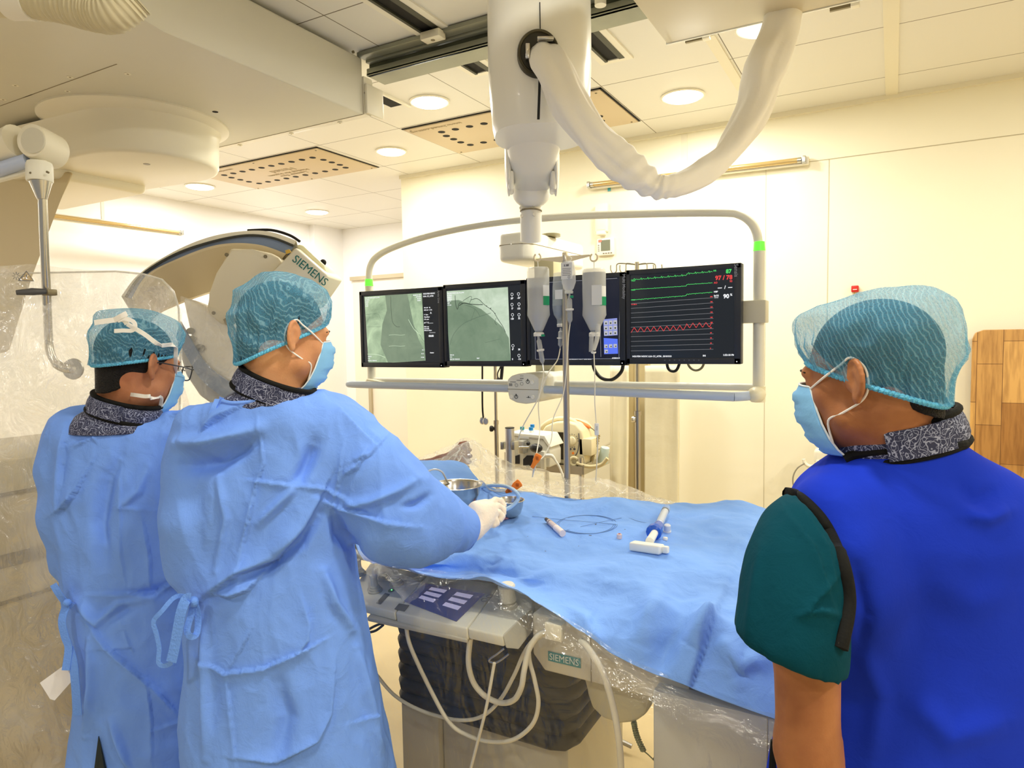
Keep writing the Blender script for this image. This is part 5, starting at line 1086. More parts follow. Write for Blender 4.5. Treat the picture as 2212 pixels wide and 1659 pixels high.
ptube = M('pale_blue_tube', srgb(170, 206, 244), .3, alpha=.9); cwt = M('clear_tubing', srgb(232, 230, 222), .25, alpha=.75); orc = M('orange_clip', srgb(250, 138, 40), .4)
b = B(); b.tube(spline([PZ(*p) for p in [(930, 1098, 1.04), (965, 1078, 1.05), (1000, 1062, 1.06), (1050, 1050, 1.07), (1090, 1050, 1.10), (1114, 1062, 1.12), (1119, 1078, 1.10), (1105, 1094, 1.08), (1084, 1104, 1.07)]], 8), .006, 12); tag(obj('catheter_tube', b, ptube), 'pale blue tube curving from the glove across the drape', 'tube')
b = B(); b.tube(spline([PZ(*p) for p in [(902, 1036, 1.16), (918, 1022, 1.18), (938, 1014, 1.19), (955, 1020, 1.18), (966, 1040, 1.14), (976, 1050, 1.10)]], 8), .0028, 8); tag(obj('thin_tube', b, cwt), 'thin white tube arching into the large steel bowl', 'tube')
b = B(); b.tube(spline([PZ(*p) for p in [(1000, 1050, 1.10), (1028, 1040, 1.13), (1042, 1040, 1.12), (1056, 1056, 1.06), (1075, 1062, 1.05), (1100, 1058, 1.06)]], 8), .003, 8); tag(obj('thin_tube', b, cwt), 'clear tube leading from the large bowl to an orange clip', 'tube')
def clip(x, y, d_, ang, L_, w_, label):
    c_ = V(P(x, y, d_)); a = (V(cr)*math.cos(ang)+V(cu)*math.sin(ang)); s_ = V(fw).cross(a).normalized(); t = thing('tube_clip', label, 'clip', c_, 'orange tube clips')
    b = B(); q = [c_+a*L_*u+s_*w_*v for u, v in ((-.5, -.32), (-.5, .32), (-.15, .25), (.0, .5), (.45, .55), (.5, .3), (.5, -.3), (.45, -.55), (0, -.5), (-.15, -.25))]; b.prism([p-V(fw)*.006 for p in q], V(fw)*.012, bev=.002); obj('clip_body', b, orc, t)
    b = B(); b.box(c_+a*L_*.25-V(fw)*.008, (.012, .006, .012), bev=.002); obj('wheel', b, M('orange_dark', srgb(214, 108, 20), .4), t)
clip(1157, 996, 2.3, math.radians(62), .052, .022, 'upright orange tube clip hanging on the drip tube near the black knob')
clip(1112, 1051, 2.35, math.radians(38), .05, .026, 'orange tube clip lying behind the small steel bowl')
clip(1098, 1060, 2.33, math.radians(30), .022, .016, 'small orange clip end just left of the lying clip')
# syringe piece
a, c_ = V(OD(1186, 1133, .010)), V(OD(1214, 1158, .011)); dd = (c_-a)
t = thing('syringe', 'short clear syringe with dark tip lying alone on the drape', 'syringe', a)
b = B(); b.cyl(a, c_, .0085, .010, 20); obj('barrel', b, M('pinkish_clear', srgb(232, 214, 214), .2, alpha=.9), t)
b = B(); b.cyl(a-dd*.22, a+dd*.12, .006, .009, 16); obj('tip', b, M('dark_tip', srgb(70, 62, 62), .3), t)
b = B(); b.cyl(a+dd*.55, c_+dd*.04, .0102, .0108, 20); obj('plunger', b, M('white_plunger', srgb(240, 226, 226), .35), t)
b = B(); b.lathe(OD(1338, 1163), (0, 0, 1), [(.008, 0), (.008, .012), (.006, .014)], 18); b.mat(1).cyl(OD(1338, 1163)+np.array([0, 0, .014]), OD(1338, 1163)+np.array([0, 0, .0148]), .0035); tag(obj('bottle_cap', b, [M('pinkish_clear', (0, 0, 0)), M('dried_red', srgb(180, 70, 60), .5)]), 'tiny pinkish cap on the drape between syringe and white handle', 'cap')
b = B(); q = OD(1441, 1150); b.lathe(q, (.1, -.2, 1), [(.012, 0), (.012, .006), (.010, .007), (.010, .024), (.008, .026)], 22); tag(obj('plastic_cup', b, M('translucent_white', srgb(222, 228, 240), .25, alpha=.92)), 'tiny translucent white cup beside the blue-collared syringe', 'cup')  # a loose cap, shaped like a small cup
# inflation syringe
t = thing('inflation_syringe', 'white T-handled syringe with a blue collar lying on the drape', 'syringe', PZ(1405, 1185, 1.0))
hz = 1.02
A_, B_ = V(OD(1368, 1188, .013)), V(OD(1430, 1196, .013)); ax_ = (B_-A_).normalized(); up_ = Vector((0, 0, 1)); sd = up_.cross(ax_)
hm = M('handle_ivory', srgb(246, 244, 232), .35); b = B(); b.box((A_+B_)/2, ((B_-A_).length*1.08, .030, .026), Matrix((ax_, sd, up_)).transposed(), bev=.006, seg=3); obj('handle', b, hm, t)
b = B(); b.box(B_+ax_*.012+sd*.004, (.018, .014, .02), Matrix((ax_, sd, up_)).transposed(), bev=.004); obj('latch', b, hm, t)
S0, S1 = V(OD(1406, 1184, .02)), V(OD(1417, 1160, .025)); b = B(); b.cyl(S0, S1, .012, .010, 18); obj('stem', b, hm, t)
K0, K1 = V(OD(1413, 1168, .024)), V(OD(1421, 1150, .025)); dv = (K1-K0); b = B(); b.lathe(K0, dv, [(.017, 0), (.023, .004), (.023, .022), (.018, .03), (.013, dv.length)], 12); obj('collar', b, M('blue_translucent', srgb(40, 100, 214), .2, alpha=.88), t, ang=20)
E0, E1 = V(OD(1420, 1152, .025)), V(OD(1439, 1112, .024)); dv = E1-E0; b = B(); b.cyl(E0, E0+dv*.78, .011, .0115, 20); obj('plunger_rod', b, M('frosted_white', srgb(224, 230, 240), .3), t)
b = B(); b.cyl(E0+dv*.78, E0+dv*.83, .0125); obj('stopper', b, cab, t); b = B(); b.lathe(E0+dv*.1, dv, [(.0138, 0), (.0138, dv.length*.85), (.012, dv.length*.92), (.005, dv.length*.96)], 24); obj('barrel', b, M('clear_barrel', srgb(200, 216, 236), .1, alpha=.28), t)
b = B(); b.box(V(OD(1436, 1168, .006)), (.014, .012, .01), bev=.003); obj('spout', b, hm, t)
# guidewire
b = B(); wp = []
for k in range(150):
    a = k/150*2*PI*2.4; R_ = 1+.06*math.sin(k*.11); wp.append(OD(1262+62*R_*math.cos(a)+k*.05, 1133+20*R_*math.sin(a), .0015))
wp = [OD(1150, 1116, .0015), OD(1175, 1119, .0015), OD(1200, 1122, .0015)]+wp+[OD(1340, 1120, .0015), OD(1375, 1126, .0015), OD(1410, 1134, .0015)]
b.tube(spline(wp, 2), .0007, 5); tag(obj('guidewire', b, M('wire_grey_blue', srgb(104, 142, 196), .4, .1), recalc=False), 'thin coiled guidewire lying in loops on the blue drape', 'wire')
gz = B(); 
for k in range(9):
    q = OD(1083+6*math.cos(k*2.4)*(1+k*.12), 1120+3*math.sin(k*2.4)*(1+k*.1), .006); gz.ball(q, (.011, .009, .006), 10)
tag(obj('gauze_swab', gz, M('pink_gauze', srgb(238, 160, 156), .8, bump=.6, bscale=150), ang=180), 'crumpled pink-stained gauze under the gloved fingers', 'gauze')
# ------------------------------------------------------------------ drip stand and bottles
YI = 2.42
t = thing('drip_stand', 'steel drip stand with cream two-hook crossbar in front of the monitors', 'drip stand', (PY(1223, 900, YI)[0], YI, 0))
xp = PY(1222, 760, YI)[0]; ztop = PY(1228, 540, YI)[2]; hookm = M('cream_plastic', srgb(230, 216, 186), .4)
b = B(); b.cyl((xp, YI, .06), (xp, YI, PY(1222, 640, YI)[2]), .0125, n=20); b.cyl((xp, YI, 1.0), (xp, YI, ztop-.02), .0085, n=16); obj('pole', b, M('stand_steel', (.42, .40, .38), .3, .9), t)
b = B(); zh_ = PY(1228, 556, YI)[2]
b.box((xp+.002, YI, zh_+.004), (.02, .016, .034), bev=.004)
hk = {}
for s_, hx in ((-1, 1161), (1, 1283)):
    h = PY(hx, 556, YI); x0_ = xp; b.prism([(x0_, YI-.003, zh_+.006), (h[0]-s_*.016, YI-.003, zh_+.004), (h[0]-s_*.016, YI-.003, zh_-.002), (x0_, YI-.003, zh_-.02)], (0, .006, 0))
    hk[s_] = h
obj('crossbar', b, hookm, t)
for s_ in (-1, 1):
    b = B(); h = hk[s_]; b.tube([h+np.array([.0145*math.cos(a), 0, .0145*math.sin(a)]) for a in np.linspace(PI*.35, -PI*1.35, 26)], .0036, 8); obj('hook', b, hookm, t)
b = B()
for k in range(5): a = k*2*PI/5; b.tube([(xp, YI, .08), (xp+.26*math.cos(a), YI+.26*math.sin(a), .03)], [.014, .009], 8)
obj('base', b, M('stand_steel', (0, 0, 0)), t)
btl = M('milky_bottle', srgb(240, 240, 234), .28, alpha=.48); liq = M('saline_grey', srgb(132, 144, 162), .2, alpha=.82); capm2 = M('cap_white', srgb(236, 234, 228), .35); clr = M('clear_plastic', srgb(226, 228, 228), .12, alpha=.34); lab_g = M('label_green', srgb(20, 150, 100), .5); lab_w = M('label_white', srgb(236, 238, 238), .5); inkm = M('label_ink', srgb(90, 90, 100), .6); grn_c = M('clip_green', srgb(20, 150, 105), .4)
def chamber(par, x, y0, y1, Y, w_, tilt=0.):
    a, c_ = V(PY(x, y0, Y)), V(PY(x+tilt, y1, Y)); dv = c_-a; L_ = dv.length
    b = B(); b.lathe(a, dv, [(w_*.35, 0), (w_*.5, L_*.15), (w_, L_*.2), (w_, L_*.48)], 18); obj('spike', b, clr, par)
    b = B(); b.lathe(a+dv*.48, dv, [(w_*1.5, 0), (w_*1.5, L_*.05), (w_, L_*.07)], 18); obj('flange', b, capm2, par)
    b = B(); b.lathe(a+dv*.55, dv, [(w_, 0), (w_, L_*.3), (w_*.4, L_*.38), (w_*.3, L_*.45)], 18); obj('drip_chamber', b, clr, par)
    b = B(); b.cyl(a+dv*.66, a+dv*.86, w_*.8, w_*.75, 14); obj('chamber_fluid', b, liq, par)
def bottle(cx_, Y, ys, lab, liqy, gside, hook):
    o = PY(cx_, ys[0], Y); z = lambda y: PY(cx_, y, Y)[2]-o[2]; r = .0455
    t = thing('drip_bottle', lab, 'bottle', PY(cx_, ys[-1], Y), 'drip bottles on the stand')
    yt, ysh, yn, yc = ys
    pr = [(.006, 0), (r*.86, -.001), (r*.97, -.007), (r, -.018), (r*1.0, z(ysh)*.55), (r*.98, z(ysh)*.8), (r*1.02, z(ysh)), (r*.42, z(yn)), (r*.34, z(yn)-.004), (r*.34, z(yc))]
    b = B(); b.lathe(o, (0, 0, 1), pr, 36, sy=.8, R=Matrix.Identity(3)); obj('bottle_body', b, btl, t, ang=60)
    zl = z(liqy); b = B(); b.lathe(o, (0, 0, 1), [(r*.95, zl), (r*.95, z(ysh)*.8), (r*.97, z(ysh)), (r*.38, z(yn)), (r*.3, z(yc))], 36, sy=.78, R=Matrix.Identity(3)); obj('saline', b, liq, t, ang=60)
    b = B(); b.lathe(o+np.array([0, 0, z(yc)-.008]), (0, 0, 1), [(r*.46, 0), (r*.46, .012), (r*.40, .015)], 24); obj('cap', b, capm2, t)
    b = B(); b.tube([o+np.array([0, 0, -.002]), o+np.array([.001, 0, .008]), hook+np.array([0, 0, -.012])], .0018, 6); obj('hanging_loop', b, capm2, t)
    # label wraps the right side
    for name, mt, z0_, z1_, a0, a1 in (('label', lab_w, .33, .68, -.10, .75), ('green_label', lab_g, .52, .68, -.10, .75)):
        rr_ = r*1.012+(.0006 if 'green' in name else 0); b = B(); rows = []
        for u in (z0_, z1_): rows.append([o+np.array([rr_*math.cos(-a), rr_*.8*math.sin(-a), z(ysh)*u/.68*.8]) for a in np.linspace(a0, a1, 10)])
        b.grid(rows); obj(name, b, mt, t)
    return t, o
t1_, o1 = bottle(1162, YI-.01, (577, 681, 713, 722), 'left large milky drip bottle, half empty with a green label', 621, 1, hk[-1])
chamber(t1_, 1162, 722, 790, YI-.01, .010, 11)
b = B(); b.box(PY(1172, 724.5, YI-.02), (.02, .006, .009), bev=.003); obj('green_clip', b, grn_c, t1_)
t2_, o2 = bottle(1283, YI-.01, (580, 681, 712, 722), 'right large milky drip bottle, nearly full with white side patch', 589, 1, hk[1])
b = B(); q0, q1 = PY(1277, 616, YI-.052), PY(1306, 658, YI-.052); b.box2((q0[0], YI-.049, q1[2]), (q1[0]-.012, YI-.0475, q0[2])); obj('level_patch', b, M('patch_white', srgb(226, 228, 226), .4), t2_, smooth=False)
b = B(); b.tube(pl([(1278, 722, 2.56), (1277, 760, 2.56)]), [.009, .009], 14); obj('drip_chamber', b, clr, t2_)
b = B(); b.tube(spline(pl([(1292, 700, 2.56), (1290, 730, 2.56), (1283, 757, 2.56)]), 5), [.011, .009, .006], 12); obj('air_sleeve', b, btl, t2_)
b = B(); b.lathe(P(1282, 762, 2.57), (0, 0, 1), [(.005, -.004), (.010, 0), (.010, .004)], 16); obj('outlet_ring', b, capm2, t2_)
# glass bottle and small bag
tg = thing('glass_infusion_bottle', 'clear glass infusion bottle between the two milky bottles', 'bottle', PY(1207, 700, YI))
o = PY(1208, 588, YI+.02); z = lambda y: PY(1208, y, YI+.02)[2]-o[2]; gls = M('clear_glass', srgb(220, 226, 228), .05, alpha=.30)
b = B(); b.lathe(o, (0, 0, 1), [(.01, 0), (.022, -.004), (.027, z(620)), (.0285, z(665)), (.024, z(680)), (.012, z(690)), (.010, z(700))], 28, R=Matrix.Identity(3)); obj('bottle_body', b, gls, tg, ang=60)
b = B(); b.lathe(o, (0, 0, 1), [(.027, z(660)), (.0275, z(666)), (.023, z(680)), (.011, z(690))], 28, R=Matrix.Identity(3)); obj('fluid', b, liq, tg, ang=60)
b = B(); b.lathe(o+np.array([0, 0, z(706)]), (0, 0, 1), [(.011, 0), (.012, .01), (.009, .012)], 20); obj('stopper', b, capm2, tg)
b = B(); q = PY(1207, 636, YI-.012); b.box(q, (.032, .001, .036)); obj('label', b, lab_w, tg, smooth=False)
chamber(tg, 1211, 708, 752, YI+.01, .009, -1)
tb2 = thing('infusion_bag', 'small clear infusion pack with printed white label hanging at the stand centre', 'infusion bag', PY(1228, 640, YI-.03))
o = PY(1228, 563, YI-.035); z = lambda y: PY(1228, y, YI-.035)[2]-o[2]
b = B(); b.lathe(o, (0, 0, 1), [(.006, .0), (.022, -.004), (.028, z(590)), (.029, z(610)), (.02, z(624)), (.014, z(628))], 28, sy=.55, R=Matrix.Identity(3)); obj('bag_body', b, M('bag_clear', srgb(226, 228, 230), .1, alpha=.5), tb2, ang=60)
b = B(); q = PY(1224, 585, YI-.054); b.box(q, (.046, .001, .062)); lb = obj('label', b, M('label_white', (0, 0, 0)), tb2, smooth=False)
b = B(); text(b, '5 30/', .010, q+np.array([.0, -.001, .02]), (1, 0, 0), (0, 0, 1), bold=.0003)
for k in range(5): b.box(q+np.array([0, -.001, .008-k*.006]), (.036-.004*(k % 2), .0004, .0014))
b.torus(q+np.array([.01, -.001, -.024]), (0, -1, 0), .0045, .0007, 14, 4); obj('label_print', b, inkm, lb, smooth=False)
b = B(); b.lathe(o+np.array([0, 0, z(634)]), (0, 0, 1), [(.016, 0), (.017, .008), (.014, .010)], 22, R=Matrix.Identity(3)); obj('neck_ring', b, btl, tb2)
b = B()
for s_ in (-1, 1): b.tube(spline([o+np.array([s_*.006, 0, -.004]), o+np.array([s_*.012, 0, .010]), (xp+.002+s_*.002, YI, zh_+.012)], 5), .0016, 6)
obj('hanging_strap', b, btl, tb2)
chamber(tb2, 1230, 634, 702, YI-.035, .0105, 1)
b = B(); b.box(PY(1235, 641, YI-.05), (.014, .008, .010), bev=.003); obj('green_clip', b, grn_c, tb2)
# drip tubes
for pts, lab in (([(1173, 789, 2.55), (1174, 810, 2.5), (1166, 850, 2.5), (1163, 880, 2.5), (1166, 930, 2.45), (1158, 985, 2.35), (1150, 1025, 2.35)], 'drip tube falling from the left milky bottle past the control box'),
                 ([(1210, 753, 2.57), (1204, 778, 2.55), (1185, 805, 2.5), (1172, 835, 2.5), (1158, 870, 2.5), (1130, 920, 2.55), (1119, 950, 2.6)], 'drip tube slanting left from the glass bottle'),
                 ([(1231, 702, 2.52), (1228, 730, 2.52), (1224, 790, 2.5), (1217, 850, 2.5), (1195, 905, 2.48), (1191, 950, 2.45), (1175, 985, 2.4), (1160, 998, 2.32), (1150, 1030, 2.35)], 'drip tube running beside the steel pole to the orange clip'),
                 ([(1283, 765, 2.57), (1285, 820, 2.55), (1285, 870, 2.55), (1288, 910, 2.55), (1291, 960, 2.55), (1287, 1040, 2.55)], 'drip tube hanging straight from the right milky bottle')):
    b = B(); b.tube(spline([P(*p) for p in pts], 8), .0021, 8); tag(obj('drip_tube', b, M('tube_milky', srgb(236, 232, 216), .3, alpha=.85)), lab, 'tube', 'drip tubes')
q = P(1289, 927, 2.54); b = B(); b.box(q, (.016, .012, .045), RB, bev=.003); b.mat(1).box(q-fw*.007+cu*.004, (.005, .002, .016), RB); tag(obj('roller_clamp', b, [capm2, M('clamp_shade', srgb(206, 206, 200), .4)]), 'white roller clamp on the right-hand drip tube', 'clamp')
# ------------------------------------------------------------------ trolley with machines
YT = 3.35
t = thing('instrument_trolley', 'steel instrument trolley behind the patient table', 'trolley', (PY(1220, 1000, YT)[0], YT+.2, 0))
za = PY(1248, 1003, YT)[2]; xa0, xa1 = PY(1085, 1010, YT)[0], PY(1252, 1010, YT)[0]
sst = M('trolley_steel', (.62, .58, .5), .3, .9); 
b = B(); b.box2((xa0, YT, za-.05), (xa1+.02, YT+.55, za-.02)); b.box2((xa0, YT-.006, za-.055), (xa1+.02, YT, za-.01)); b.box2((xa1+.02, YT, za-.055), (xa1+.026, YT+.55, za)); obj('tray', b, sst, t, smooth=False)
for x in (xa0+.02, xa1):
    for y in (YT+.02, YT+.53):
        b = B(); b.cyl((x, y, .03), (x, y, za+.035), .016, n=16); obj('leg', b, sst, t)
b = B(); b.tube([(xa1, YT+.02, za+.03), (xa1+.03, YT+.5, za+.07), (xa1+.03, YT+.54, za+.07)], .006, 8); obj('guard_rail', b, sst, t)
zt_ = za-.02
# defibrillator
dc = M('defib_cream', srgb(236, 224, 186), .4); YD = YT+.04
t = thing('defibrillator', 'cream defibrillator with carrying handle and dark screen on the trolley', 'medical device', (PY(1210, 1000, YD)[0], YD+.1, zt_))
out_ = [(1160, 1008), (1163, 960), (1168, 935), (1177, 920), (1200, 911), (1222, 910), (1243, 916), (1256, 930), (1261, 950), (1264, 1008)]
pp = [PY(x, y, YD) for x, y in out_]; zmin = zt_+.003; pp[0][2] = pp[-1][2] = zmin
b = B(); b.prism(pp, (0, .17, 0), bev=.012); obj('body', b, dc, t, ang=45)
b = B(); b.tube(spline([PY(x, y, YD+.05) for x, y in [(1165, 938), (1172, 922), (1190, 909), (1215, 904), (1240, 910), (1255, 928)]], 6), .013, 12); obj('carry_handle', b, dc, t)
b = B(); b.prism([PY(x, y, YD-.002) for x, y in [(1176, 932), (1217, 934), (1217, 993), (1180, 988)]], (0, .003, 0)); obj('screen', b, M('defib_screen', srgb(64, 58, 46), .2), t, smooth=False)
b = B(); q = PY(1236, 952, YD-.001); b.lathe(q, (0, -1, 0), [(.024, 0), (.022, .012), (.016, .014)], 24); b.box(q+np.array([0, -.016, 0]), (.006, .006, .034), bev=.002); obj('dial', b, M('dial_cream', srgb(240, 230, 196), .4), t)
b = B(); q = PY(1236, 952, YD-.001)
for k in range(14): a = k*2*PI/16; b.box(q+np.array([.036*math.cos(a), -.001, .036*math.sin(a)]), (.006, .001, .003))
obj('dial_marks', b, inkm, t, smooth=False)
b = B(); b.tube(spline([PY(x, y, YD-.003) for x, y in [(1250, 936), (1251, 955), (1248, 975), (1243, 984)]], 5), .0025, 6); obj('grey_edge', b, inkm, t)
for x, y, mt in ((1229, 979, orc), (1238, 979, orc), (1232, 970, inkm), (1241, 970, inkm)):
    b = B(); q = PY(x, y, YD-.001); b.lathe(q, (0, -1, 0), [(.007, 0), (.006, .004)], 14); obj('button', b, mt, t)
for x, y in ((1199, 981), (1208, 981), (1208, 987)):
    b = B(); b.torus(PY(x, y, YD-.003), (0, -1, 0), .005, .0008, 14, 5); obj('screen_key', b, M('key_line', srgb(150, 140, 120), .5), t)
b = B(); b.torus(PY(1240, 997, YD-.02), (.2, -1, 0), .022, .009, 24, 10); obj('cable_holder', b, M('holder_sand', srgb(206, 192, 150), .45), t)
b = B(); b.box2(PY(1266, 942, YD+.1)-np.array([.0, 0, 0]), PY(1278, 985, YD+.0), bev=.004); obj('side_pod', b, dc, t)
t = thing('defibrillator_paddle', 'orange defibrillator paddle resting on top of the cream machine', 'medical device', PY(1245, 915, YD+.1))
b = B(); b.tube(spline([PY(x, y, YD+.10) for x, y in [(1222, 908), (1235, 909), (1250, 913), (1268, 920), (1276, 924)]], 5), [.006, .018, .020, .016, .007], 14, flat=.7); obj('paddle_grip', b, M('paddle_orange', srgb(236, 128, 64), .45), t)
b = B(); b.tube(spline([PY(x, y, YD+.10) for x, y in [(1275, 923), (1284, 930), (1292, 940)]], 5), .003, 8); obj('paddle_lead', b, cabg, t)
b = B(); b.tube(spline([PY(x, y, YD+.02) for x, y in [(1204, 917), (1215, 918), (1232, 921), (1242, 926)]], 5), [.004, .010, .010, .003], 10); tag(obj('defibrillator_paddle', b, M('paddle_orange', (0, 0, 0))), 'second orange paddle seen inside the carrying handle', 'medical device')
b = B(); hp = spline([PY(x, y, YD+.08) for x, y in [(1293, 938), (1289, 960), (1281, 985), (1276, 1000), (1262, 1010)]], 14); b.tube(hp, [.009+.003*math.sin(i*2.1) for i in range(len(hp))], 12); tag(obj('breathing_hose', b, M('hose_tan', srgb(176, 160, 116), .5), ang=80), 'ribbed tan hose hanging beside the defibrillator', 'hose')
q = PY(1301, 985, YD+.1); b = B(); b.lathe(q-np.array([0, 0, .035]), (.25, -.1, 1), [(.028, 0), (.030, .004), (.024, .085), (.023, .088)], 24); tag(obj('plastic_cup', b, M('pale_blue_cup', srgb(200, 220, 220), .3)), 'pale blue plastic cup tipped on the trolley rail', 'cup')
b = B(); b.tube(spline([PY(x, y, YD-.03) for x, y in [(1246, 1000), (1262, 1006), (1280, 1008), (1300, 1003), (1312, 990)]], 6), .010, 12); tag(obj('coiled_lead', b, M('holder_sand', (0, 0, 0))), 'sand coloured cable coil lying along the front of the trolley', 'cable')
# pressure/pump unit with clamp
YP = 3.18
t = thing('infusion_pump', 'grey box shaped pump with side clamp in front of defibrillator', 'medical device', (PY(1150, 1008, YP)[0], YP, PY(1150, 1008, YP)[2]))
b = B(); f_ = [(1100, 940), (1163, 944), (1176, 952), (1188, 975), (1188, 1010), (1108, 1006)]; b.prism([PY(x, y, YP) for x, y in f_], (0, .14, 0), bev=.008); obj('case', b, M('pump_grey', srgb(214, 212, 200), .4), t, ang=45)
b = B(); b.prism([PY(x, y, YP-.002) for x, y in [(1098, 934), (1176, 941), (1190, 966), (1186, 968), (1173, 947), (1098, 941)]], (0, .16, 0), bev=.003); obj('lid', b, M('pump_white', srgb(236, 234, 222), .4), t)
b = B(); b.box(PY(1132, 945, YP-.002), (.06, .001, .012)); obj('rating_label', b, lab_w, t, smooth=False)
b = B(); b.prism([PY(x, y, YP-.004) for x, y in [(1113, 985), (1122, 982), (1122, 1002), (1113, 1002)]], (0, .004, 0)); b.prism([PY(x, y, YP-.004) for x, y in [(1130, 992), (1138, 984), (1152, 984), (1152, 1008), (1130, 1006)]], (0, .004, 0)); obj('front_recess', b, M('recess_black', (.02, .02, .025), .4), t, smooth=False)
b = B(); b.box2(PY(1167, 975, YP-.03), PY(1181, 1014, YP), bev=.004); obj('side_column', b, M('pump_grey', (0, 0, 0)), t)
b = B(); b.box2(PY(1118, 952, YP-.05), PY(1140, 978, YP-.002), bev=.004); obj('clamp_bracket', b, M('clamp_alu', (.55, .55, .52), .35, .8), t)
b = B(); b.cyl(PY(1122, 966, YP-.06), PY(1143, 966, YP-.06), .005); obj('clamp_screw', b, chrome, t)
b = B(); b.ball(PY(1158, 968, YP-.06), (.036, .024, .024), 22); b.ball(PY(1141, 958, YP-.03), .011, 14); obj('clamp_knob', b, M('knob_black', (.015, .015, .018), .35), t)
b = B(); b.tube(spline([PY(x, y, YP-.03) for x, y in [(1178, 985), (1192, 985), (1200, 995), (1210, 1012), (1220, 1040)]], 6), [.012, .010, .006, .006, .006], 12); obj('power_lead', b, M('lead_white', srgb(226, 224, 214), .4), t)
for x, y, mt, lab in ((1128, 926, M('teal_cap', srgb(30, 140, 150), .4), 'teal capped vial on the pump, left of the blue ones'), (1150, 921, M('blue_cap', srgb(30, 130, 200), .4), 'rear blue-capped vial on the pump'), (1147, 927, M('blue_cap', (0, 0, 0)), 'front blue-capped vial on the pump')):
    q = PY(x, y, YP+.05+(.03 if y == 921 else 0)); b = B(); zz = PY(1140, 936, YP+.05)[2]; b.cyl((q[0], q[1], zz-.004), (q[0], q[1], q[2]), .009, n=16); b.mat(1).lathe(q, (0, 0, 1), [(.012, -.006), (.012, .010), (.010, .011)], 16); tag(obj('vial', b, [capm2, mt]), lab, 'vial', 'vials on the pump')
# aluminium post
YPo = 2.62; q0, q1 = PY(1101, 925, YPo), PY(1102, 1090, YPo)
t = thing('accessory_post', 'aluminium post with black cap rising behind the plastic sheet', 'post', (q0[0], YPo, .9))
b = B(); b.cyl((q0[0], YPo, .0), (q0[0], YPo, q0[2]), .0205, n=28); obj('tube', b, M('anodised_alu', (.62, .62, .64), .35, .7), t)
b = B(); b.cyl((q0[0], YPo, q0[2]), (q0[0], YPo, q0[2]+.004), .021, n=28); obj('cap', b, cab, t)
b = B(); b.box(PY(1087, 962, YPo), (.014, .03, .034), bev=.002); b.box(PY(1112, 962, YPo-.01), (.018, .04, .036), bev=.002); obj('collar_clamp', b, M('clamp_alu', (0, 0, 0)), t)
# rear drip stands
def stand(xpx, ytop, ycol, Y, lab, hooks, r=.011, knob=True):
    q = PY(xpx, ytop, Y); zc = PY(xpx, ycol, Y)[2]; t = thing('drip_stand', lab, 'drip stand', (q[0], Y, 0)); m_ = M('stand_bronze_steel', (.46, .42, .34), .28, .9)
    b = B(); b.cyl((q[0], Y, zc-.01), (q[0], Y, q[2]), r*.72, n=16); obj('upper_pole', b, m_, t); b = B(); b.cyl((q[0], Y, .05), (q[0], Y, zc), r, n=18); b.cyl((q[0], Y, zc-.02), (q[0], Y, zc), r*1.2, n=18); obj('lower_pole', b, m_, t)
    if knob: b = B(); b.lathe(PY(xpx-6, ycol+18, Y-.01), (-1, -.4, 0), [(.006, -.01), (.014, -.004), (.016, .006), (.012, .012)], 18); obj('height_knob', b, cab if knob == 1 else chrome, t)
    b = B()
    for k in range(5): a = k*2*PI/5+.3; b.tube([(q[0], Y, .07), (q[0]+.24*math.cos(a), Y+.24*math.sin(a), .02)], .01, 8)
    obj('base', b, m_, t)
    if hooks:
        for dx, s_ in ((-48, -1), (-28, -1), (26, 1), (44, 1)):
            e = PY(xpx+dx, ytop+10, Y); b = B(); c0 = np.array([q[0], Y, q[2]-.012]); b.tube(spline([c0, (c0*.3+e*.7)+np.array([0, 0, .012]), e+np.array([-s_*.01, 0, .008]), e+np.array([-s_*.008, 0, -.02]), e+np.array([s_*.006, 0, -.03]), e+np.array([s_*.02, 0, -.015]), e+np.array([s_*.02, 0, .008])], 5), .0028, 8); obj('hook', b, m_, t)
stand(1069, 770, 908, 2.95, 'slim drip stand with black knob behind the second monitor', False)
stand(1376, 566, 888, 3.05, 'chrome drip stand with wire hooks showing above the rightmost monitors', True, r=.013, knob=2)
# cream hanging covers
def cover(name, pts, Y, th, lab, mt, amp=.004):
    G = []; (xl, xr, yt, yb_) = pts
    for i in range(40):
        y = yt+(yb_-yt)*i/39; G.append([PY(xl+(xr-xl)*j/23, y, Y)+np.array([0, amp*math.sin(j*.42+i*.05)+amp*.5*noise.noise(Vector((j*.3, i*.2, Y*9))), 0]) for j in range(24)])
    b = B(); b.grid(G); o = obj(name, b, mt, ang=180, recalc=False); md = o.modifiers.new('th', 'SOLIDIFY'); md.thickness = th; md.offset = 0; tag(o, lab, 'cover'); return o
cr_m = M('cream_cloth_cover', srgb(240, 232, 202), .8, bump=.25, bscale=14)
cover('cloth_cover', (1318, 1356, 790, 1370), 3.62, .02, 'narrow cream cloth cover hanging left of the chrome drip stand', cr_m)
cover('cloth_cover', (1393, 1466, 790, 1370), 3.62, .02, 'wide cream cloth cover hanging right of the chrome drip stand', cr_m)
b = B(); q0, q1 = PY(1352, 700, 3.75), PY(1392, 700, 3.75); b.box2((q0[0], 3.75, 0), (q1[0]+.02, 3.80, 1.62), bev=.004); b.box2((q0[0]+.025, 3.744, 0), (q0[0]+.045, 3.75, 1.62)); tag(obj('metal_upright', b, M('upright_sand', srgb(196, 180, 140), .35, .3)), 'sand coloured metal upright between the two cloth covers', 'upright')
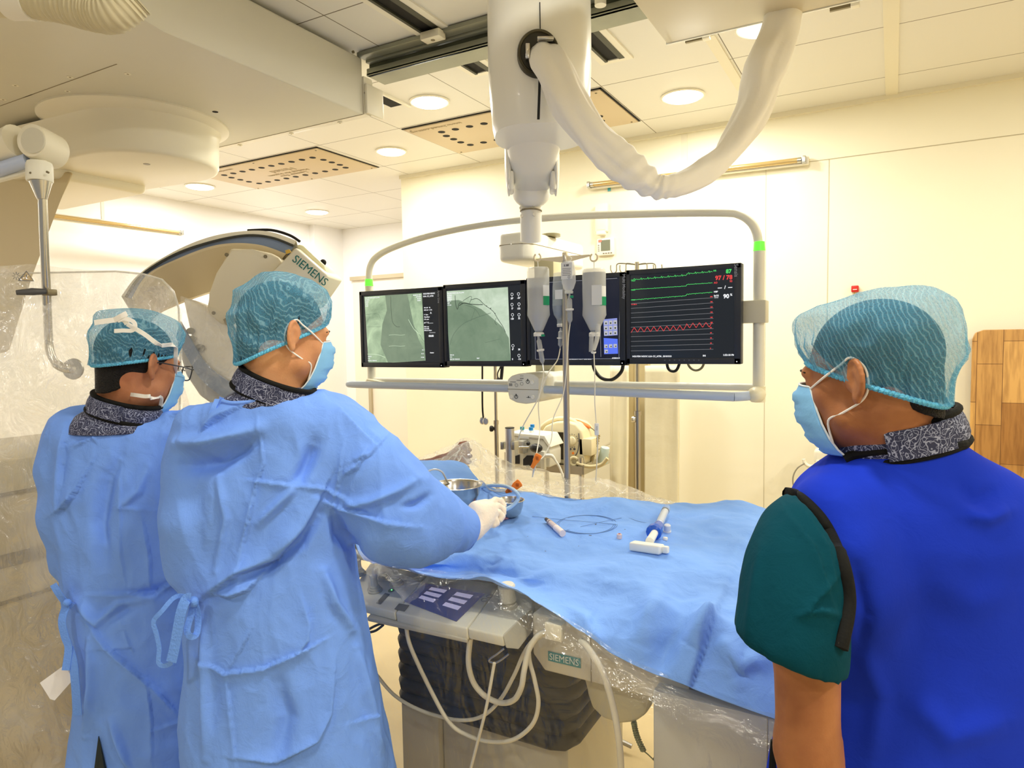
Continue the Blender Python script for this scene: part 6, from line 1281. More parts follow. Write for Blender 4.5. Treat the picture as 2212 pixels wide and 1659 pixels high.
# apparatus behind the right hand person
YU = 3.7
t = thing('ultrasound_cart', 'cream medical cart half hidden behind the chin of the right person', 'medical device', (PY(1800, 1000, YU)[0], YU, 0))
b = B(); b.box2(PY(1757, 1003, YU), PY(1900, 978, YU)+np.array([0, .3, 0]), bev=.02, seg=4); obj('console', b, ivory2, t)
b = B(); b.box2(PY(1760, 973, YU+.05), PY(1830, 962, YU+.05)+np.array([0, .25, 0]), bev=.008); obj('top_panel', b, ivory2, t)
b = B(); b.box2(PY(1792, 1012, YU+.02), PY(1840, 1004, YU+.02)+np.array([0, .2, 0])); obj('tray_gap', b, blk, t, smooth=False)
b = B(); q = PY(1752, 998, YU-.01); b.tube([q+np.array([-.035+.018*(1-math.cos(a))*1.9, 0, .012-.035*math.sin(a)]) for a in np.linspace(0, PI, 12)], .009, 8); obj('probe_holder', b, rim, t)
b = B(); b.box2((PY(1790, 1000, YU)[0], YU+.05, .0), (PY(1790, 1000, YU)[0]+.3, YU+.35, PY(1790, 1005, YU)[2]), bev=.02); obj('cart_body', b, ivory, t)
b = B(); b.tube(spline([PY(x, y, YU-.02) for x, y in [(1738, 1001), (1722, 1012), (1713, 1032), (1716, 1060), (1730, 1100)]], 6), .0035, 8); b.tube(spline([PY(x, y, YU-.02) for x, y in [(1779, 1005), (1770, 1015), (1768, 1040)]], 6), .003, 8); obj('probe_cable', b, M('cable_grey', srgb(150, 145, 130), .5), t)
# ------------------------------------------------------------------ people
def skin(name, c, c2):
    mt, nt, N, L, b, out = tree(name)
    tc = N('TexCoord'); n = N('TexNoise'); n.inputs['Scale'].default_value = 14; n.inputs['Detail'].default_value = 5; L(tc.outputs['Object'], n.inputs['Vector'])
    r = N('ValToRGB'); r.color_ramp.elements[0].position = .35; r.color_ramp.elements[1].position = .68; r.color_ramp.elements[0].color = (*c2, 1); r.color_ramp.elements[1].color = (*c, 1); L(n.outputs['Fac'], r.inputs['Fac']); L(r.outputs['Color'], b.inputs['Base Color'])
    b.inputs['Roughness'].default_value = .5; b.inputs['Specular IOR Level'].default_value = .35; b.inputs['Subsurface Weight'].default_value = .15; b.inputs['Subsurface Radius'].default_value = (.012, .005, .003); b.inputs['Subsurface Scale'].default_value = .5
    n2 = N('TexNoise'); n2.inputs['Scale'].default_value = 260; L(tc.outputs['Object'], n2.inputs['Vector']); bp = N('Bump'); bp.inputs['Strength'].default_value = .15; bp.inputs['Distance'].default_value = .002; L(n2.outputs['Fac'], bp.inputs['Height']); L(bp.outputs['Normal'], b.inputs['Normal'])
    return mt
def cap_mat():
    mt, nt, N, L, pb, out = tree('blue_bouffant_cap')
    tc = N('TexCoord'); mp = N('Mapping'); mp.inputs['Rotation'].default_value = (.5, .3, .4); L(tc.outputs['Object'], mp.inputs[0])
    wv = N('TexWave'); wv.inputs['Scale'].default_value = 46; wv.inputs['Distortion'].default_value = 5; wv.inputs['Detail'].default_value = 2.5; wv.inputs['Detail Scale'].default_value = 1.2; L(mp.outputs[0], wv.inputs['Vector'])
    r = N('ValToRGB'); r.color_ramp.elements[0].position = .70; r.color_ramp.elements[0].color = (0, 0, 0, 1); r.color_ramp.elements[1].position = 1.; r.color_ramp.elements[1].color = (1, 1, 1, 1); L(wv.outputs['Fac'], r.inputs['Fac'])
    n = N('TexNoise'); n.inputs['Scale'].default_value = 420; L(tc.outputs['Object'], n.inputs['Vector'])
    a = N('Math', operation='MULTIPLY_ADD'); a.inputs[1].default_value = .18; a.inputs[2].default_value = .30; L(r.outputs['Color'], a.inputs[0]); a2 = N('Math', operation='MULTIPLY_ADD'); a2.inputs[1].default_value = .28; L(n.outputs['Fac'], a2.inputs[0]); L(a.outputs[0], a2.inputs[2])
    df = N('BsdfDiffuse'); mx = N('MixRGB'); mx.inputs[1].default_value = (*srgb(110, 184, 222), 1); mx.inputs[2].default_value = (*srgb(158, 212, 236), 1); L(r.outputs['Color'], mx.inputs[0]); L(mx.outputs[0], df.inputs[0])
    tl = N('BsdfTranslucent'); tl.inputs[0].default_value = (*srgb(110, 190, 226), 1); md_ = N('MixShader'); md_.inputs[0].default_value = .3; L(df.outputs[0], md_.inputs[1]); L(tl.outputs[0], md_.inputs[2])
    tr = N('BsdfTransparent'); m1 = N('MixShader'); L(a2.outputs[0], m1.inputs[0]); L(tr.outputs[0], m1.inputs[1]); L(md_.outputs[0], m1.inputs[2]); L(m1.outputs[0], out.inputs[0]); return mt
def paisley():
    mt, nt, N, L, b, out = tree('navy_paisley_print')
    tc = N('TexCoord'); n = N('TexNoise'); n.inputs['Scale'].default_value = 30; n.inputs['Detail'].default_value = 1.5; L(tc.outputs['Object'], n.inputs['Vector'])
    mm = N('MixRGB'); mm.inputs[0].default_value = .06; L(tc.outputs['Object'], mm.inputs[1]); L(n.outputs['Color'], mm.inputs[2])
    v = N('TexVoronoi'); v.inputs['Scale'].default_value = 36; L(mm.outputs[0], v.inputs['Vector'])
    s = N('Math', operation='MULTIPLY'); s.inputs[1].default_value = 26.; L(v.outputs['Distance'], s.inputs[0]); sn = N('Math', operation='SINE'); L(s.outputs[0], sn.inputs[0])
    g = N('Math', operation='GREATER_THAN'); g.inputs[1].default_value = .86; L(sn.outputs[0], g.inputs[0])
    n3 = N('TexNoise'); n3.inputs['Scale'].default_value = 45; L(tc.outputs['Object'], n3.inputs['Vector']); s2 = N('Math', operation='MULTIPLY'); s2.inputs[1].default_value = 60.; L(n3.outputs['Fac'], s2.inputs[0]); sn2 = N('Math', operation='SINE'); L(s2.outputs[0], sn2.inputs[0]); g2 = N('Math', operation='GREATER_THAN'); g2.inputs[1].default_value = .93; L(sn2.outputs[0], g2.inputs[0])
    mxx = N('Math', operation='MAXIMUM'); L(g.outputs[0], mxx.inputs[0]); L(g2.outputs[0], mxx.inputs[1])
    m_ = N('MixRGB'); m_.inputs[1].default_value = (*srgb(36, 42, 74), 1); m_.inputs[2].default_value = (*srgb(150, 156, 182), 1); L(mxx.outputs[0], m_.inputs[0]); L(m_.outputs[0], b.inputs['Base Color']); b.inputs['Roughness'].default_value = .7; return mt
capM, paisM = cap_mat(), paisley()
bandM = M('blue_elastic_band', srgb(96, 184, 222), .7, bump=.5, bscale=160); hairM = M('black_hair', (.010, .008, .007), .55, bump=1.0, bscale=300, spec=.3); maskM = cloth_mat('mask_blue', srgb(132, 190, 236), bump=.2); strapM = M('mask_strap_white', srgb(240, 238, 232), .6)
blkt = M('black_binding', (.007, .007, .006), .8, bump=.12, bscale=160, spec=.2); gownM = cloth_mat('blue_surgical_gown', srgb(116, 160, 245), bump=.32)
def person(tag_, label, skc, hc, phi, pitch, side, s, roll=0.):
    """head frame: side +1 faces picture right, -1 left; phi = turned away from the camera"""
    up = Vector((0, 0, 1)); r_ = V(cr[0], cr[1], 0).normalized(); f_ = V(fw[0], fw[1], 0).normalized()
    fwd = (r_*side*math.cos(phi)+f_*math.sin(phi)).normalized(); right = fwd.cross(up)
    fwd2 = (fwd*math.cos(pitch)-up*math.sin(pitch)).normalized(); up2 = right.cross(fwd2).normalized()
    Rm = np.array([list(right), list(fwd2), list(up2)]).T
    if roll: Rm = Rm @ np.array(Matrix.Rotation(roll, 3, 'Y'))
    hc = np.array(hc)
    def H(x, y, z): return hc+Rm@(np.array([x, y, z])*s)
    t = thing('person', label, 'person', (hc[0], hc[1], 0))
    return t, H, Rm
def head(F, H, Rm, s, neck):
    E = lambda c, r, k=.015, op='add': F.ell(H(*c), np.array(r)*s, Rm, k, op)
    Cp = lambda a, b_, r0, r1=None, k=.012, op='add': F.cap(H(*a), H(*b_), r0*s, (r0 if r1 is None else r1)*s, k, op)
    E((0, -.012, .035), (.074, .096, .087)); E((0, .036, -.018), (.061, .062, .085), .03); E((0, .045, -.068), (.049, .052, .045), .03)
    Cp((0, .082, -.094), (0, .080, -.092), .018, k=.02)
    for q in (-1, 1):
        E((q*.040, .056, -.022), (.020, .024, .022), .02); Cp((q*.03, .0, -.075), (q*.048, .03, -.06), .018, .02, .03)
    Cp((-.034, .087, .024), (.034, .087, .024), .0105, k=.018); Cp((0, .092, .012), (0, .114, -.024), .009, .012, .010)
    for q in (-1, 1):
        E((q*.011, .103, -.030), (.009, .010, .008), .006); E((q*.032, .104, .006), (.016, .014, .012), .010, 'sub'); E((q*.030, .082, .005), (.0135, .0125, .0115), .008)
        E((q*.0, .098, -.060), (.024, .010, .007), .008)
        # ear: a thin dish standing off the skull with a rolled rim, lobe and concha
        ang_ = math.radians(38); e1 = np.array([q*math.sin(ang_), -math.cos(ang_), 0.]); e2 = np.array([0, -.12, 1.]); e2 /= np.linalg.norm(e2); e3 = np.cross(e1, e2)*q; ec = np.array([q*.082, -.001, -.003])
        Re = Rm @ np.array([e3*(1 if q > 0 else 1), e1, e2]).T
        F.ell(H(*(ec+e1*.006)), np.array((.0052, .0175, .028))*s, Re, .006)
        P_ = [H(*(ec+e1*(.004+.0185*math.cos(a))+e2*(.002+.0295*math.sin(a)))) for a in np.linspace(-1.15, 2.5, 12)]
        F.chain(P_, [.0042*s]*12, .0025); F.ell(H(*(ec+e1*.004-e2*.027)), np.array((.0058, .009, .010))*s, Re, .004); F.ell(H(q*.072, .004, .0), np.array((.012, .012, .022))*s, Rm, .008)
        F.ell(H(*(ec+e1*.004+np.array([q*.0075, .004, 0])+e2*.001)), np.array((.0058, .0085, .015))*s, Re, .003, 'sub')
    F.cap(H(0, -.028, -.05), neck, .054*s, .064*s, .03); F.cap(H(0, .01, -.07), neck, .045*s, .06*s, .03)
def hair(t, H, Rm, s, hc, cut=(.02, .0, .83), thick=.007):
    a = [hc[i]-.16 for i in range(3)]; F = Field(*[axis(a[i], a[i]+.32, .0045) for i in range(3)])
    F.ell(H(0, -.014, .035), (np.array((.074, .096, .087))+thick)*s, Rm, 0); F.cap(H(0, -.056, -.03), H(0, -.050, -.072), .045*s, .043*s, .02)
    F.cut(H(0, cut[0], cut[1]), Rm@np.array([0, cut[2], -1])); F.cut(H(0, .06, -.0), Rm@np.array([0, 1, -.75]))
    F.cut(H(0, -.05, -.088), Rm@np.array([0, .1, -1]))
    vs, fs = F.mesh(); return mesh_from('hair', vs, fs, hairM, t, smooth_it=1)
def cap(t, H, s, seed, bulge=(.012, .03), rimf=.056, rimb=-.046, H0=.132, rimlift=0.0, squash=1.):
    nth, nt_ = 180, 44; vs = []
    for j in range(nt_+1):
        u = j/nt_; a = u*PI*.5
        for i in range(nth):
            th = 2*PI*i/nth; sx, sy = math.sin(th), math.cos(th)
            back = (1-sy)/2
            rad = math.sin(a)**.84; blg = math.sin(min(1, u*1.08)*PI)**1.2*(bulge[0]+(bulge[1]-bulge[0])*back)
            x = sx*(.0795*rad+blg); y = -.010+sy*(.107*rad+blg*1.15)
            zr = rimb+(rimf-rimb)*((y+.117)/.214)
            z = zr*u**1.5+(H0*math.cos(a)**.82)*(1-.0*back)+rimlift
            if u > .5: z -= blg*.45*back
            tk = back*max(0, -zr)/.09; y = y*(1-.20*tk*u**4)+.0*u; x = x*(1-.10*tk*u**4)
            q = Vector((x*9, y*9, z*9+seed))
            n1 = noise.noise(q*1.1); n2 = 1-2.4*abs(noise.noise(q*1.9+Vector((5, 0, 0)))); n3 = 1-2.4*abs(noise.noise(Vector((th*5.5+seed, u*2.2, seed))))
            pl_ = math.sin(th*52+3*n1)*.0016*max(0, u-.55)/.45; d = n1*.008+n2*.006+n3*.006*u+pl_*1.6
            if u > .93: d -= (u-.93)*.07
            vs.append(H(x+sx*d, y+sy*d, z+d*.6*(1-u)))
    fs = [(j*nth+i, j*nth+(i+1) % nth, (j+1)*nth+(i+1) % nth, (j+1)*nth+i) for j in range(nt_) for i in range(nth)]
    o = mesh_from('scrub_cap', vs, fs, capM, t)
    b = B(); ring = []
    for i in range(nth*2+1):
        th = 2*PI*i/(nth*2); sx, sy = math.sin(th), math.cos(th); y = -.010+sy*.104; zr = rimb+(rimf-rimb)*((y+.117)/.214)+rimlift; tk = (1-sy)/2*max(0, -zr)/.09; y *= 1-.20*tk; w_ = .0012*math.sin(th*95)
        ring.append(H(sx*(.0785+w_), y+sy*w_, zr+.001*math.cos(th*95)))
    b.tube(ring, .0042*s, 8); obj('elastic_band', b, bandM, o); return o
def mask(t, H, s, ties=False, ear=1):
    G = []; rows = [(.010, .116, .084, .043), (-.006, .128, .080, .050), (-.030, .133, .076, .054), (-.055, .130, .072, .054), (-.080, .122, .066, .051), (-.100, .111, .058, .046), (-.113, .098, .050, .040)]
    rr_ = []
    for k in range(len(rows)-1):
        for q in range(5): u = q/5; rr_.append(tuple(rows[k][i]*(1-u)+rows[k+1][i]*u for i in range(4)))
    rr_.append(rows[-1])
    for j, (z, yf, ys, hw) in enumerate(rr_):
        r = []
        for i in range(41):
            a = (i/40*2-1)*PI/2; c_ = abs(math.cos(a))**.8; pleat = .0022*(1 if (j//4) % 2 else -1)*c_
            r.append(H(hw*math.sin(a), ys+(yf-ys)*c_+pleat, z-.010*(1-c_)))
        G.append(r)
    b = B(); b.grid(G); o = obj('face_mask', b, maskM, t, ang=180, recalc=False); md = o.modifiers.new('th', 'SOLIDIFY'); md.thickness = .0016
    b = B(); b.tube([g_ for g_ in G[0]], .0018*s, 6); b.tube([g[0] for g in G], .0018*s, 6); b.tube([g[-1] for g in G], .0018*s, 6); obj('mask_edge', b, M('mask_edge_white', srgb(226, 236, 240), .6), o)
    for q in (-1, 1):
        if ties: break
        b = B(); b.tube(spline([G[1][0 if q < 0 else -1], H(q*.073, .045, .012), H(q*.081, .014, .026), H(q*.084, -.004, .034), H(q*.081, -.020, .016), H(q*.079, -.020, -.012), H(q*.076, -.006, -.034), H(q*.070, .030, -.050), H(q*.062, .058, -.060), G[-9][0 if q < 0 else -1]], 6), .0019*s, 8); obj('ear_loop', b, strapM, o)
    return o, G
def collar(t, c_, R_, a, bb, h, label=None, flare=1.06):
    c_ = np.array(c_); n = 64; rg = []
    def ring(r, z): return [c_+R_@np.array([a*r*math.cos(2*PI*k/n), bb*r*math.sin(2*PI*k/n), z]) for k in range(n)]
    for r, z in ((1.06, -h/2), (1.10, -h/4), (1.09, 0), (1.06, h/4), (1.0, h/2), (.93, h/2-.002), (.90, 0), (.95, -h/2+.003)): rg.append(ring(r, z))
    rg.append(rg[0]); vs = [p for r in rg for p in r]; b = B(); b.add(vs, [[j*n+k, j*n+(k+1) % n, (j+1)*n+(k+1) % n, (j+1)*n+k] for j in range(len(rg)-1) for k in range(n)])
    o = obj('thyroid_collar', b, paisM, t, ang=180, label=label)
    for r, z, w_ in ((1.05, -h/2, .0065), (.985, h/2, .0065)):
        b = B(); b.tube(ring(r, z)+[ring(r, z)[0]], w_, 10); obj('black_binding', b, blkt, o)
    b = B(); ov = [c_+R_@np.array([a*1.13*math.cos(q), bb*1.13*math.sin(q), 0]) for q in np.linspace(-2.2, -1.2, 16)]; b.strip(ov, [R_@np.array([0, 0, h*.9])]*16, .003); obj('overlap_flap', b, paisM, o)
    return o
def fine_axes(lo, hi, hc, h=.014, hf=.0034, rad=.135):
    return [axis(lo[i], hi[i], h, [(hc[i]-rad, hc[i]+rad, hf)]) for i in range(3)]
def legs(F, hip, sep, fwd, floor=0.):
    hip = np.array(hip); sep = np.array(sep); fwd = np.array(fwd)
    for q in (-1, 1):
        h_ = hip+sep*q; kn = np.array([h_[0], h_[1], .50])+fwd*.02; an = np.array([h_[0], h_[1], .09]); F.chain([h_, kn, an], [.085, .058, .042], .03); F.chain([an-np.array([0, 0, .04]), an+fwd*.13-np.array([0, 0, .05])], [.042, .035], .02)
def trunk_rows(rows, sh=.86):
    out = []
    for y, xl, xr_, d, bb in rows:
        c_ = P((xl+xr_)/2, y, d); out.append((c_[2], c_[0], c_[1], (xr_-xl)/2*d/F_PX*sh, bb*sh))
    return out
AX = np.array([cr[0], cr[1]]); AX /= np.linalg.norm(AX)
def garment(name, t, rows, chains, mt, cuts=(), h=.010, folds=(), noise_=(.007, .003), sub=1, stretch=(5, 5, 2.2), seed=1., extra=None, k=.05):
    A = np.array([P((r[1]+r[2])/2, r[0], r[3]) for r in rows]) if rows else np.zeros((0, 3)); pts = [A] if rows else []
    for ch in chains: pts.append(np.array([P(*q[:3]) for q in ch]))
    al = np.concatenate(pts); lo, hi = al.min(0)-.34, al.max(0)+.34
    if rows: zs_ = [r[0] for r in trunk_rows(rows, 1)]; lo[2] = min(zs_)-.03; hi[2] = max(max(zs_), al[:, 2].max())+.15
    if not rows: lo, hi = al.min(0)-.14, al.max(0)+.14
    F = Field(*[axis(lo[i], hi[i], h) for i in range(3)])
    if rows: F.sect(trunk_rows(rows, 1), AX)
    for ch in chains: F.chain([P(*q[:3]) for q in ch], [q[3] for q in ch], k)
    for c in cuts: F.cut(*c)
    if extra: extra(F)
    vs, fs = F.mesh()
    def df(co, no):
        n1 = nz(co, stretch, seed, 3); n2 = nz(co, (stretch[0]*2.4, stretch[1]*2.4, stretch[2]*2.6), seed+9, 2, True)
        co = co+no*(n1*noise_[0]+n2*noise_[1])[:, None]; return creases(co, no, folds)
    return mesh_from(name, vs, fs, mt, t, sub=sub, smooth_it=2, deform=df)
# ================================================================== centre person
hc2 = P(611, 724, 1.6); s2_ = .985
t2, H2, R2 = person('c', 'centre person in blue surgical gown reaching over the table with a gloved hand', None, hc2, math.radians(37), math.radians(13), 1, s2_)
neck2 = P(583, 862, 1.61)
rows2 = [(848, 545, 690, 1.60, .06), (862, 490, 712, 1.61, .085), (880, 452, 745, 1.62, .10), (905, 425, 772, 1.63, .115), (950, 412, 780, 1.64, .125), (1020, 404, 775, 1.64, .13), (1100, 400, 768, 1.64, .13), (1180, 402, 758, 1.64, .13), (1260, 412, 768, 1.63, .13), (1340, 414, 786, 1.63, .135), (1440, 412, 802, 1.63, .14), (1540, 407, 822, 1.63, .15), (1660, 403, 848, 1.63, .165), (1850, 398, 880, 1.63, .18), (1960, 395, 890, 1.63, .18)]
F = Field(*fine_axes([-1.85, .55, 0.], [-.85, 1.9, 1.78], hc2))
F.sect(trunk_rows(rows2[2:12], .72), AX); head(F, H2, R2, s2_, neck2); F.cap(neck2, P(588, 910, 1.64), .062, .08, .04)
legs(F, P(610, 1420, 1.64), cr*.09, fw*np.array([1, 1, 0]))
F.chain([P(720, 950, 1.65), P(848, 1120, 1.62), P(1000, 1150, 1.72)], [.045, .040, .028], .03); F.chain([P(455, 950, 1.64), P(415, 1190, 1.62), P(520, 1230, 1.85)], [.055, .042, .03], .03)
vs, fs = F.mesh(); mesh_from('body', vs, fs, skin('skin_fair', srgb(214, 158, 112), srgb(190, 132, 92)), t2, smooth_it=1)
hair(t2, H2, R2, s2_, hc2, cut=(.0, -.010, .95), thick=.0035)
cap(t2, H2, s2_, 3., bulge=(.008, .030), rimf=.052, rimb=-.090, H0=.143)
mask(t2, H2, s2_)
for q in (-1, 1):
    b = B(); b.tube(spline([H2(q*.014, .0985, .023), H2(q*.03, .097, .030), H2(q*.046, .086, .025)], 4), [.003, .0045, .002], 8, flat=.6); obj('eyebrow', b, hairM, t2)
rx, ry = V(cr[0], cr[1], -.10).normalized(), V(fw[0], fw[1], 0).normalized()
def ringR(tx, ty):
    """ring frame tipped: tx lowers the picture-right side, ty lowers the far side"""
    x = V(cr[0], cr[1], 0).normalized()+Vector((0, 0, -tx)); y = V(fw[0], fw[1], 0).normalized()+Vector((0, 0, -ty)); x.normalize(); z = x.cross(y).normalized(); y = z.cross(x); return np.array([list(x), list(y), list(z)]).T
collar(t2, P(594, 836, 1.60), ringR(.42, -.05), .088, .078, .046)
# paisley apron yoke under the gown neckline
F = Field(*[axis(hc2[i]-.3, hc2[i]+.25, .009) for i in range(3)]); F.sect(trunk_rows([(836, 530, 660, 1.60, .07), (852, 496, 662, 1.60, .085), (872, 470, 690, 1.605, .090), (900, 460, 700, 1.62, .095)], 1.0), AX)
vs, fs = F.mesh(); mesh_from('paisley_vest', vs, fs, paisM, t2, smooth_it=2, sub=1)
gf = [([(560, 905), (572, 1000), (555, 1050), (545, 1100), (520, 1200)], 4, .006, 's'), ([(385, 960), (450, 955), (560, 925)], 16, .022, 'g'), ([(400, 1010), (470, 1000), (545, 955)], 18, -.016, 'g'),
      ([(540, 1035), (620, 1045), (700, 1050), (800, 1100)], 5, .007, 's'), ([(640, 1050), (600, 1090), (560, 1130)], 9, .008, 'g'), ([(680, 960), (660, 1010), (640, 1045)], 14, -.012, 'g'),
      ([(470, 1030), (490, 1120), (470, 1230)], 8, .006, 'g'), ([(545, 1085), (530, 1180), (520, 1260)], 6, .006, 's'), ([(700, 1060), (660, 1140), (600, 1210), (520, 1240), (440, 1295)], 14, .024, 's'),
      ([(690, 1110), (650, 1170), (590, 1215), (540, 1240)], 12, -.012, 'g'), ([(745, 960), (735, 1040), (722, 1090)], 5, .005, 's'), ([(800, 960), (775, 1010), (745, 1030)], 6, .008, 's'), ([(840, 940), (800, 985), (760, 1000)], 6, .006, 's'),
      ([(690, 1075), (750, 1095), (830, 1125), (900, 1135)], 8, .010, 's'), ([(900, 1035), (860, 1060), (800, 1085), (740, 1090)], 10, .010, 'g'), ([(930, 1070), (900, 1090), (870, 1095)], 8, -.008, 'g'), ([(720, 1110), (735, 1160), (760, 1180)], 12, -.016, 'g'),
      ([(545, 1360), (530, 1390), (495, 1450)], 5, .004, 's'), ([(430, 1420), (488, 1452), (570, 1442), (640, 1410), (700, 1380)], 5, .009, 's'), ([(655, 1290), (672, 1350), (668, 1385), (640, 1420)], 6, .008, 's'),
      ([(700, 1235), (720, 1300), (760, 1360)], 10, .012, 'g'), ([(560, 1250), (540, 1275), (500, 1290), (470, 1285)], 9, .016, 's'), ([(492, 1460), (500, 1540), (512, 1650)], 5, .005, 's'), ([(725, 1450), (718, 1540), (690, 1600), (600, 1650), (510, 1640)], 8, .012, 's'),
      ([(440, 1340), (445, 1450), (444, 1640)], 9, .008, 'g'), ([(770, 1400), (790, 1500), (830, 1640)], 10, .010, 'g'), ([(760, 1560), (800, 1545), (830, 1530)], 5, .005, 's'), ([(590, 1455), (620, 1550), (600, 1640)], 20, -.010, 'g'), ([(520, 880), (470, 905), (440, 930)], 7, .010, 's'), ([(740, 885), (780, 930), (810, 960)], 6, .008, 's')]
gown2 = garment('surgical_gown', t2, rows2, [[(735, 930, 1.64, .078), (800, 1010, 1.62, .082), (860, 1075, 1.62, .078), (940, 1112, 1.66, .060), (990, 1135, 1.71, .043)], [(800, 1080, 1.62, .07), (842, 1140, 1.60, .068), (900, 1155, 1.62, .060), (985, 1152, 1.70, .042)],
    [(450, 925, 1.64, .072), (424, 1010, 1.62, .058), (418, 1120, 1.60, .056), (430, 1200, 1.62, .052), (500, 1240, 1.80, .045)]], gownM, h=.0085, folds=[(a_, b_, c_*2.0, d_) for a_, b_, c_, d_ in gf], noise_=(.010, .0045), seed=2., cuts=[(P(566, 857, 1.6), cu-cr*.137)])
gb2 = bvh(gown2)
def OG(x, y, l, T, dflt): q = on(T, x, y, l); return q if q is not None else dflt
b = B(); nl = [OG(x, y, .002, gb2, P(x, y, 1.55)) for x, y in [(482, 868), (505, 872), (540, 868), (580, 858), (620, 850), (650, 848)]]; b.tube(spline(nl, 5), .0045, 8); obj('neck_binding', b, gownM, gown2)
b = B(); b.strip(spline([P(*q) for q in [(470, 862, 1.54), (462, 880, 1.53), (452, 905, 1.53)]], 5), V(cr)*.012, .001); b.strip(spline([P(*q) for q in [(474, 862, 1.55), (490, 868, 1.55), (505, 872, 1.54)]], 5), V(cu)*.012, .001); obj('neck_tie', b, gownM, gown2)
tie = M('tie_blue', srgb(104, 152, 238), .7, bump=.3, bscale=200)
def ribbon_(par, name, pts, wd, sm=5):
    q = spline([P(*p[:3]) for p in pts], sm); n = len(q); b = B(); ws = []
    for i in range(n):
        tt_ = (q[min(i+1, n-1)]-q[max(i-1, 0)]).normalized(); ws.append(tt_.cross(V(fw)).normalized()*wd)
    b.strip(q, ws, .0008); return obj(name, b, tie, par, smooth=False)
ribbon_(gown2, 'waist_tie', [(418, 1300, 1.5), (395, 1288, 1.49), (375, 1292, 1.48), (350, 1320, 1.47), (332, 1342, 1.47), (338, 1370, 1.47), (344, 1400, 1.47), (343, 1432, 1.47), (358, 1438, 1.47), (372, 1430, 1.46)], .010)
ribbon_(gown2, 'waist_tie', [(412, 1292, 1.47), (402, 1295, 1.465), (392, 1320, 1.46), (384, 1360, 1.46), (377, 1400, 1.46), (370, 1430, 1.46)], .022)
ribbon_(gown2, 'waist_tie', [(418, 1300, 1.49), (412, 1330, 1.48), (404, 1362, 1.47), (412, 1375, 1.47), (425, 1368, 1.48), (428, 1335, 1.49), (422, 1305, 1.49)], .014)
b = B(); b.ball(P(418, 1300, 1.48), (.012, .010, .012)); obj('tie_knot', b, tie, gown2)
# gloved hand
gl_m = M('latex_glove', srgb(240, 228, 212), .45, bump=.35, bscale=70, sss=.1)
wr, kn = P(1012, 1150, 1.74), P(1050, 1112, 1.80)
lo = np.minimum(wr, P(1095, 1100, 1.9))-.09; hi = np.maximum(P(1020, 1120, 1.72), P(1095, 1090, 1.9))+.09
lo = np.minimum(lo, np.minimum(wr, P(985, 1150, 1.7))-.08); hi = np.maximum(hi, wr+.08)
F = Field(*[axis(lo[i], hi[i], .0027) for i in range(3)])
F.cap(P(990, 1152, 1.71), P(1022, 1142, 1.75), .034, .028, .01); F.chain([P(1022, 1142, 1.75), P(1036, 1118, 1.78), P(1052, 1106, 1.80)], [.028, .029, .026], .015); F.chain([P(1030, 1102, 1.77), P(1048, 1100, 1.80)], [.024, .024], .02); F.chain([P(1040, 1130, 1.77), P(1056, 1120, 1.80)], [.022, .020], .02)
fing = [[(1056, 1090, 1.82), (1070, 1080, 1.85), (1083, 1083, 1.86), (1089, 1092, 1.855)], [(1060, 1099, 1.815), (1076, 1093, 1.835), (1087, 1100, 1.84), (1088, 1109, 1.835)], [(1062, 1109, 1.80), (1077, 1107, 1.815), (1085, 1115, 1.815), (1081, 1123, 1.81)], [(1057, 1119, 1.785), (1069, 1122, 1.79), (1073, 1130, 1.79), (1067, 1135, 1.785)]]
for f_ in fing: F.chain([P(*q) for q in f_], [.0102, .0092, .0086, .0075], .0015)
F.chain([P(1028, 1102, 1.80), P(1042, 1090, 1.85), P(1062, 1086, 1.90), P(1082, 1096, 1.90)], [.014, .012, .0105, .009], .004)
vs, fs = F.mesh(); mesh_from('glove', vs, fs, gl_m, t2, smooth_it=1, label='off-white latex glove')
b = B(); cf = P(1008, 1150, 1.735); b.lathe(P(996, 1152, 1.715), P(1022, 1141, 1.755)-P(996, 1152, 1.715), [(.046, 0), (.042, .012), (.038, .022), (.0355, .022), (.036, .0)], 24); obj('cuff', b, gownM, gown2)
# ================================================================== left person
hc1 = P(297, 790, 1.86); s1_ = 1.0
t1, H1, R1 = person('l', 'person at far left in blue gown with eyeglasses and a tied mask', None, hc1, math.radians(57), math.radians(14), 1, s1_)
neck1 = P(262, 893, 1.88)
rows1 = [(893, 205, 330, 1.88, .06), (908, 160, 362, 1.89, .09), (930, 128, 425, 1.90, .115), (980, 118, 440, 1.91, .13), (1050, 122, 440, 1.91, .135), (1150, 132, 440, 1.91, .135), (1250, 152, 442, 1.91, .13), (1330, 166, 442, 1.91, .13), (1420, 178, 444, 1.91, .14), (1500, 190, 448, 1.91, .15), (1580, 182, 455, 1.91, .155), (1659, 166, 460, 1.91, .165), (1850, 150, 480, 1.91, .18)]
lo1, hi1 = [hc1[0]-.5, hc1[1]-.55, 0.], [hc1[0]+.5, hc1[1]+.7, hc1[2]+.17]
F = Field(*fine_axes(lo1, hi1, hc1)); F.sect(trunk_rows(rows1[2:10], .72), AX); head(F, H1, R1, s1_, neck1); F.cap(neck1, P(270, 935, 1.9), .06, .08, .04); legs(F, P(305, 1400, 1.91), cr*.09, fw*np.array([1, 1, 0]))
F.chain([P(185, 965, 1.92), P(142, 1150, 1.9), P(230, 1250, 2.1)], [.04, .036, .03], .03); F.chain([P(405, 965, 1.92), P(440, 1120, 1.95), P(520, 1130, 2.15)], [.05, .04, .03], .03)
vs, fs = F.mesh(); mesh_from('body', vs, fs, skin('skin_tan', srgb(190, 130, 92), srgb(160, 100, 68)), t1, smooth_it=1)
